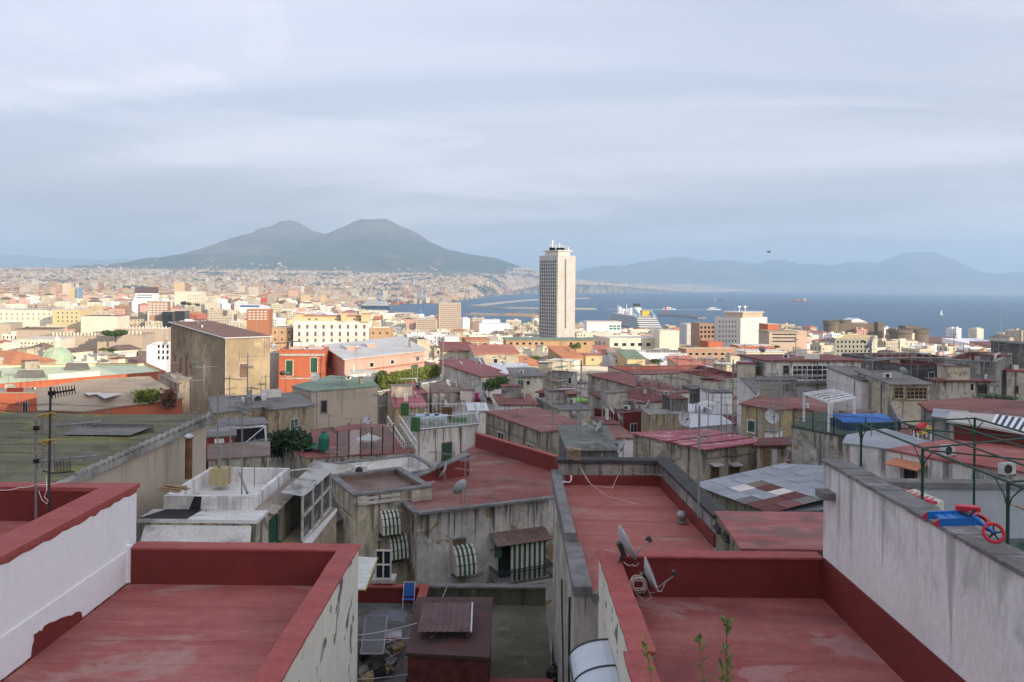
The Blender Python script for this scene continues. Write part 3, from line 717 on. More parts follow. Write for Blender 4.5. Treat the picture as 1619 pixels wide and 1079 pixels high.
# ================================================================== yard with the dark red hut
yard = empty('walled_yard', (-.5, 33, -24), 'mossy concrete yard with a low green stained wall below the grey house', 'yard')
MOSSY = wall('mossy_concrete', (0.125,0.115,0.085), (0.085,0.083,0.055), dirt=0.7, sc=0.9, patch=0.7)
MB().prism([(-4.5,28.6),(1.62,28.6),(1.66,35.6),(-4.5,35.6)], -24, -14.3).build('floor', MOSSY, yard)
m = MB(); m.box(-4.4, 1.64, 35.62, 35.9, -14.3, -13.55); m.build('rear_wall', MOSSY, yard)
MB().box(-4.45, 1.66, 35.55, 35.97, -13.55, -13.46).build('coping', COPG, yard)
MB().box(-1.2, 1.62, 28.3, 28.6, -16, -14.1).build('front_kerb', REDC, yard)
FOOT.append([(-6,24),(1.7,24),(1.7,36),(-6,36)])
hut = B('rooftop_hut', 'dark red flat roofed hut with a corrugated panel on top, in the yard', [(645,1037),(771,1044),(777,950),(662,950)], z=-12.0, base=-16, wm=plain('dark_red_wall', (0.12,0.03,0.028), .7, var=.3), rm=roofpaint('dark_red_felt', (0.085,0.032,0.03), (0.06,0.035,0.03), dirt=.8, dark=(.025,.022,.02), sc=1.0), slab=(0.06,0.12))
rp = empty('metal_canopy', PZ(703, 985, -11.9), 'dark red corrugated metal panel raised on short legs above the hut roof', 'canopy')
cs = [Vector(PZ(x, y, z)) for x, y, z in [(660,1000,-11.62),(744,1000,-11.62),(746,954,-11.42),(668,955,-11.42)]]
m = MB(); k = 16
for j in range(k):
    u0, u1 = j/k, (j+1)/k; h0, h1 = (.035 if (j % 2) else 0), (.035 if ((j+1) % 2) else 0)
    f = lambda u, v: (cs[0]*(1-u)+cs[1]*u)*(1-v)+(cs[3]*(1-u)+cs[2]*u)*v
    m.add([f(u0,0)+Z3*h0, f(u1,0)+Z3*h1, f(u1,1)+Z3*h1, f(u0,1)+Z3*h0], [(0,1,2,3)])
m.build('sheet', plain('maroon_metal', (0.11,0.05,0.05), .5, var=.2), rp)
m = MB()
for u, v in ((.1,.04),(.9,.04),(.1,.95),(.9,.95)): q = f(u, v); m.bar((q.x,q.y,-11.87), q, .025, 5)
m.build('leg', DSTEEL, rp); m = MB(); m.bar(cs[1]+Vector((.02,0,.02)), cs[2]+Vector((.02,0,.02)), .03, 5); m.build('edge_trim', WSTEEL, rp)
# red walled terrace left of the yard and its clutter
rw = empty('red_walled_terrace', (-5.3, 32, -24), 'small terrace with a dark red parapet left of the mossy yard', 'terrace')
MB().box(-7.6, -3.6, 27, 35.2, -24, -14.0).build('floor', GREYD, rw)
m = MB(); m.box(-7.4, -3.62, 35.0, 35.22, -14.0, -13.35); m.box(-3.84, -3.58, 33.2, 34.99, -14.0, -13.35); m.build('parapet', REDW, rw)
m = MB(); m.box(-7.45, -3.52, 34.94, 35.3, -13.35, -13.27); m.box(-3.9, -3.52, 33.15, 34.93, -13.35, -13.27); m.build('coping', REDC, rw)
# ================================================================== near houses, left
# white roofed house
r = empty('white_roofed_house', (-10.6, 29, -24), 'low house with a peeling white walled flat roof and black tar patch, left of centre', 'house')
MB().prism([(-12.4,26.9),(-8.55,26.9),(-8.35,33.2),(-12.4,33.2)], -24, -8.12).build('wall', CRMG, r)
m = MB(); m.add([(-12.35,26.4,-9.0),(-8.62,26.4,-9.0),(-8.7,26.88,-8.2),(-12.3,26.88,-8.2)], [(0,1,2,3)]); m.add([(-12.6,25.6,-9.25),(-8.4,25.6,-9.25),(-8.62,26.4,-9.0),(-12.35,26.4,-9.0)], [(0,1,2,3)]); m.box(-12.5,-8.5,25.6,26.89,-24,-9.27); m.build('front_skirt', WHTR, r)
m = MB(); m.box(-12.55, -8.5, 26.85, 28.05, -8.12, -8.0); m.build('ledge', WHTR, r)
m = MB(); m.box(-12.2, -8.98, 28.06, 28.22, -8.12, -7.53); m.box(-12.2, -8.95, 32.2, 32.36, -8.12, -7.5); m.box(-12.2, -12.04, 28.23, 32.19, -8.12, -7.53); m.box(-9.12, -8.96, 28.23, 32.19, -8.12, -7.51); m.build('parapet', WHTD, r)
MB().box(-12.04, -9.12, 28.22, 32.2, -8.12, -8.08).build('roof', WHTR, r)
MB().add([(-12.6,26.9,-7.996),(-10.9,26.9,-7.996),(-10.8,28.05,-7.996),(-12.1,28.05,-7.996)], [(0,1,2,3)]).add([(-11.3,28.055,-8.0),(-10.9,28.055,-8.0),(-10.85,28.055,-7.54),(-11.12,28.055,-7.54)], [(0,1,2,3)]).build('tar_patch', plain('tar', (0.025,0.025,0.028), .6), r)
m = MB()
for i in range(34):
    y = 28.1+4.6*i/34; m.add([(-8.95,y,-7.98),(-8.95,y+.13,-7.98),(-8.30+rnd.uniform(-.04,.04),y+.13,-8.16),(-8.30,y,-8.16)], [(0,3,2,1)]); m.bar((-8.95,y,-7.97),(-8.28,y,-8.14),.035,5)
m.build('tile_eave', roofpaint('dusty_tile', (.33,.27,.23), (.40,.36,.32), dirt=.6, sc=2), r)
bw = dict(root=r, poly=[(-12.4,26.9),(-8.55,26.9),(-8.35,33.2),(-12.4,33.2)])
win(bw, 425, 818, 437, 862, 'dark', GRNS, pm=GRNS, name='shutter_window')
q = MB(); q.box(-12.3,-11.4,31.0,31.3,-8.05,-7.98)
r2 = empty('glazed_veranda', (-8.2, 30, -10), 'white framed glazed veranda with a sloping sheet roof behind the white roofed house', 'veranda')
MB().prism([(-8.34,29.0),(-7.6,29.0),(-7.35,33.8),(-8.3,33.8)], -24, -9.5).build('base_wall', TUFF, r2)
m = MB()
for y in (29.1, 30.6, 32.1, 33.6): m.box(-7.62, -7.54, y, y+.08, -9.5, -7.75)
for z in (-9.5, -8.6, -7.8): m.box(-7.625, -7.55, 29.1, 33.68, z, z+.08)
m.build('frame', COPW, r2); MB().box(-7.66, -7.63, 29.15, 33.6, -9.45, -7.75).build('pane', GLASS, r2)
MB().add([(-8.35,29,-7.62),(-7.5,29,-7.76),(-7.28,34,-7.73),(-8.2,34,-7.58)], [(0,1,2,3)]).build('roof', roofpaint('grimy_pale_sheet', (.34,.33,.31), (.42,.41,.39), dirt=.7, sc=1.6), r2)
MB().box(-7.9, -7.3, 28.9, 33.7, -9.62, -9.52).build('sill', WHTD, r2)
rf = empty('dark_slope_roof', PZ(515, 815, -13), 'dark slate lean-to roof below the beige awning house', 'lean-to')
MB().add([PZ(513,826,-11.6),PZ(560,815,-11.6),PZ(527,770,-10.6),PZ(505,758,-10.6)], [(0,1,2,3)]).build('sheet', GREYD, rf)
MB().prism(ccw([PZ(513,826,-11.7)[:2],PZ(560,815,-11.7)[:2],PZ(527,770,-10.7)[:2],PZ(505,758,-10.7)[:2]]), -20, -11.7).build('wall', CRMG, rf)
MB().bar(PZ(513,828,-11.62),PZ(562,816,-11.62),.10,6).build('gutter', COPG, rf)
# mossy roof
r = empty('mossy_roofed_house', (-20, 30, -24), 'large house with a mossy corrugated fibre cement roof, left edge', 'house')
MB().box(-32, -13.75, 24.5, 36.0, -24, -6.35).build('wall', TAN, r)
k = 0; x = -32.0
cols_ = 60
for j in range(9):                   # rows of corrugated sheets, each lapped over the next
    y0, y1 = 24.2+12.0*j/9, 24.2+12.0*(j+1)/9+.12; m = MB(); n = 150
    for i in range(n):
        xa, xb_ = -32+18.45*i/n, -32+18.45*(i+1)/n
        ha, hb = (.035 if i % 2 else 0), (.035 if (i+1) % 2 else 0)
        sag = lambda x_, y_: .10*noise.noise(Vector((x_/4, y_/4, 5)))+.012*(y_-24)
        za, zb = -6.22, -6.20
        m.add([(xa,y0,za+ha+sag(xa,y0)+.03),(xb_,y0,za+hb+sag(xb_,y0)+.03),(xb_,y1,zb+hb+sag(xb_,y1)),(xa,y1,zb+ha+sag(xa,y1))], [(0,1,2,3)])
    m.build('roof_sheet', MOSS, r)
m = MB(); m.box(-13.8, -13.5, 24.2, 36.2, -6.33, -6.12)
for y in lin(25, 35.5, 20): m.bar((-13.62,y,-6.1),(-13.62,y+.5,-6.06+.012*(y-24)),.09,6)
m.build('verge', GREYC, r)
MB().add([(-17.5,31.2,-6.02),(-14.9,31.2,-6.02),(-14.6,32.4,-5.90),(-17.8,32.4,-5.90)], [(0,1,2,3)]).box(-17.9,-14.5,32.4,32.5,-6.1,-5.78).build('skylight', GREYR, r)
MB().box(-13.75, -12.5, 26, 36, -24, -9.2).build('lower_wall', GREYP, r)
m = MB()
for i in range(26): m.bar((-13.7+.05*i,22.5,-8.95),(-13.7+.05*i,29,-8.8),.03,5)
m.build('lower_roof_sheet', GREYR, r)
ch = empty('flue_pipe', P(298, 757, 32.2), 'rusty flue pipe with a shiny cap standing on a tan gable wall', 'flue')
c = Vector(P(298, 757, 32.2)); h = 62/F*32.2
m = MB(); m.bar(c, c+Z3*h, .14, 12); m.build('pipe', RUST, ch)
MB().lathe(c+Z3*(h+.02), [(.05,.0),(.19,.02),(.20,.10),(.12,.19),(0,.22)], 14).build('cap', plain('shiny_steel', (.5,.5,.5), .2, 1.0), ch)
FOOT += [[(-32,24),(-12.3,24),(-12.3,36.3),(-32,36.3)], [(-12.5,25),(-7,25),(-7,34),(-12.5,34)]]
# grey tar roofs behind it
b = B('flat_roofed_house', 'rough stone walled house with a dark grey flat roof below the big stained block', [(338,655),(418,645),(425,650),(497,642),(470,622),(330,630)], d=72, wm=TUFF, rm=GREYR, slab=(.1,.12))
b = B('lean_to_house', 'low house with a black mesh screen under a sagging grey roof', [(346,676),(421,671),(413,662),(352,664)], d=58, wm=GREYP, rm=GREYR, slab=(.2,.1))
o = MB(); c0, c1, c2, c3 = [Vector(P(*q)) for q in [(364,721,54),(422,713,54),(419,674,54),(362,678,54)]]
o.add([c0,c1,c2,c3], [(0,1,2,3)]); o.add([c0+Vector((0,.06,0)),c1+Vector((0,.06,0)),c2+Vector((0,.06,0)),c3+Vector((0,.06,0))], [(3,2,1,0)])
rs = empty('mesh_screen', c0, 'black mesh sun screen stretched on a pale frame, left', 'screen'); o.build('mesh', plain('black_mesh', (.02,.022,.028), .9), rs)
m = MB(); m.path([c0,c1,c2,c3,c0], .07, 5); m.bar(c0, c2, .04, 5); m.build('frame', WSTEEL, rs)
b = B('flat_roofed_house', 'small house with a dark red end wall and a white door behind the mossy roof', [(318,693),(372,690),(372,676),(318,678)], d=48, wm=REDW, rm=GREYR, slab=(.08,.08))
win(b, 339, 694, 354, 724, 'dark', FRAMW, pm=WSTEEL, name='door')
b = B('flat_roofed_house', 'low grey house with a stained wall behind the white roofed house', [(330,728),(425,722),(425,700),(330,704)], d=44, wm=GREYP, rm=BRWN, slab=(.08,.08))
# tan house with green roof
b = B('tall_tan_house', 'tall smooth tan house with a pale green roof and one narrow dark window', [(492,621),(597,612),(585,600),(522,596),(462,613)], d=84, wm=TAN, rm=GRNR, slab=(.06,.18))
win(b, 507, 633, 517, 653, 'dark', COPG)
hh = hit(b, 560, 668)
m = MB()
for i in range(13):                                   # broken plaster spots low on the wall
    q = hh[0]+hh[1]*rnd.uniform(-1.5, 2.4)+Z3*rnd.uniform(-.5,.5)+hh[2]*.006; w = rnd.uniform(.06,.2); n = 7
    m.add([q+hh[1]*(w*rnd.uniform(.5,1)*math.cos(6.28*k/n))+Z3*(w*1.5*rnd.uniform(.5,1)*math.sin(6.28*k/n)) for k in range(n)], [tuple(range(n))])
m.build('broken_plaster', plain('bare_mortar', (.13,.11,.09), .95, var=.3), b['root'])
m = MB(); A = Vector(b['poly'][-1]); 
b = B('low_tan_house', 'low tan wing with a grey roof edge attached to the tall tan house', [(424,650),(491,641),(470,624),(405,632)], d=82.5, wm=TAN, rm=GREYR, slab=(.05,.16))
b = B('rooftop_terrace', 'terrace with a worn red floor and black lattice fence in front of the tan house', [(424,693),(484,726),(655,716),(618,672),(560,672)], d=66, wm=GREYP, rm=REDO, slab=(.05,.06))
TERR = b
b = B('flat_roofed_house', 'house end with a white stained parapet wall below the lattice terrace', [(484,736),(655,718),(694,741),(640,748),(500,752)], d=51, wm=WHTS, rm=WHTR, par=(.8,.2,COPG))
# terrace with white railing
G1 = B('railed_terrace_house', 'house with a white stained wall topped by a green terrace with white railings', [(657,682),(757,672),(752,655),(640,657)], d=64, wm=WHTS, rm=plain('terrace_grey_tile', (.22,.22,.19), .9), slab=(.03,.06))
z = G1['z']+.06; rr = empty('terrace_railing', PZ(700, 678, z), 'white metal railing around the green roof terrace', 'railing')
m = MB(); ps = [Vector(PZ(x, y, z)) for x, y in [(612,672),(640,657),(752,655),(757,672),(657,682),(612,672)]]
for a, c in zip(ps[1:5], ps[2:5]):
    L = (c-a).length; k = int(L/.35)
    for h in (.12, 1.0): m.bar(a+Z3*h, c+Z3*h, .03, 5)
    for j in range(k+1): q = a+(c-a)*j/k; m.bar(q, q+Z3*1.0, .016, 4)
m.build('bars', WSTEEL, rr)
m = MB(); 
for q in (ps[4], ps[1]): m.box(q.x-.35, q.x+.35, q.y-.2, q.y+.2, z, z+1.1)
m.build('end_post', plain('green_paint', (.05,.13,.045), .7), rr)
st = empty('outside_stair', P(622, 700, 63), 'outside stair with white side rails climbing to the green terrace', 'stair')
a, c = Vector(P(612,668,62.5)), Vector(P(640,712,62.0)); m = MB()
for o_ in (Vector((0,0,0)), Vector((.9,.3,0))):
    m.bar(a+o_+Z3*.5, c+o_+Z3*.6, .05, 5); m.bar(a+o_-Z3*.1, c+o_, .06, 5)
    for j in range(9): q = a+(c-a)*j/8+o_; m.bar(q, q+Z3*.55, .025, 4)
m.build('rail', WSTEEL, st)
m = MB()
for j in range(11): q = a+(c-a)*(j+.5)/11; m.obox(q+Vector((.45,.15,-.05)), (.45,.15,0), (0.02,.14,0), (0,0,.03))
m.build('tread', GREYC, st)
MB().prism(ccw([PZ(*q_, z)[:2] for q_ in [(706,668),(738,668),(738,661),(712,661)]]), z+.003, z+.03).build('artificial_turf', plain('artificial_turf', (.05,.12,.03), .95), G1['root'])
for i, (x, w, h) in enumerate([(668,9,6),(683,10,6),(697,9,5)]):
    q = Vector(PZ(x, 671, z)); tb = empty('terrace_table', q, 'pale blue cloth covered table on the green terrace, %s' % ['left','middle','right'][i], 'table', 'tables on the green terrace')
    m = MB(); m.obox(q+Z3*.75, (.55,0,0), (0,.4,0), (0,0,.03)); m.obox(q+Z3*.6-Vector((0,.4,0)), (.55,0,0), (0,.012,0), (0,0,.15)); m.build('cloth', plain('blue_cloth', (.42,.52,.62), .85), tb)
    m = MB()
    for sx in (-.45,.45):
        for sy in (-.3,.3): m.bar(q+Vector((sx,sy,0)), q+Vector((sx,sy,.73)), .025, 5)
    m.build('leg', WSTEEL, tb)
q = Vector(PZ(707, 662, z)); pl = empty('planter_box', q, 'brown wooden planter standing among the terrace tables', 'planter'); m = MB()
m.lathe(q, [(.38,0),(.5,.95),(.44,.95),(.42,.85)], 10).build('pot', RUST, pl)
m = MB(); m.lathe(q+Z3*.8, [(0,.05),(.42,.05)], 10).build('soil', BARK, pl)
# centre house with brown-red roof
M1 = B('flat_roofed_house', 'grey plaster house with a large worn maroon roof and tall dark windows, centre', [(856,685),(938,677),(850,647),(768,653)], d=60, wm=wall('grey_tan_plaster', (0.34,0.30,0.235), (0.27,0.245,0.20), dirt=0.85, sc=1.0, patch=.7), rm=roofpaint('maroon_roof', (0.19,0.062,0.055), (0.23,0.10,0.085), dirt=.6, sc=.9, pale=(.30,.19,.14)), slab=(.10,.14))
for q in [(787,683,798,718),(833,702,845,737)]: win(M1, *q, 'plain', COPW, nx=2, ny=2)
PK = B('low_house', 'low beige house with a faded pink sheet metal roof, right of centre', [(1114,711),(1207,699),(1118,681),(1001,686)], d=50, wm=CRMG, rm=PINKM, slab=(.22,.07))
z = PK['z']
for q0, q1 in (((1040,700),(1160,685)), ((1075,706),(1190,692))):
    m = MB(); m.bar(PZ(*q0, z+.10), PZ(*q1, z+.10), .05, 5); m.build('roof_seam', REDM, PK['root'])
for q in [(1122,737,1138,757),(1152,737,1168,750)]: win(PK, *q, 'dark', FRAMB, pm=FRAMB)
hh = hit(PK, 1128, 733)
for x in (1129, 1159):
    h_ = hit(PK, x, 735); m = MB(); m.obox(h_[0]+h_[2]*.25+Z3*.06, h_[1]*.42, h_[2]*.28-Z3*.06, Z3*.02+h_[2]*.004); m.build('window_hood', COPW, PK['root'])
# patched sheet roof
b = B('patchwork_roofed_shed', 'long shed roofed with grey sheets patched in red, brown and cream', [(1095,766,-8.9),(1215,811,-8.9),(1320,806,-8.9),(1312,738,-8.4),(1238,734,-8.4)], z=-8.9, wm=wall('mossy_plaster', (0,0,0), (0,0,0)), rm=BLUR, slab=(.02,.03))
PG = b; A = Vector(PZ(1094,767,-8.80)); Bq = Vector(PZ(1216,812,-8.80)); Dq = Vector(PZ(1239,733,-8.28)); nu, nv = 7, 6
for i in range(nu):
    for j in range(nv):                     # lapped sheets, patched with whatever was at hand along the near edge
        u0, u1, v0, v1 = i/nu, (i+1.06)/nu, j/nv, (j+1.08)/nv; f = lambda u, v: A+(Bq-A)*u+(Dq-A)*v
        k = rnd.random(); near_ = 0
        mt = rnd.choice([REDD,REDM,BRWN,PALER,GREYR,COPW,GREYR,REDD]) if (v0 < .42 and k < .55 and .15 < u0) or k < .05 else (plain('dull_zinc_sheet', (.27,.285,.305), .6, .2) if k > .8 else BLUR)
        h0 = .008*((i+j) % 2)+.008; q = [f(u0,v0)+Z3*(h0+.014), f(u1,v0)+Z3*(h0+.014), f(u1,v1)+Z3*h0, f(u0,v1)+Z3*h0]; m = MB()
        m.add(q+[p_-Z3*.012 for p_ in q], [(0,1,2,3),(1,0,4,5),(2,1,5,6),(3,2,6,7),(0,3,7,4)]).build('roof_sheet', mt, b['root'])
# ================================================================== near houses, right
BT = B('rough_walled_house', 'grey rough rendered house carrying a fenced roof terrace with a white pergola', [(1252,676),(1318,689),(1424,697),(1408,660),(1288,652)], d=43, wm=GREYP, rm=plain('green_terrace_floor', (.06,.085,.06), .9, var=.3), slab=(.04,.08))
zt = BT['z']+.08
fn = empty('mesh_fence', PZ(1285, 680, zt), 'thin dark mesh fence along the edge of the pergola terrace', 'fence'); m = MB(); k_ = MB()
fp = [Vector(PZ(x, y, zt)) for x, y in [(1254,674),(1318,687),(1420,694),(1404,660)]]
for a, c in zip(fp, fp[1:]):
    L = (c-a).length; k = max(2, int(L/1.6))
    for j in range(k+1): q = a+(c-a)*j/k; m.bar(q, q+Z3*.95, .03, 5)
    for h in (.05, .5, .95): m.bar(a+Z3*h, c+Z3*h, .015, 4)
    k = int(L/.16)
    for j in range(k): q = a+(c-a)*(j+.5)/k; k_.bar(q, q+Z3*.93, .006, 3, cap=False)
m.build('post_frame', DSTEEL, fn); prop(k_.build('mesh_wire', STEEL, fn), kind='stuff')
pg = empty('white_pergola', PZ(1310, 670, zt), 'white painted pergola on the fenced roof terrace', 'pergola')
pc = [Vector(PZ(x, y, zt)) for x, y in [(1271,667),(1310,684),(1350,674),(1315,660)]]; H_ = 1.5
for q in pc: MB().obox(q+Z3*H_/2, (.05,0,0), (0,.05,0), (0,0,H_/2)).build('post', WSTEEL, pg)
m = MB()
for a, c in zip(pc, pc[1:]+pc[:1]): m.obox((a+c)/2+Z3*(H_+.06), (c-a)/2*1.03, (c-a).normalized().cross(Z3)*.05, (0,0,.06))
m.build('beam', WSTEEL, pg)
for j in range(5):
    u = (j+.5)/5; a = pc[0]*(1-u)+pc[1]*u; c = pc[3]*(1-u)+pc[2]*u
    MB().obox((a+c)/2+Z3*(H_+.16), (c-a)/2*1.05, (c-a).normalized().cross(Z3)*.03, (0,0,.025)).build('slat', WSTEEL, pg)
tp = empty('blue_pool', PZ(1370, 680, zt), 'round topped play pool with a bright blue cover on the terrace', 'pool')
q = Vector(PZ(1368, 676, zt)); m = MB(); m.obox(q+Z3*.2, (1.5,.2,0), (-.1,.9,0), (0,0,.2)); m.build('wall', plain('dark_blue_pvc', (.02,.06,.12), .5), tp)
m = MB(); m.add([q+Vector((-1.6,-1.0,.42)), q+Vector((1.5,-.7,.42)), q+Vector((1.4,1.1,.60)), q+Vector((-1.5,.8,.60)), q+Vector((0,.05,.66))], [(0,1,4),(1,2,4),(2,3,4),(3,0,4)]); m.build('cover', plain('blue_tarp', (.012,.12,.42), .5), tp)
b = B('low_wall_house', 'low white walled house with a blue grey flat roof under the pergola', [(1334,702),(1409,712),(1470,700),(1400,680),(1340,690)], d=33, wm=WHTS, rm=BLUR, slab=(.05,.06))
b = B('low_wall_house', 'low white walled house with a red flat roof behind the green pergola frame', [(1406,713),(1476,727),(1640,752),(1640,712),(1500,698)], d=29, wm=WHTS, rm=REDS, slab=(.06,.07))
win(b, 1430, 736, 1450, 762, 'dark', FRAMB)
h_ = hit(b, 1440, 733); m = MB(); m.obox(h_[0]+h_[2]*.3, h_[1]*.62, h_[2]*.32-Z3*.07, Z3*.02+h_[2]*.004).build('tile_hood', TILE, b['root'])
RW2 = B('red_walled_house', 'house with a dark red painted upper wall and a beige roof, right', [(1508,668),(1640,690),(1660,672),(1600,662),(1512,655)], d=32, wm=REDW, rm=plain('beige_roof', (.45,.42,.37), .8), slab=(.25,.08))
b = B('flat_roofed_house', 'red roofed house with an orange brick edge and grey shed, far right', [(1475,652),(1619,668),(1660,640),(1530,632),(1456,640)], d=47, wm=GREYC, rm=REDO, slab=(.2,.12))
b = B('grey_walled_shed', 'grey vertical boarded shed between the pergola and the red wall', [(1474,660),(1503,664),(1530,652),(1478,648)], d=40, wm=GREYC, rm=BLUR, slab=(.05,.06))
YH = B('yellow_house', 'small mustard plaster house with a green shuttered window and red roof', [(1172,640),(1226,650),(1256,647),(1318,655),(1300,632),(1202,628)], d=72, wm=YELL, rm=REDO, slab=(.18,.12))
win(YH, 1182, 664, 1195, 684, 'shutter', FRAMW)
b = B('chimney_block', 'small white chimney block with a slab on top below the mustard house', [(1209,683),(1228,684),(1238,680),(1218,678)], d=55, wm=WHTD, rm=COPG, slab=(.06,.07), base=-17)
b = B('flat_roofed_house', 'tiny house with a dark red roof and wooden doors beside the rough walled house', [(1197,706),(1245,705),(1245,694),(1205,696)], d=50, wm=CRMG, rm=REDD, slab=(.2,.10))
win(b, 1206, 712, 1217, 738, 'dark', WOOD, pm=WOOD, name='door'); win(b, 1220, 710, 1228, 738, 'dark', FRAMW, pm=WSTEEL, name='door')
W1 = BX('upper_floor_house', 'grey two storey house with a long white framed veranda window under a red roof', 1196, 1212, 1361, 572, 88, 8, wm=WHTS, rm=REDO, slab=(.25,.18), dl=7)
win(W1, 1252, 577, 1308, 601, 'plain', FRAMW, nx=7, ny=3, name='veranda_window')
win(W1, 1330, 586, 1346, 603, 'blind', FRAMW, nx=3)
win(W1, 1269, 616, 1286, 632, 'plain', FRAMW, nx=4); win(W1, 1312, 616, 1333, 632, 'plain', FRAMW, nx=4); win(W1, 1238, 578, 1247, 592, 'dark', FRAMB)
h_ = hit(W1, 1280, 606); m = MB(); m.obox(h_[0]-h_[1]*1.2, h_[1]*5.6, h_[2]*.5, Z3*.12); m.build('balcony_slab', COPG, W1['root'])
b = B('low_house', 'grey stone house with a cracked roof line in front of the veranda house', [(1196,602),(1258,602),(1262,592),(1200,590)], d=85, wm=GREYC, rm=GREYR, slab=(.1,.12))
W2 = BX('low_house', 'white walled house with green door and grey felt roof, right of the veranda house', 1356, 1362, 1412, 603, 80, 6, wm=WHTD, rm=GREYR, slab=(.15,.12), dl=7, tilt=.7)
win(W2, 1377, 611, 1392, 628, 'dark', GRNS, pm=GRNS, name='door')
W3 = BX('glazed_house', 'low house with a wide glazed front of brown wood under a grey sheet roof', 1408, 1410, 1470, 609, 76, 6, wm=CRMG, rm=GREYR, slab=(.25,.12), dl=6, tilt=.6)
win(W3, 1412, 612, 1430, 631, 'plain', WOOD, nx=2, ny=3); win(W3, 1432, 612, 1466, 632, 'plain', WOOD, nx=5, ny=3)
b = BX('concrete_block_house', 'big bare grey concrete house with a dark red roof rim, upper right', 1493, 1574, 1600, 572, 86, 52, wm=GREYC, rm=REDD, par=(.6,.3,GREYC))
win(b, 1588, 588, 1592, 613, 'plain', FRAMW)
BCB = b
b = BX('low_house', 'grey house with a mildewed front and red tin porch roof below the concrete block', 1480, 1486, 1572, 603, 80, 3, wm=GREYP, rm=REDM, slab=(.3,.1), dl=2)
win(b, 1533, 606, 1540, 618, 'dark', FRAMW); win(b, 1545, 608, 1562, 624, 'dark', DSTEEL)
b = BX('dark_walled_house', 'dark mildewed house with a cluttered maroon roof terrace behind the white walled house', 1374, 1440, 1494, 577, 95, 25, wm=GREYD, rm=REDD, par=(.5,.3,REDD))
b = BX('grey_house', 'long grey house with cluttered roof parapets left of the concrete block', 1365, 1385, 1512, 566, 110, 10, wm=GREYD, rm=REDD, par=(.5,.3,GREYC), dl=8)
b = BX('narrow_house', 'narrow grey house with a small red roof at the right edge', 1590, 1592, 1640, 588, 90, 4, wm=GREYP, rm=REDM, dl=5)
win(b, 1604, 610, 1610, 622, 'dark', FRAMB)
b = BX('green_tank_house', 'dark greenish house corner at the right edge of the view', 1608, 1609, 1650, 545, 120, 4, wm=GREYD, rm=GREYD, dl=6)
LW = B('long_house', 'long white house seen end-on, its side crowded with pipes and shutters', [(1196,626),(1202,600),(1172,586),(1166,592)], d=75, wm=WHTS, rm=GREYR, slab=(.2,.15))
# ================================================================== near houses, centre
b = BX('long_cream_house', 'long cream house with a dark red roof parapet, centre right', 905, 1002, 1162, 592, 140, 12, wm=CREAM, rm=REDO, par=(.7,.35,REDD), dl=14)
wingrid(b, [(606, [1128])], 2.2, 4)
b = BX('long_cream_house', 'right part of the long cream house with a red roof rim', 1088, 1130, 1196, 598, 128, 22, wm=CREAM, rm=REDO, par=(.7,.35,REDD), dl=10)
b = BX('red_roofed_house', 'house with a bright red gently sloping roof and grey side wall, centre', 930, 1001, 1050, 612, 118, 35, wm=GREYP, rm=REDO, slab=(.3,.15), tilt=.8)
b = BX('red_roofed_house', 'small white walled house with flat dark red roof beside the grey walled one', 1008, 1052, 1090, 624, 105, 30, wm=WHTD, rm=REDO, slab=(.2,.15), tilt=.5)
b = BX('dark_roofed_house', 'grey streaked house with a large wine red roof, centre', 932, 968, 1058, 642, 92, 30, wm=GREYP, rm=REDD, slab=(.15,.15), tilt=.9)
b = BX('red_walled_house', 'house with a wine red painted front below the large wine red roof', 940, 976, 1022, 655, 84, 30, wm=REDW, rm=REDD, slab=(.1,.1))
b = BX('brick_wall_block', 'old tuff brick block with a taller grey chimney wall behind it', 1023, 1026, 1090, 656, 78, 5, wm=TUFF, rm=GREYC, slab=(.04,.08), dl=3)
b = BX('chimney_block', 'square grey mildewed stair tower with a red top', 1057, 1060, 1088, 632, 80, 5, wm=GREYD, rm=REDD, slab=(.05,.1), dl=3)
b = B('white_roofed_house', 'house with a plain white sloping roof, right of centre', [(1090,677),(1158,671),(1112,641),(1088,640)], d=88, wm=WHTD, rm=plain('white_sheet', (.60,.61,.63), .6, var=.05), slab=(.2,.1))
b = BX('white_block_house', 'plain white cube of a rooftop room with a dark roof', 1122, 1124, 1158, 622, 110, 4, wm=WHITE, rm=GREYD, slab=(.1,.15), dl=5)
b = BX('dark_ruin', 'mildewed dark wall with rubble beside the white rooftop room', 1088, 1090, 1124, 616, 116, 3, wm=GREYD, rm=GREYD, dl=4)
b = BX('small_house', 'small house with a low rust red roof left of the pink metal roof', 962, 966, 1004, 694, 62, 6, wm=WHTD, rm=REDO, slab=(.15,.08), dl=5)
b = BX('tin_roofed_shed', 'shed with a greenish corrugated tin roof in front of the maroon roofed house', 893, 900, 978, 713, 52, 4, wm=GREYD, rm=roofpaint('dull_tin_roof', (.10,.112,.098), (.16,.162,.142), dirt=.6, sc=1.2, pale=(.25,.25,.22)), slab=(.2,.07), dl=5, tilt=.7)
b = BX('white_house', 'small white house with an orange roof edge below the wine red wall', 950, 953, 978, 672, 76, 8, wm=WHTD, rm=REDD, slab=(.2,.1), dl=4)
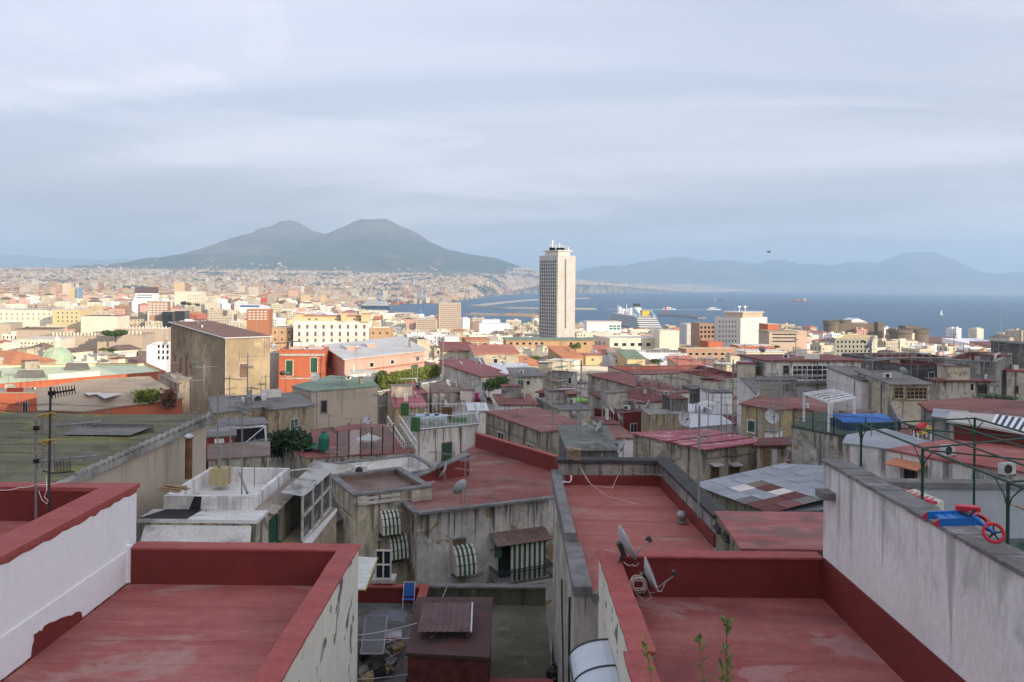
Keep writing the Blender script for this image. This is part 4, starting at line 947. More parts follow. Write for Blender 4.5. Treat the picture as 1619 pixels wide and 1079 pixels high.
# gazebo
gz = BX('glazed_gazebo', 'glazed roof pavilion with a hipped maroon roof, left of the lime parasol', 852, 880, 913, 626, 100, 40, wm=FRAMB, rm=REDO, slab=(.35,.15))
for q in [(860,630,868,641),(870,631,878,642),(884,631,892,642),(895,630,903,640)]: win(gz, *q, 'plain', FRAMW)
c = Vector((sum(p_[0] for p_ in gz['poly'])/4, sum(p_[1] for p_ in gz['poly'])/4, gz['z']+1.0)); op = inset(gz['poly'], -.5); m = MB()
for i in range(4): m.add([(*op[i],gz['z']+.12), (*op[(i+1)%4],gz['z']+.12), c], [(0,1,2)])
m.build('hip_roof', REDO, gz['root'])
def parasol(px, py, d, w, label, mat, cat='parasol', hh=2.2, sag=.35):
    c = Vector(P(px, py, d)); r_ = w/F*d/2; rt_ = empty('parasol', c-Z3*hh, label, cat)
    n = 8; m = MB(); top = c+Z3*sag; rim = [c+Vector((r_*math.cos(6.283*i/n), r_*math.sin(6.283*i/n), 0)) for i in range(n)]
    for i in range(n):
        a, q = rim[i], rim[(i+1) % n]; m.add([a, q, top], [(0,1,2)]); mid = (a+q)/2; m.add([a, q, q-Z3*.18, mid-Z3*.10, a-Z3*.18], [(0,4,3,2,1)])
    m.build('canopy', mat, rt_); MB().bar(c-Z3*hh, top+Z3*.1, .03, 6).build('pole', WSTEEL, rt_)
    m = MB()
    for a in rim: m.bar(top-Z3*.05, a-Z3*.02, .012, 3)
    m.build('ribs', STEEL, rt_); return rt_
parasol(914, 632, 98, 33, 'bright lime green parasol beside the glazed gazebo', plain('lime_canvas', (.24,.55,.07), .8))
parasol(583, 693, 63, 38, 'white parasol behind the black lattice fence', plain('white_canvas', (.72,.72,.70), .8))
parasol(1118, 638, 100, 30, 'white parasol near the plain white rooftop room', plain('white_canvas', (.72,.72,.70), .8))
b = BX('grey_roofed_house', 'low house with a pale grey roof in front of the glazed gazebo', 868, 885, 935, 650, 84, 14, wm=GREYP, rm=GREYR, dl=9)
b = BX('red_roofed_house', 'house with a flat maroon roof and two air conditioners, left of the gazebo', 785, 792, 848, 641, 88, 6, wm=WHTD, rm=REDO, slab=(.3,.12), dl=8)
b = BX('white_house', 'rough white terrace house with washing and plants under a maroon roof', 698, 762, 800, 597, 112, 30, wm=WHTS, rm=REDM, slab=(.4,.15), tilt=.8)
win(b, 757, 604, 775, 618, 'plain', WSTEEL, nx=4); win(b, 787, 598, 793, 610, 'dark', FRAMB)
b = BX('stone_walled_house', 'long tuff walled house with a maroon pitched roof beside the hedge', 696, 748, 790, 590, 128, 38, wm=TUFF, rm=REDM, slab=(.3,.15), tilt=1.2)
b = BX('solar_roofed_house', 'white low house with a dark solar panel roof behind the maroon roofs', 692, 704, 772, 588, 150, 10, wm=WHTD, rm=plain('solar_blue', (.10,.12,.16), .35), slab=(.15,.12), dl=9, tilt=1.6)
b = BX('white_roofed_house', 'house with a white sheet roof and plant filled terrace, left of the green terrace block', 775, 786, 845, 592, 135, 8, wm=CREAM, rm=plain('white_sheet', (.60,.61,.63), .6), slab=(.25,.12), dl=10, tilt=.8)
b = BX('terrace_house', 'pale yellow house with a teal door and a small grey roof', 806, 814, 858, 596, 118, 8, wm=CREAM, rm=GREYR, slab=(.35,.12), dl=7, tilt=.5)
win(b, 819, 602, 827, 614, 'dark', GRNS, pm=plain('teal_door', (.03,.16,.14), .6), name='door'); win(b, 832, 602, 838, 609, 'plain', FRAMW)
b = BX('grey_house', 'grey house with tall dark windows and a planted roof terrace with green netting', 842, 905, 913, 590, 135, 62, wm=GREYP, rm=GREYR, par=(.5,.3,COPG))
wingrid(b, [(602, [886, 901]), (616, [886, 901])], 4, 9)
b = BX('pink_roofed_house', 'low house with a wide flat raspberry red roof beside the tall tan house', 598, 624, 677, 646, 92, 12, wm=YELL, rm=roofpaint('raspberry_roof', (.34,.085,.10), (.38,.14,.15), dirt=.25, sc=.5), slab=(.1,.12), dl=14)
win(b, 643, 648, 648, 661, 'plain', FRAMW)
b = BX('pink_roofed_house', 'upper low house with a raspberry roof and weathered yellow wall by the hedge', 598, 640, 676, 624, 104, 14, wm=YELL, rm=MATS['raspberry_roof'], slab=(.1,.12), dl=12)
b = BX('grey_house', 'grey plastered house with bare sticks on its flat roof', 676, 684, 735, 622, 100, 8, wm=GREYP, rm=BRWN, slab=(.1,.12), dl=10)
b = BX('white_house', 'small white terrace house with a dark green awning roof in front of the maroon roofs', 738, 742, 770, 650, 80, 5, wm=WHTS, rm=plain('white_sheet', (.60,.61,.63), .6), slab=(.2,.08), dl=5)
b = BX('brown_roofed_house', 'flat roofed house with a faded red terrace behind the railed terrace', 700, 704, 785, 640, 96, 6, wm=WHTS, rm=REDO, par=(.5,.25,COPW), dl=7)
# ================================================================== sunlit town: the buildings that stand out
PROT = [(962,1046,522,1440)]                                  # (x0, x1, lowest row to keep free, depth)
def LB(name, label, xl, xc, xr, yt, yb, d, th=6, **k):
    b = BX(name, label, xl, xc, xr, yt, d, th, **k); PROT.append((min(xl, xc)-1, xr+1, yb, d)); return b
BIG = LB('stained_block', 'big windowless block with dark rain stains and a brown roof, left', 270, 357, 427, 535, 640, 112, 40, wm=BIGB, rm=roofpaint('brown_sheet_roof', (.17,.095,.07), (.21,.12,.09), dirt=.3, sc=.5), slab=(.25,.10), tilt=1.2)
b = BIG; op = inset(b['poly'], -.30); m = MB()
for i in range(4):
    j = (i+1) % 4; m.bar((*op[i], b['zs'][i]+.02), (*op[j], b['zs'][j]+.02), .09, 5)
m.build('eave_trim', plain('white_sheet', (.60,.61,.63), .6), b['root'])
win(b, 377, 574, 392, 598, 'dark', COPW, pm=FRAMB); win(b, 307, 573, 315, 582, 'dark', COPW)
m = MB()
for x0, x1, y0, y1 in [(274,280,562,592),(282,289,566,594),(291,298,562,596)]:
    h = hit(b, (x0+x1)/2, (y0+y1)/2); m.obox(h[0]+h[2]*.03, h[1]*((x1-x0)/F*h[3]*.55), h[2]*.03, Z3*((y1-y0)/2/F*h[3]))
m.build('bare_brick_panel', wall('bare_brick', (.34,.13,.09), (.22,.10,.075), dirt=.8, sc=2), b['root'])
m = MB()
for x, y0, y1 in [(301,524,575),(357.5,536,640),(419,534,560)]:
    h = hit(b, x, (y0+y1)/2); 
    if h: m.bar(h[0]+h[2]*.08+Z3*((y1-y0)/2/F*h[3]), h[0]+h[2]*.08-Z3*((y1-y0)/2/F*h[3]), .07, 6)
m.build('drain_pipe', COPW, b['root'])
OR = LB('orange_house', 'bright orange rendered house with two green shuttered windows and a grey roof', 430, 441, 514, 553, 626, 121.5, 7, wm=ORNG, rm=SILV, par=(.25,.3,ORNG), dl=6)
for q in [(451,569,464,595),(490,565,503,590)]: win(OR, *q, 'shutter', plain('cream_surround', (.66,.58,.42), .8))
h1, h2 = hit(OR, 443, 567), hit(OR, 512, 562); m = MB(); m.obox((h1[0]+h2[0])/2+Z3*.3, h1[1]*((h2[0]-h1[0]).length/2+.1), h1[2]*.2, Z3*.16); m.build('cornice', COPW, OR['root'])
m = MB(); m.obox((h1[0]+h2[0])/2-Z3*3.3, h1[1]*((h2[0]-h1[0]).length/2), h1[2]*.08, Z3*.10); m.build('string_course', COPW, OR['root'])
LB('white_house', 'narrow white stair block between the stained block and the orange house', 425, 427, 442, 560, 572, 125, 5, wm=WHITE, rm=SILV, dl=4)
LB('orange_wall_house', 'low orange parapet house right of the orange shuttered house', 500, 504, 552, 585, 604, 126, 6, wm=ORNG, rm=ORGR, dl=5)
LB('white_wall_house', 'low plain white wall behind the pale green roof of the tan house', 548, 552, 592, 591, 612, 112, 6, wm=WHITE, rm=PALER, dl=4)
PNK = B('pink_house', 'long pink house with a big pale grey pitched roof, left of the hedge', [(545,569,-11.4),(671,555.5,-11.4),(637,533,-10.25),(513,547,-10.25)], z=-11.4, wm=PINK, rm=SILV, slab=(.45,.16)); PROT.append((512,672,600,121))
win(PNK, 650, 577, 661, 592, 'dark', GRNS, pm=GRNS, name='door')
for q in [(584,573,591,581),(617,569,623,576),(657,564,663,571)]: win(PNK, *q, 'dark', FRAMW)
h1, h2 = hit(PNK, 575, 585), hit(PNK, 668, 573); m = MB(); m.obox((h1[0]+h2[0])/2, (h2[0]-h1[0])/2, h1[2]*.35, Z3*.07); m.build('tile_string', ORGR, PNK['root'])
for a in [(556,553),(588,549)]:
    q = Vector(PZ(a[0], a[1], -10.7)); m = MB(); m.obox(q+Z3*.25, (.7,.1,0), (-.1,.9,0), (0,0,.4)); o = m.build('dormer', PINK, PNK['root'])
    MB().obox(q+Z3*.70, (.9,.12,0), (-.1,1.1,.12), (0,0,.05)).build('dormer_roof', SILV, o)
b = B('tilted_roof_house', 'orange house under a wide weathered tan roof of uneven sheets, left', [(62,650,-15.6),(132,652,-15.6),(288,630,-14.2),(234,597,-13.0),(140,602,-13.0),(60,617,-13.6)], z=-15.6, wm=ORNG, rm=TANR, slab=(.2,.15)); PROT.append((50,290,652,100))
for q in [((112,612),(160,606),(190,616),(140,625)), ((150,622),(185,615),(196,622),(165,630))]:
    m = MB(); w = [PZ(x, y, -14.05+.02*i) for i, (x, y) in enumerate(q)]; m.add(w+[(x,y,z-.06) for x,y,z in w], [(0,1,2,3),(1,0,4,5),(2,1,5,6),(3,2,6,7),(0,3,7,4)]).build('roof_patch', SILV, b['root'])
b = B('tilted_roof_house', 'small tan lean-to roof raised at the foot of the stained block', [(250,593,-13.2),(283,607,-13.2),(300,598,-12.4),(266,590,-12.4)], z=-13.2, wm=CRMG, rm=TANR, slab=(.3,.15))
b = B('long_orange_house', 'long low orange parapet house with a broad pale green flat roof, far left', [(-70,613),(262,587),(232,574),(-70,578)], d=124, wm=ORNG, rm=LIME, par=(.5,.45,ORNG)); PROT.append((-80,264,600,124)); LO = b
for x, y, w in [(46,597,2.2),(120,585,2.0)]:
    q = Vector(PZ(x, y, LO['z']-.45)); rl = empty('rooftop_skylight', q, 'grey gabled skylight on the pale green roof, %s' % ('nearer the left edge' if x < 60 else 'right of the nearer skylight'), 'skylight')
    m = MB(); m.add([q+Vector(p_) for p_ in [(-w,-.8,0),(w,-.8,0),(w,1.6,0),(-w,1.6,0),(-w,.4,1.3),(w,.4,1.3)]], [(0,1,5,4),(2,3,4,5),(1,2,5),(3,0,4)]); m.build('glazing', GREYR, rl)
    m = MB(); m.bar(q+Vector((-w,.4,1.32)), q+Vector((w,.4,1.32)), .08, 5); m.build('ridge', COPW, rl)
LB('orange_wall_house', 'orange house front with a cream lower panel, left edge below the pale green roof', -40, -30, 60, 622, 655, 112, 3, wm=ORNG, rm=TANR, dl=5)
LB('white_house', 'white four storey house with green shutters just left of the stained block', 232, 246, 274, 541, 578, 190, 15, wm=WHITE, rm=PALER, par=(.6,.3,WHITE)); wingrid(b, [(y, [251,258,265]) for y in (548,557,566)], 3, 5, GRNS)
# domed church
c = Vector(P(90, 573, 260)); r_ = 23.5/F*260
ch = empty('domed_church', (c.x, c.y, ground(c.x, c.y)), 'church with a ribbed pale green dome and lantern, far left', 'church'); PROT.append((60,120,576,255))
MB().lathe((c.x,c.y,0), [(r_*1.02,ground(c.x,c.y)),(r_*1.02,c.z)], 24).build('drum', IVORY, ch)
dome_m = roofpaint('green_dome', (.30,.42,.30), (.38,.47,.34), dirt=.35, dark=(.20,.24,.14), sc=.6)
prf = [(r_*math.cos(t), c.z+r_*1.02*math.sin(t)) for t in lin(0, math.pi/2-.12, 12)]
MB().lathe((c.x,c.y,0), prf, 32).build('dome', dome_m, ch, True)
for k in range(8):
    m = MB(); t_ = 2*math.pi*k/8+.25-math.pi/2; pr = [Vector((c.x+q*1.01*math.cos(t_), c.y+q*1.01*math.sin(t_), z)) for q, z in prf]
    m.path(pr, .22, 5); m.build('rib', GOLD if k == 0 else dome_m, ch)
MB().lathe((c.x,c.y,0), [(1.1,prf[-1][1]-.2),(1.1,prf[-1][1]+1.9),(1.4,prf[-1][1]+2.0),(.9,prf[-1][1]+2.7),(.3,prf[-1][1]+3.3),(.12,prf[-1][1]+4.4),(0,prf[-1][1]+4.5)], 10).build('lantern', IVORY, ch)
FOOT.append([(c.x-7,c.y-7),(c.x+7,c.y-7),(c.x+7,c.y+7),(c.x-7,c.y+7)])
# crenellated convent walls and umbrella pine
def merlons(b, x0, x1, n, mat, hpx=4):
    m = MB()
    for x in lin(x0, x1, n):
        h = hit(b, x, ray_y(b, x))
        if h:
            w = (x1-x0)/n*.45/F*h[3]; q = Vector((h[0].x, h[0].y, b['z'])); m.obox(q+Z3*(hpx/F*h[3]/2)-h[2]*.3, h[1]*(w/2), h[2]*.3, Z3*(hpx/F*h[3]/2)); m.obox(q+Z3*(hpx/F*h[3]+.25)-h[2]*.3, h[1]*(w*.3), h[2]*.2, Z3*.3)
    o = prop(m.build('merlon', mat, b['root']), kind='stuff')
def ray_y(b, x):                            # a row just under the top of b in column x
    for y in range(455, 700):
        h = hit(b, x, y)
        if h and h[0].z < b['z']-.3: return y
    return 600
b = LB('convent_wall', 'long beige convent block topped by pale pointed merlons, left', 58, 62, 158, 531, 537, 430, 4, wm=TAN, rm=TANR, dl=25); merlons(b, 84, 156, 14, IVORY)
b = LB('convent_wall', 'second beige convent wall with merlons in front of the umbrella pine', 150, 154, 224, 529, 535, 415, 3, wm=TAN, rm=TANR, dl=18); merlons(b, 160, 222, 11, IVORY)
b = LB('convent_wall', 'farther row of merlons running left of the stained block behind the pine', 176, 180, 266, 520, 530, 520, 3, wm=TAN, rm=PALER, dl=14); merlons(b, 184, 262, 16, IVORY, 3)
b = LB('long_palace', 'very long ivory palace with small dark windows at the left edge', -60, -50, 82, 489, 508, 900, 3, wm=IVORY, rm=PALER, dl=40)
wingrid(b, [(497, lin(-40, 78, 15)), (504, lin(-40, 78, 15))], 1.6, 2.8, FRAMB); wingrid(b, [(489.5, lin(25, 80, 12))], 2.6, 1.5, GLASS, 'dormer')
b = LB('yellow_palace', 'yellow palace wing with green shutters joined to the long ivory palace', 80, 83, 127, 490, 513, 860, 4, wm=GOLD, rm=PALER, dl=30)
wingrid(b, [(495, lin(92, 121, 5)), (502, lin(92, 121, 5)), (508, lin(92, 121, 5))], 2, 3, GRNS)
LB('brown_roofed_hall', 'long low hall with a brown roof right of the yellow palace', 124, 128, 186, 500, 507, 820, 4, wm=IVORY, rm=BRWN, dl=30)
LB('green_roofed_hall', 'hall with a mint green roof at the left edge', -20, -8, 17, 512, 522, 700, 10, wm=TAN, rm=plain('mint_roof', (.30,.48,.34), .7), dl=24)
LB('brown_roofed_hall', 'ochre church nave with a brown roof left of the merlon walls', 20, 26, 80, 521, 534, 600, 4, wm=TAN, rm=BRWN, dl=22, slab=(.5,.5))
b = LB('white_palace', 'long white palace with arched top storey behind the dome', 26, 30, 92, 537, 552, 400, 5, wm=IVORY, rm=PALER, dl=18); wingrid(b, [(543, lin(34, 88, 10)), (549, lin(34, 88, 10))], 2, 3.2, FRAMB)
b = LB('slab_apartments', 'brown apartment slab with pale balcony bands, left', 219, 236, 266, 477, 500, 1100, 14, wm=BRICK, rm=PALER, dl=20); wingrid(b, [(y, lin(238, 262, 5)) for y in (481,485,489,493,497)], 4, 1.6, FRAMW, 'balcony')
LB('dark_tower_block', 'dark brown slab block rising above the left part of the town', 211, 213, 243, 454, 464, 1900, 3, wm=plain('dark_brown_cladding', (.13,.085,.08), .7), rm=GREYR, dl=30)
b = LB('white_block', 'white block with dark window bands below the dark brown slab', 209, 213, 243, 464, 476, 1700, 3, wm=WHITE, rm=PALER, dl=30); wingrid(b, [(y, [228]) for y in (467,471)], 24, 1.2, GLASS)
LB('two_colour_block', 'small block half yellow and half blue in the far left of town', 106, 108, 121, 455, 464, 2000, 3, wm=GOLD, rm=PALER, dl=25); LB('blue_block', 'narrow blue block beside the yellow far left block', 120, 121, 125, 455, 464, 1990, 3, wm=plain('blue_panel', (.25,.36,.5), .6), rm=PALER, dl=20)
LB('glass_block', 'low dark glass block in front of the brown apartment slab', 252, 256, 272, 493, 501, 1080, 4, wm=GLASS, rm=PALER, dl=20); LB('glass_block', 'second dark glass block right of the low dark glass block', 275, 277, 292, 492, 502, 1060, 4, wm=GLASS, rm=PALER, dl=20)
b = LB('pale_block', 'tall pale tuff coloured block left of the red crane', 272, 276, 318, 461, 483, 1500, 5, wm=IVORY, rm=PALER, dl=30); wingrid(b, [(y, lin(298, 316, 6)) for y in (468,473,478)], 1.2, 3, BRICK)
b = LB('brick_apartments', 'orange brick apartment block left of the white hotel', 386, 390, 426, 489, 511, 800, 6, wm=plain('orange_brick', (.40,.17,.085), .85), rm=PALER, dl=18); wingrid(b, [(y, lin(395, 420, 5)) for y in (493,497,501,505)], 4.2, 1.5, FRAMW, 'balcony')
b = LB('blue_banded_building', 'low white building with a long blue band and pale lettering strip, left of the ferries', 376, 379, 412, 482, 488, 1350, 3, wm=WHITE, rm=PALER, dl=20); wingrid(b, [(484.5, [395])], 31, 3, plain('blue_band', (.05,.12,.36), .6), 'blue_band')
b = LB('ochre_house', 'ochre house with dark windows left of the white hotel', 427, 430, 460, 518, 546, 425, 6, wm=OCHR, rm=PALER, par=(.6,.4,OCHR), dl=16); wingrid(b, [(526, [435,446,457]), (537, [435,446,457])], 3, 5, FRAMB)
HT = LB('white_hotel', 'long white palazzo with arched windows and a yellow attic', 459, 464, 584, 508, 541, 420, 5, wm=plain('bright_white_render', (.74,.71,.66), .85, var=.04), rm=PALER, dl=18)
xs = lin(473, 576, 9); wingrid(HT, [(517, xs)], 3.6, 6, FRAMB); wingrid(HT, [(529, xs)], 3.6, 8, FRAMB); wingrid(HT, [(538.5, xs)], 3.4, 5, FRAMB)
m = MB()
for x in xs:
    h = hit(HT, x, 517); w = 2.6/F*h[3]; ps = [h[0]+h[1]*(w*math.cos(t_))+Z3*(2.2/F*h[3]+w*math.sin(t_))+h[2]*.05 for t_ in lin(0, math.pi, 9)]; m.path(ps, .12, 4)
    h = hit(HT, x, 533); m.obox(h[0], h[1]*1.7, h[2]*.5, Z3*.35)
prop(m.build('arch_and_balcony', IVORY, HT['root']), kind='stuff')
a = BX('attic_storey', 'yellow set back attic storey on top of the white palazzo', 463, 466, 583, 500, 423, 5, base=HT['z']-.1, wm=GOLD, rm=ORGR, dl=12, slab=(.5,.3)); wingrid(a, [(505, [489,500,531,538,546,560,570])], 4, 2.6, FRAMB)
for q in [(463,465,478,497),(538,539,546,495),(570,571,584,497)]: 
    BX('attic_pavilion', 'yellow pavilion on the attic of the white palazzo, %s' % {463:'left end',538:'middle',570:'right end'}[q[0]], q[0], q[1], q[2], q[3], 421.5, 5, base=HT['z']-.1, wm=GOLD, rm=ORGR, dl=9)
b = LB('ochre_house', 'ochre house with three dark windows right of the white palazzo', 583, 585, 618, 519, 536, 424, 5, wm=OCHR, rm=PALER, par=(.6,.4,OCHR), dl=16); wingrid(b, [(527, [590,601,612])], 3.4, 5, FRAMB)
PT = LB('perforated_tower', 'beige office tower with staggered small square windows, beyond the pink roof', 688, 694, 729, 479, 523, 1250, 9, wm=TAN, rm=PALER, dl=28)
m_rows = [(483+i*3.2, [x+(1.2 if i % 2 else 0) for x in lin(697, 726, 9)]) for i in range(12)]; wingrid(PT, m_rows, 1.5, 1.7, FRAMB)
b = LB('perforated_block', 'lower beige office wing with the same staggered windows', 655, 658, 689, 504, 523, 1230, 6, wm=TAN, rm=PALER, dl=20); wingrid(b, [(507+i*3.2, [x+(1.2 if i % 2 else 0) for x in lin(661, 687, 8)]) for i in range(5)], 1.6, 1.8, FRAMB)
b = LB('brick_office', 'brown brick office with tall white framed windows, centre', 722, 736, 774, 537, 556, 420, 12, wm=BRICK, rm=ORGR, dl=14, slab=(.5,.4)); wingrid(b, [(547, [732.5,744,755,767])], 4.5, 9, GLASS, fm=FRAMW)
b = LB('brick_office', 'long ochre brick office with square white windows below the tower', 776, 800, 940, 538, 555, 425, 6, wm=OCHR, rm=GRNR, dl=16, slab=(.7,.5)); wingrid(b, [(543.5, [808,818,828,838,848,857,903,914,925])], 4.2, 4.2, GLASS, fm=FRAMW); wingrid(b, [(546, [887])], 5, 15, BRICK)
LB('white_stepped_building', 'white stepped harbour building left of the tower', 752, 758, 806, 512, 524, 1080, 6, wm=WHITE, rm=PALER, dl=25); LB('white_stepped_building', 'upper white storey of the stepped harbour building', 755, 762, 790, 506, 513, 1110, 6, wm=WHITE, rm=PALER, dl=25)
# the tower
TW = LB('white_tower', 'tall white concrete tower with ribbed left side and aerials on top', 853, 882, 910, 404, 532, 780, 36, wm=plain('tower_concrete', (.50,.475,.435), .8, var=.08, scale=.15), rm=PALER)
m = MB(); pn = MB(); A, Bc, Dl = Vector(TW['poly'][0]), None, None
hh = hit(TW, 866, 470); e, n = hh[1], hh[2]; ztop = TW['z']; L = (Vector(TW['poly'][hh[4]])-Vector(TW['poly'][(hh[4]+1) % 4])).length; s0 = Vector((*TW['poly'][hh[4]], 0))
for i in range(10):
    q = s0+e*(L*(i+.5)/10); m.obox((q.x, q.y, ztop-60), e*(L/10*.17), n*.42, Z3*57)
m.build('rib', plain('tower_concrete', (0,0,0)), TW['root'])
for f_ in range(32):
    z = ztop-6-f_*3.4; q = s0+e*(L/2); pn.obox((q.x, q.y, z), e*(L*.49), n*.12, Z3*1.25)
prop(pn.build('window_band', GLASS, TW['root']), kind='stuff')
m = MB(); hh = hit(TW, 894, 470)
for f_ in range(31):
    y = 411.5+f_*3.55; h = hit(TW, 894, y)
    if h: m.obox(h[0], h[1]*1.0, h[2]*.08, Z3*.75)
prop(m.build('window', GLASS, TW['root']), kind='stuff')
m = MB()
for f_ in range(32):
    for (i0) in (0, 3):
        pass
hr = hit(TW, 896, 470); Lr = (Vector(TW['poly'][hr[4]])-Vector(TW['poly'][(hr[4]+1) % 4])).length; sr0 = Vector((*TW['poly'][hr[4]], 0)); q = sr0+hr[1]*(Lr/2)
for f_ in range(31): m.obox((q.x,q.y,ztop-7.7-f_*3.4), hr[1]*(Lr*.49), hr[2]*.06, Z3*.09)
for s_ in lin(.08, .92, 7): q2 = sr0+hr[1]*(Lr*s_); m.obox((q2.x,q2.y,ztop-60), hr[1]*.10, hr[2]*.06, Z3*55)
prop(m.build('panel_joint', COPW, TW['root']), kind='stuff')
cx_ = sum(p_[0] for p_ in TW['poly'])/4; cy_ = sum(p_[1] for p_ in TW['poly'])/4
m = MB(); ip = inset(TW['poly'], 4); m.prism(ip, ztop, ztop+4.4); m.prism(inset(TW['poly'], 2), ztop+4.4, ztop+5.4); m.build('crown', PALER, TW['root'])
m = MB()
for dx, dy, h, w in [(-5,0,11,.7),(-7,-3,7,.2),(2,1,8,.5),(6,-2,6,.35),(9,2,5,.2),(4,4,6,.25),(-2,-4,6,.3),(11,-1,4,.6)]: m.bar((cx_+dx,cy_+dy,ztop+5), (cx_+dx,cy_+dy,ztop+5+h), w, 6)
for i in range(9): q = ip[i % 4]; m.box(cx_+rnd.uniform(-9,9)-1, cx_+rnd.uniform(-9,9)+1, cy_-4, cy_+2, ztop+5.3, ztop+5.4+rnd.uniform(1,3.4))
m.build('aerial_cluster', WSTEEL, TW['root'])
# right of the tower
b = LB('white_terminal', 'white flat building with teal glass behind the town, right of the tower', 926, 928, 982, 510, 524, 1000, 5, wm=WHITE, rm=PALER, dl=25, slab=(.8,1.2)); wingrid(b, [(516, [966,972,978]), (520, [966,972,978])], 5, 2.8, plain('teal_glass', (.05,.20,.18), .3))
b = LB('cream_building', 'long cream building with square dark windows right of the tower', 938, 964, 1045, 535, 553, 430, 14, wm=IVORY, rm=PALER, par=(.6,.4,IVORY)); wingrid(b, [(545, [974,987,1000,1012,1025,1037])], 6.5, 5, GLASS, fm=FRAMW); wingrid(b, [(543, [942,948,955])], 3, 6, GLASS, fm=FRAMW)
LB('white_cube_building', 'blank white cube beside the long cream building', 1040, 1043, 1074, 523, 553, 425, 5, wm=IVORY, rm=PALER, dl=14)
b = LB('white_office_block', 'large white office block with rows of slit windows, roof plant and aerials', 1130, 1171, 1213, 503, 546, 560, 42, wm=plain('warm_white_render', (.66,.63,.57), .85, var=.05), rm=PALER, par=(.8,.5,IVORY)); OFB = b
wingrid(b, [(509+7.6*r0, lin(1138, 1163, 6)) for r0 in range(5)], 1.6, 3.2, GLASS)
m = MB(); hr = hit(b, 1192, 520)
for r0 in range(9): h = hit(b, 1192, 507+r0*4); m.obox(h[0], h[1]*13.5, h[2]*.06, Z3*.06)
prop(m.build('panel_joint', COPW, b['root']), kind='stuff')
a = BX('roof_plant_room', 'plant room with railings and aerials on the white office block', 1146, 1174, 1206, 495, 566, 42, base=b['z']-1, wm=TAN, rm=PALER, slab=(1.2,.5)); m = MB()
for x in lin(1148, 1204, 12): q = Vector(P(x, 495, 566+abs(x-1174)*.3)); m.bar(q, q+Z3*2.2, .12, 4)
for x in (1169, 1178): q = Vector(P(x, 495, 575)); m.bar(q, q+Z3*5, .3, 5); m.obox(q+Z3*4.5, (1,0,0), (0,.5,0), (0,0,.5))
m.build('aerial', WSTEEL, a['root'])
b = LB('dark_balcony_block', 'brown balcony block left of the white office block', 1103, 1106, 1131, 512, 540, 575, 5, wm=BRICK, rm=TANR, dl=20); wingrid(b, [(y, lin(1109, 1127, 4)) for y in (518,525,532)], 3.5, 3.6, GLASS, fm=GRNS)
LB('grey_gabled_hall', 'pale grey blank hall end left of the brown balcony block', 1084, 1086, 1106, 513, 530, 640, 5, wm=SILV, rm=PALER, dl=20)
b = LB('balcony_apartments', 'tan apartments with long balconies right of the white office block', 1212, 1216, 1262, 525, 545, 500, 6, wm=TAN, rm=TANR, dl=16, slab=(.6,.4)); wingrid(b, [(y, [1240]) for y in (529,534.5,540)], 38, 2.2, GLASS)
LB('orange_block', 'orange block behind the tan balcony apartments', 1211, 1214, 1232, 513, 526, 520, 6, wm=ORNG, rm=PALER, dl=14); LB('pink_block', 'pale pink block right of the tan balcony apartments', 1258, 1260, 1276, 524, 542, 505, 6, wm=PINK, rm=PALER, dl=14)
b = LB('terraced_apartments', 'stepped brown apartment house with orange brick and planted balconies', 1072, 1085, 1180, 552, 572, 330, 14, wm=BRICK, rm=TANR, par=(.8,.3,TAN)); wingrid(b, [(560, lin(1092, 1172, 9)), (568, lin(1092, 1172, 9))], 5, 4.5, GLASS, fm=IVORY)
b = LB('orange_block', 'orange roof storey above the brown stepped apartments', 1115, 1120, 1142, 541, 553, 345, 8, wm=ORNG, rm=ORGR, dl=10)
b = LB('orange_block', 'orange top storey house below the white office block', 1166, 1168, 1225, 547, 556, 360, 6, wm=ORNG, rm=PALER, dl=10); wingrid(b, [(551, lin(1172, 1220, 7))], 3, 4, FRAMB)
b = LB('white_banded_house', 'white house with a long shaded loggia right of the stepped brown apartments', 1176, 1180, 1240, 557, 570, 300, 6, wm=IVORY, rm=PALER, dl=10, slab=(.7,.3)); wingrid(b, [(562, lin(1184, 1235, 8))], 4.5, 3.5, FRAMB)
b = LB('grey_green_hotel', 'grey green hotel flank with many rows of small windows, right', 1320, 1379, 1387, 537, 572, 330, 62, wm=wall('grey_green_plaster', (.50,.48,.38), (.44,.43,.34), dirt=.3, sc=.3), rm=GOLD, par=(.7,.4,LIME)); GH = b
wingrid(b, [(541+7.2*i, [x for x in lin(1325, 1374, 9)]) for i in range(5)], 2.6, 3.8, GLASS)
# orange shuttered strip, yellow houses and roofs just behind the shade line
b = LB('yellow_house', 'egg yellow house with a small dark window beyond the cream long house', 918, 926, 952, 563, 578, 235, 8, wm=GOLD, rm=ORGR, dl=9); wingrid(b, [(569, [937])], 4, 4, FRAMB)
b = LB('tile_roofed_house', 'house with a bright orange pitched tile roof left of the egg yellow house', 882, 890, 922, 566, 577, 225, 18, wm=OCHR, rm=TILE, dl=12, slab=(.4,.15), tilt=2.2)
b = LB('tile_roofed_house', 'house with a red tile roof right of the egg yellow house', 944, 948, 972, 560, 574, 245, 6, wm=WHITE, rm=ORGR, dl=10, slab=(.4,.15), tilt=1.8)
b = LB('ridge_roofed_house', 'white house with a ridged cream and brown roof behind the long cream house', 966, 970, 992, 564, 576, 238, 6, wm=WHITE, rm=TANR, dl=10, slab=(.3,.15), tilt=1.8); wingrid(b, [(571, [975,985])], 3, 4, FRAMB)
b = LB('mossy_roofed_house', 'yellow house with a mossy brown pitched roof behind the long cream house', 988, 992, 1020, 568, 580, 228, 10, wm=GOLD, rm=GRNR, dl=10, slab=(.4,.15), tilt=1.8)
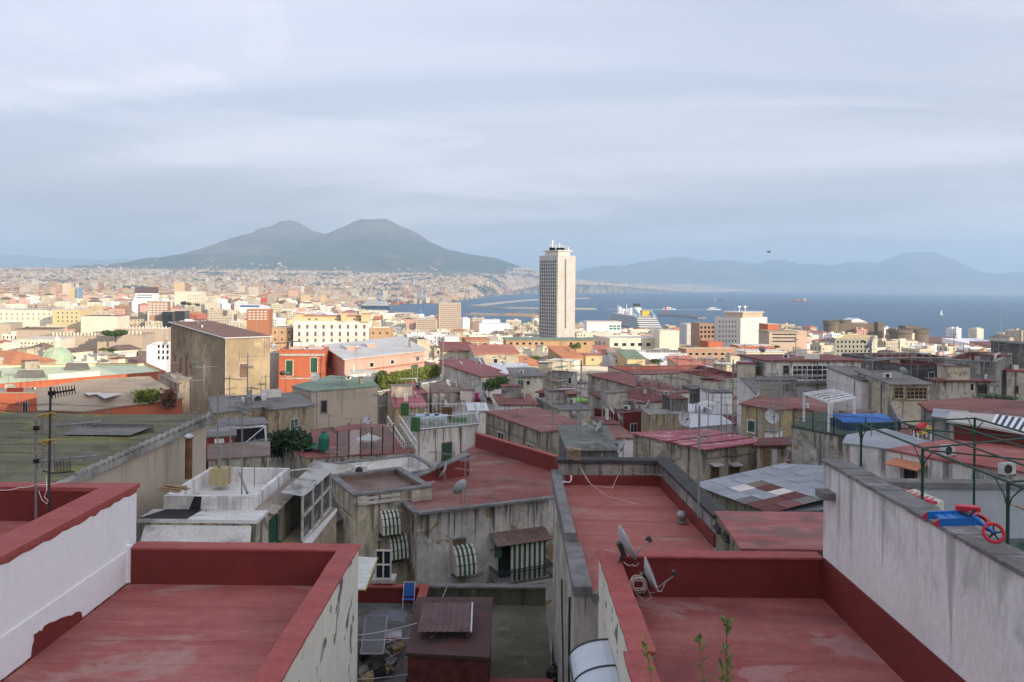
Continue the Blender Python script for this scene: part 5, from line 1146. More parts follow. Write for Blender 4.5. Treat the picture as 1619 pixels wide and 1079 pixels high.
b = LB('tile_roofed_house', 'red brown pitched roof seen just over the long cream house, right', 1076, 1082, 1118, 584, 592, 180, 14, wm=CRMG, rm=ORGR, dl=9, slab=(.4,.15), tilt=2.0)
b = LB('glasshouse_building', 'white building with a row of rooftop glazing in front of the cream building', 1002, 1006, 1076, 557, 567, 330, 5, wm=WHITE, rm=PALER, dl=10); wingrid(b, [(556, lin(1022, 1044, 10)+lin(1048, 1072, 10))], 1.6, 4.5, GLASS)
b = LB('beige_house', 'beige house with a dull red low pitched roof behind the solar panel roof', 696, 700, 748, 556, 574, 190, 8, wm=CREAM, rm=REDO, dl=13, slab=(.4,.2), tilt=1.2); wingrid(b, [(567, [713,738])], 4, 4, GLASS)
b = LB('beige_house', 'weathered beige house with an orange roof right of the dull red pitched roof', 746, 750, 820, 560, 583, 175, 8, wm=CRMG, rm=ORGR, dl=12, slab=(.3,.2), tilt=1.0); win(b, 780, 567, 787, 577, 'plain', FRAMW); win(b, 792, 571, 799, 578, 'dark', FRAMW)
LB('cream_colonnade_building', 'cream colonnaded building with a flat roof right of the pink house roof', 650, 660, 678, 537, 552, 300, 20, wm=CREAM, rm=GRNR, dl=14, par=(.5,.3,CREAM)); LB('white_arcade_house', 'white house with a row of dark openings behind the cream colonnade', 700, 703, 726, 533, 545, 340, 5, wm=WHITE, rm=PALER, dl=12)
# castle
def cyl(root, px, yt, d, rpx, zb, mat, name='tower'):
    c = Vector(P(px, yt, d)); r_ = rpx/F*d; n = 28
    o = MB().lathe((c.x,c.y,0), [(r_*1.06,zb),(r_,zb+12),(r_,c.z-4.5),(r_*1.10,c.z-3.2),(r_*1.10,c.z),(0,c.z)], n).build(name, mat, root)
    m = MB()
    for i in range(n):
        t_ = 2*math.pi*i/n; u = Vector((math.cos(t_), math.sin(t_), 0)); w = Vector((-u.y, u.x, 0)); m.obox(Vector((c.x,c.y,c.z+.9))+u*(r_*1.06), w*(r_*.07), u*.5, Z3*.95)
    prop(m.build('merlon', mat, o), kind='stuff')
CAST = wall('castle_tuff', (.17,.135,.10), (.14,.11,.082), dirt=.5, sc=.12)
q = P(1385, 520, 1080); cs_ = empty('castle', (q[0], q[1], -97), 'brown medieval castle with round crenellated towers by the sea, right', 'castle')
for px, yt, rp, dd in [(1314,509,11,1120),(1424,522,16.5,1030),(1452,522,14.5,1035),(1336,508,9,1150)]: cyl(cs_, px, yt, dd, rp, -97, CAST)
def slabbox(root, name, x0, x1, yt, d, dep, zb, mat, rm=None):
    a, c = P(x0, yt, d), P(x1, yt, d); MB().box(a[0], c[0], d, d+dep, zb, a[2]).build(name, mat, root)
    return a, c
slabbox(cs_, 'curtain_wall', 1325, 1398, 512, 1130, 14, -97, CAST); slabbox(cs_, 'hall', 1340, 1372, 509, 1145, 30, -97, TAN); slabbox(cs_, 'rear_wall', 1432, 1456, 516, 1075, 20, -97, CAST); slabbox(cs_, 'arch_front', 1436, 1446, 527, 1024, 8, -97, IVORY); slabbox(cs_, 'side_tower', 1388, 1398, 510, 1126, 12, -97, CAST)
a, c = P(1342, 509, 1144), P(1370, 509, 1144); MB().add([(a[0],1144,a[2]),(c[0],1144,a[2]),(c[0],1176,a[2]),(a[0],1176,a[2]),((a[0]+c[0])/2,1144,a[2]+5),((a[0]+c[0])/2,1176,a[2]+5)], [(0,1,4),(2,3,5),(1,2,5,4),(3,0,4,5)]).build('hall_roof', WHITE, cs_)
PROT.append((1300,1472,540,1000))
LB('dock_shed', 'long low harbour shed with a dark red roof right of the castle', 1468, 1470, 1545, 541, 548, 1180, 3, wm=BRICK, rm=REDO, dl=60, tilt=4); LB('dock_shed', 'white roofed harbour shed between the dark red roofs', 1528, 1530, 1590, 543, 550, 1100, 3, wm=WHITE, rm=WHITE, dl=60, tilt=3); LB('dock_shed', 'red roofed harbour shed at the right edge', 1570, 1572, 1660, 548, 556, 1000, 3, wm=BRICK, rm=REDO, dl=50, tilt=3)
# ================================================================== the rest of the sunlit town
def zenv(d): return interp([(150,-19.5),(200,-23),(300,-30),(400,-37),(600,-47),(800,-53),(1100,-58),(1500,-64),(2000,-70),(3000,-74),(5000,-74)], d)
def in_poly(p, poly):
    r = False; x, y = p
    for (x1, y1), (x2, y2) in zip(poly, poly[1:]+poly[:1]):
        if (y1 > y) != (y2 > y) and x < (x2-x1)*(y-y1)/(y2-y1)+x1: r = not r
    return r
BB = [(min(p[0] for p in f), max(p[0] for p in f), min(p[1] for p in f), max(p[1] for p in f), f) for f in FOOT]
def clash(poly):
    x0, x1, y0, y1 = min(p[0] for p in poly), max(p[0] for p in poly), min(p[1] for p in poly), max(p[1] for p in poly)
    for a, b, c, d, f in BB:
        if a < x1 and b > x0 and c < y1 and d > y0:
            pts = poly+[((p[0]+q[0])/2, (p[1]+q[1])/2) for p, q in zip(poly, poly[1:]+poly[:1])]+[(sum(p[0] for p in poly)/len(poly), sum(p[1] for p in poly)/len(poly))]
            if any(in_poly(p, f) for p in pts) or any(in_poly(p, poly) for p in f): return True
    return False
LANDM = [(90,565,'the green dome'),(340,560,'the stained block'),(475,580,'the orange house'),(525,520,'the white palazzo'),(610,560,'the pink house'),(708,500,'the perforated tower'),(882,470,'the tall white tower'),(1004,540,'the cream building'),(1172,525,'the white office block'),(1350,550,'the grey green hotel'),(1350,515,'the castle'),(103,500,'the yellow palace'),(240,490,'the brown apartment slab'),(185,527,'the umbrella pine'),(406,500,'the orange brick block'),(1120,560,'the stepped brown apartments'),(840,545,'the ochre brick office'),(1240,535,'the tan balcony apartments'),(750,547,'the brown brick office'),(1560,545,'the harbour sheds'),(20,515,'the mint green hall'),(940,570,'the egg yellow house'),(1000,500,'the cruise ship'),(300,472,'the tall pale block')]
WALLS = [(IVORY,'ivory',5),(CREAM,'cream',4),(PALER,'pale',0),(PINK,'pink',1.2),(GOLD,'yellow',.45),(OCHR,'ochre',.45),(TAN,'tan',2.2),(WHITE,'white',3.2),(ORNG,'orange',.2),(CRMG,'weathered cream',2.0),(BRICK,'brick brown',.35)]
ROOFS = [(PALER,'pale flat roof',4),(GREYR,'grey flat roof',1.2),(REDO,'red flat roof',1.2),(TANR,'tan flat roof',1.5),(LIME,'pale green flat roof',.5),(WHTR,'whitish flat roof',1.5),(BRWN,'brown flat roof',.6)]
TILES = [(TILE,'orange tiled roof'),(ORGR,'red tiled roof'),(BRWN,'brown tiled roof')]
def pick(tab): 
    r_ = rnd.uniform(0, sum(t[2] for t in tab))
    for t in tab:
        r_ -= t[2]
        if r_ <= 0: return t
    return tab[-1]
cand = []
d = 150.0
while d < 2600:
    px = -90.0+rnd.uniform(0, 30)
    while px < 1710:
        w = rnd.uniform(8, 20)*(1 if d < 500 else 1.35); dep = rnd.uniform(8, 18)*(1 if d < 500 else 1.4); dd = d*rnd.uniform(.97, 1.05)
        wpx = w/dd*F; c = px+wpx/2; x = (c-CX)/F*dd; px += wpx*rnd.uniform(1.0, 1.22)
        if 560 < c and dd+dep > interp(NEAR_COAST, c)-30: continue
        if dd < 330 and c > 1190: continue
        if dd < 160: continue
        cand.append((dd, c, x, w, dep))
    d *= 1.085 if d < 900 else 1.11
made = []
for dd, c, x, w, dep in cand:
    yaw = R(rnd.choice([-12,8,24,35,-25,15])+rnd.uniform(-6, 6)+14*math.sin(c/170)); cs, sn = math.cos(yaw), math.sin(yaw)
    cy = dd+dep/2; poly = [(x+a*cs-b*sn, cy+a*sn+b*cs) for a, b in ((-w/2,-dep/2),(w/2,-dep/2),(w/2,dep/2),(-w/2,dep/2))]
    if clash(poly): continue
    z = zenv(dd)+left_rise(c, dd)+rnd.choice([-7,-4,-2,-1,0,1,2,3])*(.6 if dd < 300 else 1)+rnd.uniform(-1,1); g = ground(x, cy)
    p0, p1 = c-w/dd*F*.62, c+w/dd*F*.62
    for a, b, yb, hd in PROT:
        if hd > dd-2 and a < p1 and b > p0:
            lim = ((yb+1) - (HY+(c-CX)*math.tan(R(ROLL))))/F; z = min(z, -lim*dd)
    if z-g < 5: continue
    BB.append((min(p[0] for p in poly), max(p[0] for p in poly), min(p[1] for p in poly), max(p[1] for p in poly), poly))
    made.append((dd, c, x, cy, poly, z, g, w, dep))
made.sort(key=lambda t: t[0])
NIND = 295
stuffs = {}
used = {}
def frames(poly):
    for p, q in zip(poly, poly[1:]+poly[:1]):
        e = Vector((q[0]-p[0], q[1]-p[1], 0)); L = e.length; e.normalize(); yield Vector((*p, 0)), e, Vector((e.y, -e.x, 0)), L
allw = MB(); allr = MB(); allx = MB()
SW = [IVORY,CREAM,PINK,GOLD,TAN,WHITE,ORNG,CRMG,BRICK]; SR = [PALER,GREYR,REDO,TANR,LIME,WHTR,BRWN,TILE,ORGR]
for k, (dd, c, x, cy, poly, z, g, w, dep) in enumerate(made):
    wm, wn_, _ = pick(WALLS); pitched = rnd.random() < .22
    if pitched: rm, rn_ = rnd.choice(TILES)
    else: rm, rn_, _ = pick(ROOFS)
    wb, rb, xb_ = MB(), MB(), MB(); wb.prism(poly, g-1, z-.02, top=True)
    if pitched:
        op = inset(poly, -.5); ccx, ccy = sum(p[0] for p in poly)/4, sum(p[1] for p in poly)/4; hgt = min(w, dep)*.2
        A = Vector((*op[0],0)); Bq = Vector((*op[1],0)); Cq = Vector((*op[2],0)); Dq = Vector((*op[3],0))
        if w > dep: r0 = (A+Dq)/2*.72+(Bq+Cq)/2*.28; r1 = (A+Dq)/2*.28+(Bq+Cq)/2*.72
        else: r0 = (A+Bq)/2*.72+(Cq+Dq)/2*.28; r1 = (A+Bq)/2*.28+(Cq+Dq)/2*.72
        vs = [v+Z3*z for v in (A,Bq,Cq,Dq)]+[r0+Z3*(z+hgt), r1+Z3*(z+hgt)]
        rb.add(vs, [(0,1,5,4),(1,2,5),(2,3,4,5),(3,0,4)] if w > dep else [(0,1,4),(1,2,5,4),(2,3,5),(3,0,4,5)])
        rb.add([v+Z3*z for v in (A,Bq,Cq,Dq)], [(3,2,1,0)])
        huts = 0
    else:
        rb.prism(inset(poly, .35), z-.3, z+.03)
        for s0, e, n, L in frames(poly): wb.obox(s0+e*(L/2)+Z3*(z+.4)-n*.15, e*(L/2-.15), n*.15, Z3*.42)
        huts = rnd.choice([1,1,2,3])
        ip = inset(poly, min(w, dep)*.18)
        for _ in range(huts):
            u, v = rnd.random(), rnd.random(); q = (Vector(ip[0])*(1-u)+Vector(ip[1])*u)*(1-v)+(Vector(ip[3])*(1-u)+Vector(ip[2])*u)*v
            e = Vector((poly[1][0]-poly[0][0], poly[1][1]-poly[0][1], 0)).normalized(); n = Vector((-e.y, e.x, 0)); a, b_ = rnd.uniform(1.3, min(3.5, w*.2)), rnd.uniform(1.2, 2.6); h_ = rnd.uniform(1.1, 1.6)
            wb.obox((q.x,q.y,z+h_), e*a, n*b_, Z3*h_); rb.obox((q.x,q.y,z+2*h_+.08), e*(a+.2), n*(b_+.2), Z3*.07)
    for s0, e, n, L in frames(poly):
        mid = s0+e*(L/2)
        if n.x*mid.x+n.y*mid.y > 0.15*mid.length: continue
        sp = rnd.uniform(2.6, 3.6); nf = min(6 if dd < 800 else 4, int((z-g-1)/3.7)); nx = max(1, int((L-1.5)/sp)); ww, wh = rnd.uniform(.45,.6), rnd.uniform(.8,1.05); first = 2.0
        if rnd.random() < .08: continue
        blank = rnd.random() < .25
        for f_ in range(nf):
            for i in range(nx):
                if blank and i % 3: continue
                if rnd.random() < .06: continue
                q = s0+e*(L*(i+.5)/nx)+Z3*(z-first-f_*3.7); xb_.obox(q, e*ww, n*.05, Z3*wh, 0); xb_.obox(q-Z3*(wh+.1), e*(ww+.2), n*.16, Z3*.08, 1)
        if rnd.random() < .5 and nx > 2:
            for f_ in range(1, nf): xb_.obox(mid+Z3*(z-first-f_*3.7-wh-.25), e*(L*.5*rnd.uniform(.4,.95)), n*.6, Z3*.10, 1)
    wcol = rnd.choice([GLASS,GLASS,FRAMB,GRNS,FRAMB])
    if k < NIND:
        lm = sorted(LANDM, key=lambda t: math.hypot(t[0]-c, (t[1]-(HY-z/dd*F))*2.2))[:2]; py = HY+(c-CX)*.0105-z/dd*F
        dx, dy = c-lm[0][0], py-lm[0][1]
        rel = ('right of' if dx > 0 else 'left of') if abs(dx) > 1.3*abs(dy) else ('below' if dy > 0 else 'above')
        size = 'wide' if w/dd*F > 75 else ('large' if w/dd*F > 45 else ('small' if w/dd*F < 22 else ''))
        far = 'just ' if math.hypot(dx, dy) < 30 else ('well ' if math.hypot(dx, dy) > 90 else '')
        extra = ''; rn_ = rn_.replace(' flat', '').replace(' tiled', ' tile')
        lab = ' '.join(('%s %s building with a %s%s, %s%s %s' % (size, wn_, rn_, extra, far, rel, lm[0][2])).split())[:200]
        used.setdefault(lab, []).append(None); 
        o = wb.build('town_building', wm); o['label'] = lab; o['category'] = 'building'; o['group'] = 'buildings of the sunlit town'; used[lab][-1] = (c, o)
        rb.build('roof', rm, o)
        if xb_.v: prop(xb_.build('window', [wcol, IVORY], o), kind='stuff')
    else:
        wi = SW.index(wm) if wm in SW else 0; ri = SR.index(rm); wb.m = [wi]*len(wb.f); rb.m = [ri]*len(rb.f)
        for A_, b_ in ((allw, wb), (allr, rb), (allx, xb_)):
            if b_.f and (A_ is not allx or dd < 1700): A_.add(b_.v, b_.f); A_.m[-len(b_.f):] = b_.m
ORD = ['first','second','third','fourth','fifth','sixth','seventh','eighth','ninth','tenth','eleventh','twelfth','thirteenth','fourteenth','fifteenth','sixteenth','seventeenth','eighteenth','nineteenth','twentieth']
def number(lab, objs):
    """one label each for things of one description, told apart by their place"""
    objs.sort(key=lambda t: t[0])
    for c, o in objs[20:]:                     # more of one description than can be told apart in words
        for k_ in list(o.children): bpy.data.objects.remove(k_)
        bpy.data.objects.remove(o)
    del objs[20:]; n = len(objs)
    for i, (c, o) in enumerate(objs):
        w = lab.split()
        o['label'] = ' '.join(w[:16]) if n == 1 else ' '.join(w[:13])+', '+('left one' if i == 0 else 'right one' if n == 2 or i == n-1 else 'middle one' if n == 3 else ORD[min(i, 19)]+' from left')
for lab, lst in used.items(): number(lab, lst)
if allw.v:
    prop(allw.build('town_sprawl', SW), kind='stuff'); prop(allr.build('town_sprawl_roofs', SR), kind='stuff'); prop(allx.build('town_sprawl_windows', [GLASS, IVORY]), kind='stuff')
print('town', len(made))
# ------------------------------------------------------------------ far suburbs: tens of thousands of specks
t = NT('suburb_walls'); at = t.node('ShaderNodeAttribute'); at.attribute_name = 'paint'
uvn = t.node('ShaderNodeUVMap'); br = t.node('ShaderNodeTexBrick'); br.offset = 0; br.inputs['Scale'].default_value = 1; br.inputs['Brick Width'].default_value = 3.4; br.inputs['Row Height'].default_value = 3.4; br.inputs['Mortar Size'].default_value = .9; br.inputs['Mortar Smooth'].default_value = 0
br.inputs['Color1'].default_value = br.inputs['Color2'].default_value = (.35,.35,.37,1); br.inputs['Mortar'].default_value = (1,1,1,1)
t.l.new(uvn.outputs[0], br.inputs['Vector']); M_SUB = t.done(t.mix(1.0, at.outputs['Color'], br.outputs['Color'], 'MULTIPLY'), .9, 0, .2)
PAINT = [(.66,.56,.43),(.70,.62,.51),(.62,.47,.33),(.64,.42,.30),(.66,.50,.28),(.74,.69,.60),(.60,.40,.26),(.54,.46,.37),(.48,.25,.16),(.72,.60,.45)]
RPAINT = [(.55,.50,.44),(.46,.40,.34),(.40,.20,.13),(.36,.33,.30),(.58,.55,.50),(.30,.14,.10)]
vs, fs, colr, uvs = [], [], [], []
def sub(x, y, w, dp, h, yaw):
    g = ground(x, y)
    if g < -105: return
    cs, sn = math.cos(yaw), math.sin(yaw); b = len(vs); z0, z1 = g-6, g+h
    for zz_ in (z0, z1):
        for a, c in ((-w/2,-dp/2),(w/2,-dp/2),(w/2,dp/2),(-w/2,dp/2)): vs.append((x+a*cs-c*sn, y+a*sn+c*cs, zz_))
    pc, rc = rnd.choice(PAINT), rnd.choice(RPAINT); k_ = rnd.uniform(.75, 1.1); pc = tuple(q*k_ for q in pc)
    for i, L in zip(range(4), (w, dp, w, dp)):
        fs.append((b+i, b+(i+1)%4, b+(i+1)%4+4, b+i+4)); colr.extend([pc]*4); uvs.extend([(0,0),(L,0),(L,h+6),(0,h+6)])
    fs.append((b+4,b+5,b+6,b+7)); colr.extend([rc]*4); uvs.extend([(.1,.1)]*4)
n = 0
while n < 30000:
    px = rnd.uniform(-60, 1420); u = rnd.random(); d = 2300*((13800/2300)**(u**1.05))
    if rnd.random() < .2: px = rnd.uniform(780, 1620)
    if px > 700: d = interp(FAR_COAST, px)+abs(rnd.gauss(0, 1))*(1500 if px < 900 else 900) + rnd.uniform(0, 300)
    if px > 1160 and rnd.random() > .3: n += .3; continue
    if px > 560 and d < interp(FAR_COAST, px)+30: n += .2; continue
    n += 1; x = (px-CX)/F*d
    if noise.noise(Vector((x/420, d/700, 9))) < -.22+.22*ss(6500, 12000, d): continue
    v = vesuvio(x, d) if d > 7500 else -200
    if v > 330 or v > 60 and rnd.random() > math.exp(-(v-60)/130): continue
    k = rnd.random()
    if d < 5000: w, h = rnd.uniform(16, 48), rnd.uniform(10, 30)
    else: w, h = rnd.uniform(14, 42), rnd.uniform(7, 22)
    if k > .985 and d < 7000: h *= 2.2; w *= .7
    sub(x, d, w, rnd.uniform(12, 22), h, rnd.uniform(-.5, .6))
for _ in range(10000):                          # the coast towns under the volcano
    px = rnd.uniform(800, 1190); d = interp(FAR_COAST, px)+40+4200*rnd.random()**1.5; x = (px-CX)/F*d
    if vesuvio(x, d) > 300 or (noise.noise(Vector((x/500, d/900, 3))) < -.18 and d > interp(FAR_COAST, px)+500): continue
    sub(x, d, rnd.uniform(18, 55), rnd.uniform(12, 22), rnd.uniform(9, 27), rnd.uniform(-.5, .6))
me = bpy.data.meshes.new('suburb_sprawl'); me.from_pydata(vs, [], fs); me.materials.append(M_SUB)
ca = me.color_attributes.new('paint', 'FLOAT_COLOR', 'CORNER'); ca.data.foreach_set('color', [q for c_ in colr for q in (*c_, 1)])
ul = me.uv_layers.new(name='UVMap'); ul.data.foreach_set('uv', [q for c_ in uvs for q in c_])
prop(link(bpy.data.objects.new('suburb_sprawl', me)), kind='stuff')
# woods between the suburbs: lumpy crowns
m = MB(); n = 0
while n < 5200:
    px = rnd.uniform(-60, 1150); d = 2400*((13500/2400)**rnd.random())
    if px > 700: d = interp(FAR_COAST, px)+abs(rnd.gauss(0, 1))*2200+200
    n += 1; x = (px-CX)/F*d
    if px > 560 and d < interp(FAR_COAST, px)+60: continue
    if noise.noise(Vector((x/420, d/700, 9))) > -.02 and rnd.random() > .25: continue
    if ground(x, d) < -105: continue
    for j in range(rnd.choice([1,2,3])):
        q = Vector((x+rnd.uniform(-40,40), d+rnd.uniform(-30,30), 0)); q.z = ground(q.x, q.y)+4; r_ = rnd.uniform(6, 16)
        pts = [q+Vector((r_*1.5*math.cos(a)*rnd.uniform(.7,1.2), r_*math.sin(a)*rnd.uniform(.7,1.2), rnd.uniform(-3,1))) for a in (0,1.25,2.5,3.75,5)]; tp = q+Vector((rnd.uniform(-3,3),0,r_*rnd.uniform(.5,.9)))
        m.add(pts+[tp], [(i,(i+1)%5,5) for i in range(5)])
prop(m.build('far_woods', plain('far_foliage', (.045,.07,.028), .9, var=.4, scale=.01)), kind='stuff')
# ================================================================== harbour and bay
SZ = SEA+.05
CONC = plain('pale_quay', (.46,.42,.36), .9, var=.1, scale=.02)
def strip(name, label, pts, w, h, mat, cat='breakwater', group=None):
    """low mole along rows/columns of the photograph, lying on the water"""
    P3 = [Vector(PZ(x, y, SEA+h)) for x, y in pts]; c = P3[0]; rt_ = empty(name, (c.x, c.y, SEA), label, cat, group); m = MB()
    for a, b in zip(P3, P3[1:]):
        e = (b-a); L = e.length; e.normalize(); n = Vector((-e.y, e.x, 0)); q = (a+b)/2; m.obox((q.x,q.y,SEA+h/2-1), e*(L/2+w*.3), n*(w/2), Z3*(h/2+1))
    m.build('mole', mat, rt_)
    m = MB()
    for a, b in zip(P3, P3[1:]):
        e = (b-a); L = e.length; e.normalize(); n = Vector((-e.y, e.x, 0)); q = (a+b)/2+n*w*.38; m.obox((q.x,q.y,SEA+h+1.2), e*(L/2), n*1.2, Z3*1.6)
    m.build('parapet', mat, rt_); return rt_
strip('breakwater', 'pale outer breakwater farthest out, passing behind the white tower', [(748,484),(790,479),(836,474.5),(880,473.5),(929,471.5)], 34, 4, CONC)
strip('breakwater', 'inner breakwater ending at a small green beacon right of the white tower', [(742,484),(800,486.5),(870,488),(941,488.5)], 26, 4, CONC)
strip('breakwater', 'brownish quay arm reaching towards the yellow crane', [(742,496),(790,497.5),(846,499.5)], 24, 5, TAN)
strip('breakwater', 'short dark jetty with a red lighthouse right of the cruise ship', [(1047,497),(1075,499),(1108,502)], 26, 5, GREYC)
def beacon(px, py, label, mat, h, r_):
    q = Vector(PZ(px, py, SEA+5)); b = empty('lighthouse', q, label, 'lighthouse'); MB().lathe(q, [(r_,0),(r_*.7,h*.75),(r_*1.1,h*.76),(r_*1.1,h*.82),(r_*.55,h*.83),(r_*.5,h*.95),(0,h)], 10).build('shaft', mat, b)
    MB().lathe(q+Z3*(h*.82), [(r_*.5,0),(r_*.5,h*.1),(0,h*.16)], 8).build('lantern', WSTEEL, b)
beacon(1052.5, 496, 'red lighthouse at the end of the dark jetty', plain('red_beacon', (.5,.05,.05), .6), 26, 4.0); beacon(938, 488, 'small green beacon at the end of the inner breakwater', plain('green_beacon', (.05,.32,.16), .6), 20, 3.0)
def hull(L, Bm, H, bow=.25, sheer=.12):
    """pointed hull, stern at -L/2, bow at +L/2 along x"""
    st = [(-L/2,1,1),(-L/2+.04*L,1,1),(L*(.5-bow),1,1),(L*(.5-bow*.5),.72,1+sheer*.5),(L*(.5-bow*.18),.35,1+sheer*.8),(L/2,.02,1+sheer)]
    vs = []
    for x, w, h in st: vs += [(x*.96 if x > 0 else x,-Bm/2*w*.8,-1),(x*.96 if x > 0 else x,Bm/2*w*.8,-1),(x,Bm/2*w,H*h),(x,-Bm/2*w,H*h)]
    fs = [(0,3,2,1),(len(vs)-4,len(vs)-3,len(vs)-2,len(vs)-1)]
    for i in range(len(st)-1):
        a = i*4
        for k in range(4): fs.append((a+k, a+4+k, a+4+(k+1)%4, a+(k+1)%4)[::-1])
    return MB().add(vs, fs)
def place(o, px, py, rz, z=SEA): q = PZ(px, py, z); o.location = q; o.rotation_euler = (0, 0, R(rz)); return o
NAVY = plain('navy_hull', (.035,.06,.11), .45); SHIPW = plain('ship_white', (.76,.76,.74), .5, var=.03, scale=.02); SHIPY = plain('funnel_yellow', (.65,.42,.04), .5); REDH = plain('red_hull', (.32,.04,.035), .5); SHIPB = plain('ship_blue', (.03,.20,.50), .5); BLKH = plain('black_hull', (.02,.022,.026), .5)
# cruise ship, seen from astern
s = empty('cruise_ship', (0,0,0), 'large cruise ship with dark blue hull, white decks and yellow funnel at the quay', 'cruise ship')
hull(270, 36, 19, .2).build('hull', NAVY, s)
m = MB()
for i in range(6): m.box(-134+i*5.5, 88-i*7, -17.6+i*.3, 17.6-i*.3, 19.02+i*3.1, 21.7+i*3.1)
m.build('deck', SHIPW, s)
m = MB()
for i in range(6): m.box(-134.4+i*5.5, 87-i*7, -17.7+i*.3, 17.7-i*.3, 20.0+i*3.1, 21.1+i*3.1)
m.build('window_band', plain('deck_blue_glass', (.04,.07,.13), .3), s)
m = MB()
for i in range(6): m.box(-136+i*5.5, -134.5+i*5.5, -17+i*.3, 17-i*.3, 21.7+i*3.1, 22.1+i*3.1); m.box(-139, -135.2, -16.5+i*.2, 16.5-i*.2, 2+i*2.9, 3.2+i*2.9)
m.build('stern_balcony', SHIPW, s)
MB().box(-135.3,-135.02,-16,16,2,18.6).build('stern_panel', SHIPW, s)
MB().box(-62,-44,-5,5,37,50).build('funnel', SHIPW, s); MB().box(-100,-84,-8,4,37.9,46).build('slide_tower', SHIPY, s); MB().box(-60,-46,-4,4,52,56).build('funnel_top', BLKH, s)
m = MB()
for x, h, r_ in [(-20,12,6),(0,10,7),(30,9,5),(52,12,4),(66,16,.8),(10,19,.7),(-90,8,6)]: m.lathe((x,0,37), [(r_,0),(r_,h*.5),(r_*.6,h*.85),(0,h)], 10)
m.build('upper_works', SHIPW, s)
for sy in (-1, 1):
    m = MB(); m.bar((-110,sy*12,38),(-88,sy*12,46),2.6,8); m.build('water_slide', plain('slide_pale_blue', (.25,.42,.58), .5), s)
for sy in (-1, 1):
    m = MB()
    for i in range(9): m.box(-100+i*19, -89+i*19, sy*18.3-1.4, sy*18.3+1.4, 13, 16.4)
    m.build('lifeboats', SHIPY if False else SHIPW, s)
place(s, 992.5, 531.4, 97); s.scale = (1.2,)*3
FOOT.append([(150,1400),(320,1400),(320,1750),(150,1750)])
def cargo(label, px, py, L, rz, hm, n=5, house='stern', boxes=True, cat='cargo ship'):
    s = empty('cargo_ship', (0,0,0), label, cat); hull(L, L*.15, L*.07, .18).build('hull', hm, s)
    x = -L*.43 if house == 'stern' else L*.3
    m = MB(); m.box(x, x+L*.1, -L*.065, L*.065, L*.07, L*.07+L*.09); m.box(x+L*.01, x+L*.09, -L*.075, L*.075, L*.16, L*.185); m.build('deckhouse', SHIPW, s); MB().box(x+L*.015,x+L*.04,-L*.02,L*.02,L*.185,L*.235).build('funnel', hm, s)
    if boxes:
        for i in range(n): MB().box(-L*.30+i*L*.72/n, -L*.30+(i+.86)*L*.72/n, -L*.06, L*.06, L*.07, L*.07+L*rnd.uniform(.03,.07)).build('container_stack', rnd.choice([REDH,SHIPB,TAN,NAVY,ORNG]), s)
    m = MB(); m.bar((L*.40,0,L*.07),(L*.40,0,L*.17),L*.006,5); m.bar((x+L*.05,0,L*.18),(x+L*.05,0,L*.26),L*.006,5); m.build('mast', SHIPW, s); return place(s, px, py, rz)
cargo('small dark cargo ship far out on the bay, left of the red container ship', 1136, 476.5, 72, 4, NAVY, 3); cargo('red hulled container ship far out on the bay, right', 1263, 477, 125, 178, REDH, 5)
cargo('long dark red bulk carrier moored along the far quay left of the outer breakwater', 718, 473.8, 190, 178, REDH, 5, boxes=False)
cargo('long red barge moored behind the perforated tower', 752, 511, 60, 176, REDH, 3, boxes=False)
cargo('black hulled cargo ship in the harbour left of the white ferry', 634, 504, 70, 192, BLKH, 4); cargo('black freighter behind the yellow attic of the white palazzo', 580, 500, 95, 183, BLKH, 4)
def ferry(label, px, py, L, rz, band=None):
    s = empty('ferry', (0,0,0), label, 'ferry'); hull(L, L*.2, L*.11, .2).build('hull', SHIPW if band is None else band, s); m = MB()
    for i in range(3): m.box(-L*.46+i*L*.04, L*(.34-.07*i), -L*.09, L*.09, L*.11+i*L*.045+.01, L*.15+i*L*.045)
    m.build('deck', SHIPW, s); m = MB()
    for i in range(3): m.box(-L*.45+i*L*.04, L*(.33-.07*i), -L*.091, L*.091, L*.125+i*L*.045, L*.138+i*L*.045)
    m.build('window_band', GLASS, s); MB().lathe((-L*.2,0,L*.24), [(L*.05,0),(L*.04,L*.09),(0,L*.09)], 8).build('funnel', SHIPB, s); MB().bar((L*.12,0,L*.24),(L*.12,0,L*.36),L*.008,5).build('mast', SHIPW, s); return place(s, px, py, rz)
ferry('white ferry stern seen from behind, left of the perforated tower', 664, 510, 95, 100); ferry('white ferry with tall mast moored left of the white palazzo roof', 498, 503, 110, 172); ferry('white ferry behind the white palazzo attic, second from left', 528, 504, 120, 176); ferry('white ferry with a raised white bow beside the red crane', 436, 492, 90, 165)
ferry('white and navy ferry with a blue square funnel in front of the container yard', 590, 489, 130, 178, NAVY)
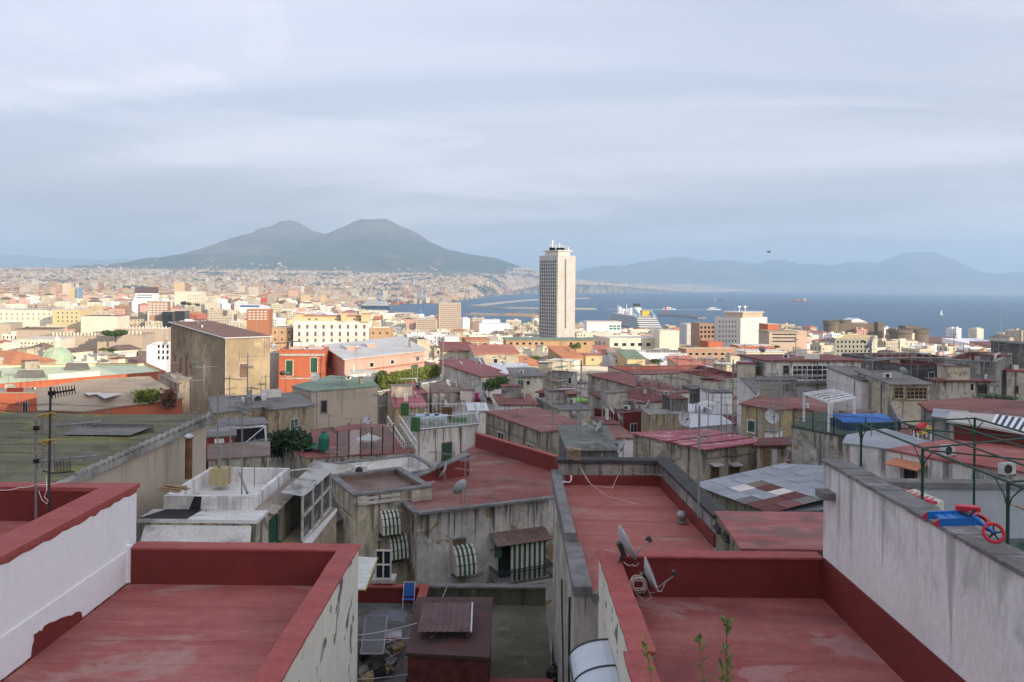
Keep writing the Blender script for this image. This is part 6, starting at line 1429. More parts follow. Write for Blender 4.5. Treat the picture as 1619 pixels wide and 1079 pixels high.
def fast(label, px, py, L, rz, wake): 
    s = empty('fast_ferry', (0,0,0), label, 'ferry'); hull(L, L*.24, L*.08, .3).build('hull', SHIPW, s); m = MB(); m.box(-L*.4, L*.2, -L*.1, L*.1, L*.081, L*.15); m.box(-L*.3, L*.08, -L*.08, L*.08, L*.15, L*.20); m.build('cabin', SHIPW, s); MB().box(-L*.39,L*.205,-L*.101,L*.101,L*.10,L*.13).build('window_band', GLASS, s); place(s, px, py, rz)
    q = Vector(PZ(px, py, SEA)); e = Vector((math.cos(R(rz)), math.sin(R(rz)), 0)); n = Vector((-e.y, e.x, 0)); m = MB(); k = 24
    for i in range(k):
        a, b = q-e*(L*.4+wake*i/k), q-e*(L*.4+wake*(i+1)/k); w0, w1 = L*.12+wake*.04*i/k*rnd.uniform(.6,1.3), L*.12+wake*.04*(i+1)/k; m.add([a-n*w0+Z3*.05, b-n*w1+Z3*.05, b+n*w1+Z3*.05, a+n*w0+Z3*.05, a+Z3*.9, b+Z3*.8], [(0,1,5,4),(4,5,2,3)])
    o = m.build('wake', plain('foam', (.72,.76,.78), .9), None); prop(o, kind='stuff')
fast('white fast ferry trailing a wake just right of the red lighthouse', 1058, 490, 60, 5, 260); fast('white fast ferry with a long foaming wake, right of the dark jetty', 1129, 490.5, 62, 2, 420)
sb = empty('sailing_boat', (0,0,0), 'white sailing boat alone on the bay, right', 'sailing boat'); hull(17, 4.6, 1.8, .4).build('hull', SHIPW, sb); MB().bar((1,0,1),(1,0,26),.25,6).bar((1,0,3),(-7,0,3),.2,5).build('mast', WSTEEL, sb)
MB().add([(.8,0,3.4),(-6.6,0,3.4),(.8,0,24),(.8,.15,3.4),(-6.6,.15,3.4),(.8,.15,24)], [(0,1,2),(5,4,3),(0,2,5,3),(1,4,5,2)]).build('mainsail', SHIPW, sb); place(sb, 1489, 498.5, 10)
# cranes
def gantry(label, px, py, d, H, mat):
    c = Vector(P(px, py, d)); s = empty('port_crane', c, label, 'crane', 'gantry cranes of the container port'); m = MB(); w = H*.3
    for sx in (-1, 1):
        for sy in (-1, 1): m.bar(c+Vector((sx*w*.6,sy*w*.5,0)), c+Vector((sx*w*.5,sy*w*.4,H)), H*.025, 4)
    for h in (.35,.7,1.0):
        for sx in (-1, 1): m.bar(c+Vector((sx*w*.55,-w*.45,H*h)), c+Vector((sx*w*.55,w*.45,H*h)), H*.02, 4)
        m.bar(c+Vector((-w*.55,-w*.45,H*h)), c+Vector((w*.55,-w*.45,H*h)), H*.02, 4)
    m.build('legs', mat, s); m = MB(); m.bar(c+Vector((-w*1.1,0,H*.8)), c+Vector((w*1.0,0,H*.8)), H*.03, 4); m.bar(c+Vector((w*.9,0,H*.8)), c+Vector((w*1.1,0,H*1.55)), H*.022, 4); m.bar(c+Vector((w*.3,0,H*1.0)), c+Vector((w*.3,0,H*1.3)), H*.02, 4); m.bar(c+Vector((w*.3,0,H*1.3)), c+Vector((w*1.1,0,H*1.5)), H*.01, 4); m.build('boom', mat, s)
BLUC = plain('crane_blue', (.10,.28,.46), .6); REDK = plain('crane_red', (.52,.10,.08), .6); YELK = plain('crane_yellow', (.60,.34,.04), .6)
gantry('blue gantry crane standing left among the stacked containers', 600, 478, 4300, 62, BLUC); gantry('blue gantry crane at the right end of the container yard', 667, 479, 4200, 68, BLUC); gantry('smaller grey blue gantry crane between the two tall blue ones', 630, 474, 5000, 50, plain('crane_grey', (.38,.40,.42), .6))
for px, d in [(599,5200),(668,5400)]:
    c = Vector(P(px, 470, d)); s = empty('striped_chimney', c, 'thin red and white striped chimney, %s of the pair beyond the port' % ('left' if px < 630 else 'right'), 'chimney')
    for i in range(8): MB().bar(c+Z3*(i*16), c+Z3*(i*16+15.98), 3.4-.15*i, 10, r2=3.25-.15*i).build('band', REDK if i % 2 else SHIPW, s)
c = Vector(P(417, 489, 1750)); s = empty('luffing_crane', c, 'red luffing harbour crane leaning right beside a grey silo', 'crane'); m = MB()
for sx, sy in ((-1,-1),(1,-1),(1,1),(-1,1)): m.bar(c+Vector((sx*6,sy*6,0)), c+Vector((sx*3,sy*3,16)), .9, 4)
m.build('legs', REDK, s); MB().obox(c+Z3*20, (6,0,0), (0,5,0), (0,0,4.5)).build('cab', REDK, s); m = MB(); tip = c+Vector((15,0,46)); 
for k in range(8):
    a, b = c+Vector((-1,0,20))*(1-k/8)+Vector((0,0,0)), None
    p0 = (c+Vector((0,0,18)))*(1-k/8)+tip*(k/8); p1 = (c+Vector((0,0,18)))*(1-(k+1)/8)+tip*((k+1)/8); m.bar(p0+Vector((-1.6,0,0)), p1+Vector((-1.6,0,0)), .5, 4); m.bar(p0+Vector((1.6,0,0)), p1+Vector((1.6,0,0)), .5, 4); m.bar(p0+Vector((-1.6,0,0)), p1+Vector((1.6,0,0)), .35, 4)
m.bar(c+Vector((-4,0,22)), c+Vector((-2,0,36)), .5, 4); m.bar(c+Vector((-2,0,36)), tip, .25, 4); m.build('jib', REDK, s)
c = Vector(P(423, 489, 1790)); sl_ = empty('grey_silo', c, 'grey concrete silo block behind the red luffing crane', 'silo'); MB().obox(c+Z3*14, (13,0,0), (0,10,0), (0,0,15)).build('wall', plain('silo_grey', (.42,.37,.31), .9), sl_)
c = Vector(P(843, 519, 1180)); s = empty('tower_crane', c, 'yellow tower crane with a long jib just left of the white tower', 'crane'); m = MB()
for sx, sy in ((-1,-1),(1,-1),(1,1),(-1,1)): m.bar(c+Vector((sx,sy,-6)), c+Vector((sx,sy,20)), .3, 4)
for i in range(10): m.bar(c+Vector((-1,-1,i*2)), c+Vector((1,-1,i*2+2)), .2, 4)
m.build('mast', YELK, s); m = MB()
for o_ in ((-0,-1,19),(0,1,19),(0,0,21)): m.bar(c+Vector((8,o_[1],o_[2])), c+Vector((-42,o_[1],o_[2])), .3, 4)
for i in range(24): m.bar(c+Vector((8-i*2.1,-1,19)), c+Vector((7-i*2.1,0,21)), .15, 3)
m.bar(c+Vector((0,0,20)), c+Vector((0,0,27)), .4, 4); m.bar(c+Vector((0,0,27)), c+Vector((-30,0,21)), .12, 3); m.obox(c+Vector((7,0,18)), (1.5,0,0), (0,1,0), (0,0,1.2)); m.build('jib', YELK, s)
# stacked containers: more than can be told apart at a pixel each
m = MB(); CC = [plain('container_red', (.38,.07,.05), .7), plain('container_orange', (.52,.20,.06), .7), plain('container_blue', (.06,.16,.34), .7), plain('container_white', (.6,.6,.58), .7), plain('container_green', (.07,.22,.14), .7)]
for i in range(900):
    px = rnd.uniform(545, 705); d = interp(FAR_COAST, px)+rnd.uniform(60, 900); x = (px-CX)/F*d; g = max(ground(x, d), -98); ci = rnd.choice([0,0,1,1,2,3,4])
    for k in range(rnd.choice([1,2,3,4,4])): m.box(x-7, x+7, d-3, d+3, g+k*3.2, g+k*3.2+3.1, ci if rnd.random() < .7 else rnd.randrange(5))
prop(m.build('container_stacks', CC), kind='stuff')
for px, d, w, h in [(470,2300,150,11),(560,2500,190,12),(610,2300,150,10)]:
    c = Vector(P(px, 480, d)); z0 = ground(c.x, d); z1 = -82
    s = empty('harbour_warehouse', (c.x, d, z0), 'long pale harbour warehouse, %s' % {470:'leftmost of three before the container yard',560:'middle of three before the container yard',610:'rightmost of three before the container yard'}[px], 'warehouse')
    MB().box(c.x-w/2, c.x+w/2, d, d+40, z0-1, z1).build('wall', IVORY, s); MB().box(c.x-w/2-1, c.x+w/2+1, d-1, d+41, z1, z1+.8).build('roof', SILV, s)
    m = MB()
    for i in range(int(w/9)): m.box(c.x-w/2+3+i*9, c.x-w/2+8+i*9, d-.3, d-.02, z1-5, z1-2)
    prop(m.build('window', GLASS, s), kind='stuff')
# gull over the bay
q = Vector(P(1216, 399, 90)); s = empty('gull', q, 'small dark gull gliding in the sky right of the white tower', 'bird')
MB().lathe(q, [(0,-.25),(.06,-.15),(.085,0),(.05,.18),(0,.27)], 8, axis=(1,.3,0)).build('body', plain('gull_grey', (.12,.12,.12), .8), s)
for k in (-1, 1): MB().add([q+Vector((.08,0,.03)), q+Vector((-.1,0,.03)), q+Vector((-.12,k*.35,.14)), q+Vector((.05,k*.35,.15)), q+Vector((-.16,k*.62,.04)), q+Vector((-.05,k*.6,.05))], [(0,1,2,3),(3,2,4,5)]).build('wing', MATS['gull_grey'], s)
# ================================================================== filler houses of the shaded quarter
def senv(d, c): return interp([(40,-13.2),(50,-14.6),(60,-15.6),(80,-17.8),(100,-19.2),(120,-20.2),(150,-21.5)], d)+3.5*ss(1050, 1300, c)
BB[:] = [(min(p[0] for p in f), max(p[0] for p in f), min(p[1] for p in f), max(p[1] for p in f), f) for f in FOOT]
d = 42.0; nf = 0
SWL = [(GREYP,'grey plaster',2),(CRMG,'weathered cream',2),(WHTS,'stained white',2),(GREYC,'bare grey',1),(YELL,'mustard',.6),(TUFF,'tuff',.8)]
SRF = [(REDO,'worn red roof',3),(REDD,'wine red roof',2),(GREYR,'grey felt roof',1.5),(BRWN,'brown felt roof',1.2),(REDM,'red tin roof',1),(WHTR,'whitewashed roof',.7),(GRNR,'greenish roof',.3)]
fl = {}
while d < 185:
    px = -60.0+rnd.uniform(0, 40)
    while px < 1690:
        w = rnd.uniform(3.6, 7.5); dep = rnd.uniform(3.8, 7.5); dd = d*rnd.uniform(.97, 1.04); c = px+w/dd*F/2; x = (c-CX)/F*dd; px += w/dd*F*rnd.uniform(1.02, 1.15)
        yaw = R(rnd.choice([8,25,-10,35])+rnd.uniform(-5,5)); cs, sn = math.cos(yaw), math.sin(yaw); cy = dd+dep/2
        z = senv(dd, c)+rnd.uniform(-1.8, .9); lim = 1e9
        for a, b, yb, hd in PROT:
            if hd > dd-2 and a < c+w/dd*F*.7 and b > c-w/dd*F*.7: z = min(z, -((yb+1)-(HY+(c-CX)*.0105))/F*dd)
        if dd > 105 and c < 440: continue
        for shrink in (1, .72, .5):
            poly = [(x+(a*cs-b*sn)*shrink, cy+(a*sn+b*cs)*shrink) for a, b in ((-w/2,-dep/2),(w/2,-dep/2),(w/2,dep/2),(-w/2,dep/2))]
            if not clash(poly): break
        else: continue
        if z-ground(x, cy) < 2.5: continue
        BB.append((min(p[0] for p in poly), max(p[0] for p in poly), min(p[1] for p in poly), max(p[1] for p in poly), poly))
        wm, wn_, _ = pick(SWL); rm, rn_, _ = pick(SRF); par = (.5,.22,rnd.choice([COPG,REDC,COPW])) if rnd.random() < .35 else None
        tl = rnd.choice([0,0,.4,.7]); P3 = [(*poly[0],z),(*poly[1],z),(*poly[2],z+(0 if par else tl)),(*poly[3],z+(0 if par else tl))]
        lm = min([(h[0], h[4]) for h in HOUSES if h[1] and abs(h[0].location.y-dd) > 1 and 'filler' not in h[4]], key=lambda t: math.hypot((bear(*t[0].location[:2])-c), (t[0].location.y-dd)*3))
        b = BW('small_house', '~', P3, None, wm, rm, par, (rnd.uniform(.05,.25), .1), 'building', 'small houses of the shaded quarter'); nf += 1
        HOUSES[-1] = HOUSES[-1][:4]+('filler',)
        base_l = lm[1].split(',')[0].split(' with ')[0].split(' and ')[0]; bl = base_l.split()[:6]
        side = 'right of' if c > bear(*lm[0].location[:2]) else 'left of'
        lab = 'low %s house, %s, %s the %s' % (wn_, rn_, side, ' '.join(bl)); b['root']['s'] = '%s %s the %s' % (rn_, side, ' '.join(bl))
        fl.setdefault(lab, []).append((c, b['root']))
        for i, (s0, e, n, L) in enumerate(frames(b['poly'])):
            mid = s0+e*(L/2)
            if n.x*mid.x+n.y*mid.y > -.2*mid.length or L < 2.5: continue
            for k in range(max(1, int(L/2.6))):
                if rnd.random() < .3: continue
                q = s0+e*(L*(k+.5)/max(1, int(L/2.6)))+Z3*(z-1.7-(par is not None)*.3)
                window_at(b['root'], q, e, n, rnd.uniform(.7,1.0), rnd.uniform(1.2,1.6), rnd.choice(['plain','dark','shutter']), rnd.choice([FRAMW,FRAMB,COPW]), nx=2, pm=rnd.choice([None,None,GRNS]) )
    d *= 1.07
for lab, lst in fl.items(): number(lab, lst)
print('filler', nf)
# ------------------------------------------------------------------ windows, pipes and roof rooms on the near houses
SKIP = ('rooftop','terrace','green_tank','white_walled','mossy_roofed','chimney','brick_wall','grey_walled','dark_ruin','long_cream','flat_roofed_house.00x')
for root, poly, zs, ph, lab in list(HOUSES):
    d_ = root.location.y
    if d_ > 155 or d_ < 38 or root.get('category') != 'building' or root.name.startswith(SKIP) or 'blank' in lab or 'windowless' in lab or 'smooth' in lab: continue
    has = any(c.name.startswith(('window','veranda','door','shutter')) for c in root.children); z = min(zs)
    for s0, e, n, L in frames(poly):
        mid = s0+e*(L/2)
        if n.x*mid.x+n.y*mid.y > -.15*mid.length or L < 2.2: continue
        for k in range(rnd.choice([1,1,2])):           # rain pipes and cables
            q = s0+e*(L*rnd.uniform(.06,.94))+n*.06; m = MB(); m.bar(q+Z3*(z-.1), q+Z3*(z-rnd.uniform(3,7)), rnd.uniform(.025,.05), 6); m.build('rain_pipe', rnd.choice([COPW,RUST,STEEL,COPG]), root)
        if rnd.random() < .6:
            m = MB(); zc = z-rnd.uniform(.4,1.2); ps = [s0+e*(L*u)+n*.04+Z3*(zc-.12*math.sin(3.14*u)*rnd.random()) for u in lin(.03,.97,7)]; m.path(ps, .014, 4); m.build('wall_cable', rnd.choice([BLACK,COPW]), root)
        if has or d_ < 50: continue
        k = max(1, int(L/3.2))
        for i in range(k):
            if rnd.random() < .35: continue
            q = s0+e*(L*(i+.5+rnd.uniform(-.15,.15))/k)+Z3*(z-rnd.uniform(1.5,1.9)); tall = rnd.random() < .4
            window_at(root, q-Z3*(.3 if tall else 0), e, n, rnd.uniform(.75,1.1), 2.0 if tall else rnd.uniform(1.1,1.5), rnd.choice(['plain','dark','shutter','plain']), rnd.choice([FRAMW,FRAMB,COPW]), nx=2, pm=rnd.choice([None,None,GRNS]))
    ctr = Vector((sum(p_[0] for p_ in poly)/len(poly), sum(p_[1] for p_ in poly)/len(poly)))
    if max(zs)-min(zs) < .3 and d_ > 50 and (lab == 'filler' or d_ > 75):
        zr = z-ph+(0 if ph else .1); ip = [Vector(p_) for p_ in inset(poly, .25)]; nn_ = len(ip)
        for _ in range(rnd.choice([1,2,2,3])):         # low walls, upstands and curbs on the roof
            k = rnd.randrange(nn_); a, b_ = ip[k], ip[(k+1) % nn_]; u0 = rnd.uniform(0, .5); u1 = u0+rnd.uniform(.2, .45); sh = rnd.uniform(.1,.75); p0, p1 = (a+(b_-a)*u0)*(1-sh)+ctr*sh, (a+(b_-a)*u1)*(1-sh)+ctr*sh
            if not (in_poly(tuple(p0), poly) and in_poly(tuple(p1), poly)): continue
            e = (p1-p0); L = e.length
            if L < .4: continue
            e = e/L; w_ = Vector((-e.y, e.x)); h_ = rnd.uniform(.18,.55); c_ = (p0+p1)/2; MB().obox((c_.x,c_.y,zr+h_), (*(e*L/2),0), (*(w_*.09),0), Z3*h_).build('roof_wall', rnd.choice([WHTS,GREYP,REDW,GREYC,WHTS]), root)
        if rnd.random() < .35:                        # pipe railing along one edge
            k = rnd.randrange(nn_); a, b_ = ip[k], ip[(k+1) % nn_]; L = (b_-a).length; q_ = max(2, int(L/1.1)); m = MB(); A3, B3 = Vector((*a, zr)), Vector((*b_, zr))
            for j in range(q_+1): p_ = A3+(B3-A3)*j/q_; m.bar(p_, p_+Z3*.95, .022, 4)
            for h_ in (.5,.95): m.bar(A3+Z3*h_, B3+Z3*h_, .02, 4)
            m.build('railing', rnd.choice([STEEL,DSTEEL,WSTEEL,RUST]), root)
        if rnd.random() < .35:                        # sheet canopy on thin posts
            u = rnd.uniform(.3,.6); k = rnd.randrange(nn_); c_ = ip[k]*u+ctr*(1-u); a, b_ = rnd.uniform(.8,1.5), rnd.uniform(.6,1.1); e = (ip[1]-ip[0]).normalized(); w_ = Vector((-e.y, e.x)); h_ = rnd.uniform(1.3,1.9)
            if in_poly(tuple(c_), poly):
                o = MB().obox((c_.x,c_.y,zr+h_), (*(e*a),.05), (*(w_*b_),-.10), (0,0,.025)).build('canopy', rnd.choice([GREYR,REDM,SILV,GRNR,plain('blue_sheet', (.10,.20,.34), .7),WHTR,BRWN]), root)
                for sx in (-.9,.9):
                    for sy in (-.9,.9): MB().bar((c_.x+e.x*a*sx+w_.x*b_*sy, c_.y+e.y*a*sx+w_.y*b_*sy, zr), (c_.x+e.x*a*sx+w_.x*b_*sy, c_.y+e.y*a*sx+w_.y*b_*sy, zr+h_-.03+.05*sx-.1*sy), .022, 4).build('post', DSTEEL, o)
    if (lab == 'filler' or d_ > 75) and d_ > 55 and len(poly) == 4 and rnd.random() < .45 and max(zs)-min(zs) < .3:
        n4 = [Vector(p_) for p_ in inset(poly, .5)]; u, v = rnd.uniform(.2,.5), rnd.uniform(.55,.8); q = (n4[0]*(1-u)+n4[1]*u)*(1-v)+(n4[3]*(1-u)+n4[2]*u)*v; e = (n4[1]-n4[0]).normalized(); nn = Vector((-e.y, e.x)); a, b_, h_ = rnd.uniform(.7,1.5), rnd.uniform(.6,1.1), rnd.uniform(.7,1.1)
        if in_poly((q.x, q.y), poly):
            o = MB().obox((q.x,q.y,z-ph+h_), (*(e*a),0), (*(nn*b_),0), Z3*h_).build('rooftop_room', rnd.choice([WHTS,GREYP,CRMG,GREYC]), root); MB().obox((q.x,q.y,z-ph+2*h_+.05), (*(e*(a+.12)),0), (*(nn*(b_+.12)),0), Z3*.05).build('room_roof', rnd.choice([REDO,GREYR,REDD,BRWN]), o)
# ================================================================== things on the roofs
def proto(name, cat): 
    o = bpy.data.objects.new(name, None); o.empty_display_size = .3; COL.objects.link(o); o['category'] = cat; return o
def aerial(name, boom, nel, hgt, tilt=0):
    r = proto(name, 'antenna'); MB().bar((0,0,0),(0,0,hgt),.028,6).build('mast', STEEL, r); m = MB(); z = hgt*.93; m.bar((-boom*.3,0,z),(boom*.7,0,z+tilt),.015,4)
    for i in range(nel): x = -boom*.3+boom*i/(nel-1); l = .42-.22*i/nel; m.bar((x,-l,z+tilt*i/nel),(x,l,z+tilt*i/nel),.008,3)
    m.bar((-boom*.3,0,z-.2),(-boom*.3,0,z+.2),.012,3); m.build('aerial', STEEL, r)
    if hgt > 2.2:
        m = MB(); z = hgt*.72; m.bar((0,-.5,z),(0,.6,z),.014,4)
        for i in range(6): y = -.5+1.1*i/5; m.bar((-.26,y,z),(.26,y,z),.008,3)
        m.build('aerial', STEEL, r)
    return r
A1 = aerial('tv_antenna', 1.3, 11, 2.6); A2 = aerial('tv_antenna', 1.0, 8, 1.9, .05); A3 = aerial('tv_antenna', 1.6, 13, 3.4)
def dish_proto(rad=.42):
    r = proto('satellite_dish', 'satellite dish'); prf = [(rad*q, .30*rad*q*q) for q in (0,.3,.55,.78,1.0)]+[(rad*1.03,.30*rad+.012),(rad*.98,.30*rad-.03),(rad*.5,.06*rad-.03),(0,-.03)]
    ax = Vector((.85,-.2,.42)).normalized(); c = Vector((0,0,.75)); m = MB(); m.lathe(c, prf, 24, axis=ax); m.build('reflector', DISHG, r, True)
    f = c+ax*(rad*1.15)-Z3*.08; m = MB(); m.bar(c-Z3*rad*.75-ax*.02, f, .018, 5); m.bar((0,0,0),(0,0,.7),.03,6); m.bar((0,0,.7), c-ax*.04, .04, 5); m.build('arm', STEEL, r); MB().bar(f, f-ax*.16, .045, 8).build('feed_horn', BLACK if False else DSTEEL, r); return r
D1 = dish_proto()
def ac_proto():
    r = proto('air_conditioner', 'air conditioner'); MB().box(-.42,.42,-.16,.16,.08,.66).build('case', ACW, r); m = MB(); m.lathe((-.1,-.165,.37), [(.24,0),(.24,.03),(.20,.03),(.20,.005),(0,.005)], 18, axis=(0,-1,0)); m.build('fan_grille', DSTEEL, r); m = MB()
    for x in (-.35,.35): m.box(x-.04,x+.04,-.2,.2,0,.08)
    m.build('foot', DSTEEL, r); return r
AC = ac_proto()
def tank_proto():
    r = proto('water_tank', 'water tank'); MB().lathe((0,0,0), [(0,.0),(.45,.02),(.5,.1),(.5,.95),(.42,1.08),(.15,1.15),(0,1.16)], 16).build('body', plain('tank_blue', (.16,.28,.40), .5), r, True); MB().lathe((0,0,1.13), [(.16,0),(.16,.08),(0,.1)], 10).build('lid', BLACK, r); return r
TK = tank_proto()
def chim_proto():
    r = proto('chimney', 'chimney'); MB().box(-.28,.28,-.25,.25,-.1,1.0).build('stack', GREYP, r); m = MB(); m.box(-.36,.36,-.33,.33,1.22,1.30)
    for x in (-.24,.24):
        for y in (-.21,.21): m.box(x-.05,x+.05,y-.05,y+.05,1.0,1.22)
    m.build('cowl', COPG, r); return r
CH = chim_proto()
def pot_proto():
    r = proto('potted_plant', 'potted plant'); MB().lathe((0,0,0), [(.16,0),(.24,.4),(.21,.4),(.19,.34),(0,.34)], 10).build('pot', TILE, r); m = MB()
    for i in range(70):
        a, h, q = rnd.uniform(0,6.28), rnd.uniform(.35,1.2), rnd.uniform(.05,.42); c = Vector((q*math.cos(a),q*math.sin(a),h)); u = Vector((rnd.uniform(-1,1),rnd.uniform(-1,1),rnd.uniform(-1,1))).normalized()*.13; v = u.orthogonal().normalized()*.06; m.add([c-u,c+v,c+u,c-v], [(0,1,2,3)])
    m.build('foliage', LEAF, r); return r
PT_ = pot_proto()
PROTOS = [A1,A2,A3,D1,AC,TK,CH,PT_]
GR = {'tv_antenna':'tv antennas on the roofs','satellite_dish':'satellite dishes on the roofs','air_conditioner':'air conditioners on the roofs','water_tank':'water tanks on the roofs','chimney':'chimneys on the roofs','potted_plant':'potted plants on the roofs'}
def put(o, px, py, d, rz=0, sc=1.0, label=None, group=True): 
    k = dup(o, P(px, py, d), R(rz), sc, label, GR.get(o.name.split('.')[0]) if group else None); return k
auto = {}
def short(l): return ' '.join(l.split(',')[0].split(' and ')[0].split()[:9])
for root, poly, zs, ph, lab in list(HOUSES):
    loc = root.location
    if loc.y > 240 or loc.y < 50 or len(poly) < 4 or root.get('category') != 'building': continue
    zt = max(zs)-ph+(.0 if ph else .12); n = len(poly); ctr = Vector((sum(p[0] for p in poly)/n, sum(p[1] for p in poly)/n))
    if max(zs)-min(zs) > .05: zt = (max(zs)+min(zs))/2+.05
    k = 2 if loc.y < 130 else 1
    items = rnd.sample([A1,A2,A3,D1,D1,AC,A1,A2,A3,CH], k+(1 if rnd.random() < .5 else 0)); seen = set()
    for it in items:
        nm = it.name.split('.')[0]
        if nm in seen and nm != 'tv_antenna': continue
        e = rnd.randrange(n); u, v = rnd.random(), (rnd.uniform(.55,.8) if ph else rnd.uniform(.4,.78)); q = (Vector(poly[e])*(1-u)+Vector(poly[(e+1) % n])*u)*v+ctr*(1-v)
        if not in_poly((q.x, q.y), poly): continue
        seen.add(nm); s = short(lab) if lab != 'filler' else root['s']
        kk = dup(it, (q.x, q.y, zt), rnd.uniform(-1.2, 1.2), rnd.uniform(.85, 1.25)*(.72 if nm in ('air_conditioner','chimney') else 1), None, GR[nm]); auto.setdefault((nm, s), []).append(kk)
for (nm, s), lst in auto.items():
    w = {'tv_antenna':'thin tv antenna','satellite_dish':'grey dish','air_conditioner':'white air conditioner','water_tank':'blue water tank','chimney':'capped chimney','potted_plant':'potted plant'}[nm]
    number(w+' on the '+s, [(bear(*o.location[:2]), o) for o in lst])
for h in HOUSES:
    if 's' in h[0]: del h[0]['s']
# the ones the photo shows plainly
put(AC, 570, 752, 42.5, 10, .8, 'white air conditioner with a round fan on the sunken brown felt roof'); put(AC, 1498, 722, 27.5, 20, .6, 'air conditioner on the red flat roof behind the green pergola'); put(AC, 1592, 752, 25, 15, .6, 'air conditioner at the right edge below the green pergola')
put(AC, 410, 640, 80, 20, 1.5, 'pair sized air conditioner on the dark grey flat roof by the tan wing')
put(D1, 729, 797, 38.5, 150, 1.0, 'grey dish on a pole standing on the worn red roof of the corner house')
k = put(A1, 735, 797, 39.2, 60, .9, 'mast beside the grey dish on the red roof of the corner house')
put(D1, 948, 692, 56, 200, 1.0, 'grey dish on the corner of the maroon roofed house'); put(D1, 924, 690, 57, 120, .8, 'white dish flat against the maroon roofed house wall')
put(D1, 985, 728, 48, 190, 1.1, 'big dish beside the beige house with faded pink roof')
for i, (x, y, d_) in enumerate([(1013,616,110),(1027,617,108),(1046,617,108)]): put(D1, x, y, d_, 160, 1.6, '%s of three big dishes on the bright red sloping roof, centre' % ['left','middle','right'][i])
put(D1, 1025, 655, 84, 190, 1.3, 'dish standing on the wine red roof near the tuff brick block'); put(D1, 1377, 566, 108, 170, 2.6, 'very large dark dish on the cluttered roof right of the grey green hotel'); put(D1, 689, 762, 44, 190, 1.0, 'dish beside the red stair wall, left of the mast'); put(D1, 703, 766, 43.5, 200, 1.0, 'dish beside the red stair wall, right one')
for i, (x, y, d_, s_) in enumerate([(1104,818,25,1.35),(1508,560,108,1.5),(918,690,57,1.6),(1272,693,50,1.6),(1140,690,52,1.7),(1158,692,52,1.5),(1220,655,60,1.6),(1240,655,62,1.6),(1378,690,33,1.0),(873,686,61,1.6),(660,600,100,1.6),(700,600,100,1.6),(500,690,66,1.4),(520,700,64,1.2),(382,782,29,1.0),(402,770,29.5,.7),(344,700,46,1.5),(540,655,82,1.2),(280,640,95,1.5),(303,640,95,1.6),(322,640,94,1.4),(391,640,80,2.0),(420,640,82,1.6),(1060,700,58,1.5),(930,650,80,1.5)]):
    put([A1,A2,A3][i % 3], x, y, d_, rnd.uniform(-60,60), s_, 'tv antenna %s' % ['with a flat panel on the right parapet of the long red roof','tall and thin above the concrete roofs at upper right','at the right corner of the maroon roofed house','before the mustard plaster house','left one above the faded pink metal roof','right one above the faded pink metal roof','left one before the mustard house door','right one before the mustard house door','behind the tall white side wall, right','at the near corner of the maroon roofed house','left one above the hedge','right one above the hedge','on the worn red terrace below the tan wing','second one on the worn red terrace','on the peeling white walled roof','short one on the peeling white walled roof','by the white door behind the mossy roof','in front of the tall tan house','left one under the stained block','middle one under the stained block','right one under the stained block','on the dark grey flat roof below the stained block','at the corner of the low tan wing','behind the faded pink metal roof','left of the wine red roof'][i])
for o in PROTOS:
    for c in list(o.children): bpy.data.objects.remove(c)
    bpy.data.objects.remove(o)
# ================================================================== near things
def bigdish(px, py, d, rad, label, az, el):
    c = Vector(P(px, py, d)); ax = Vector((math.cos(R(el))*math.cos(R(az)), math.cos(R(el))*math.sin(R(az)), math.sin(R(el)))); r = empty('satellite_dish', c, label, 'satellite dish', 'satellite dishes on the roofs')
    prf = [(rad*q, .32*rad*q*q) for q in (0,.2,.4,.6,.8,.92,1.0)]+[(rad*1.02,.32*rad+.008),(rad*1.02,.32*rad-.012),(rad*.9,.25*rad-.012),(rad*.5,.07*rad-.012),(0,-.012)]
    MB().lathe(c, prf, 40, axis=ax).build('reflector', DISHG, r, True)
    side = ax.cross(Z3).normalized(); up = side.cross(ax); f = c+ax*(rad*1.5)-up*(rad*.5); m = MB(); a = c-up*(rad*.86)+ax*.1; m.bar(a, f, .017, 8); m.build('feed_arm', STEEL, r)
    m = MB(); m.obox(f+Z3*.05, ax*.035, side*.05, up*.06); m.bar(f+ax*-.02+Z3*.06, f-ax*.09+Z3*.08, .03, 10); m.build('feed_horn', DSTEEL, r)
    m = MB(); b = c-ax*.10; m.obox(c-ax*.06-up*.08, ax*.05, side*.07, up*.17); m.bar(b-up*.2, b+Vector((0,0,-rad*1.0)), .022, 8); m.obox(b+Vector((0,0,-rad*1.0)), (.06,0,0), (0,.06,0), (0,0,.015)); m.build('bracket', DSTEEL, r); return r
bigdish(984, 862, 17.9, .40, 'grey satellite dish standing on the red parapet corner, upper of the two near dishes', 8, 24)
bigdish(1022, 911, 17.3, .38, 'grey satellite dish hung inside the red parapet, lower of the two near dishes', -6, 22)
c = Vector(P(1009, 924, 17.0)); r = empty('cable_coil', c, 'coil of pale cable hanging below the two near satellite dishes', 'cable'); m = MB()
for k in range(9):
    rr_ = .145+rnd.uniform(-.035,.03); o_ = Vector((rnd.uniform(-.02,.02), rnd.uniform(-.05,.05), rnd.uniform(-.03,.02))); ps = [c+o_+Vector((rr_*1.05*math.cos(t_), .03*math.sin(3*t_+k), rr_*math.sin(t_))) for t_ in lin(0, 6.283, 21)]; m.path(ps, .0085, 5)
m.build('loop', CABLE, r)
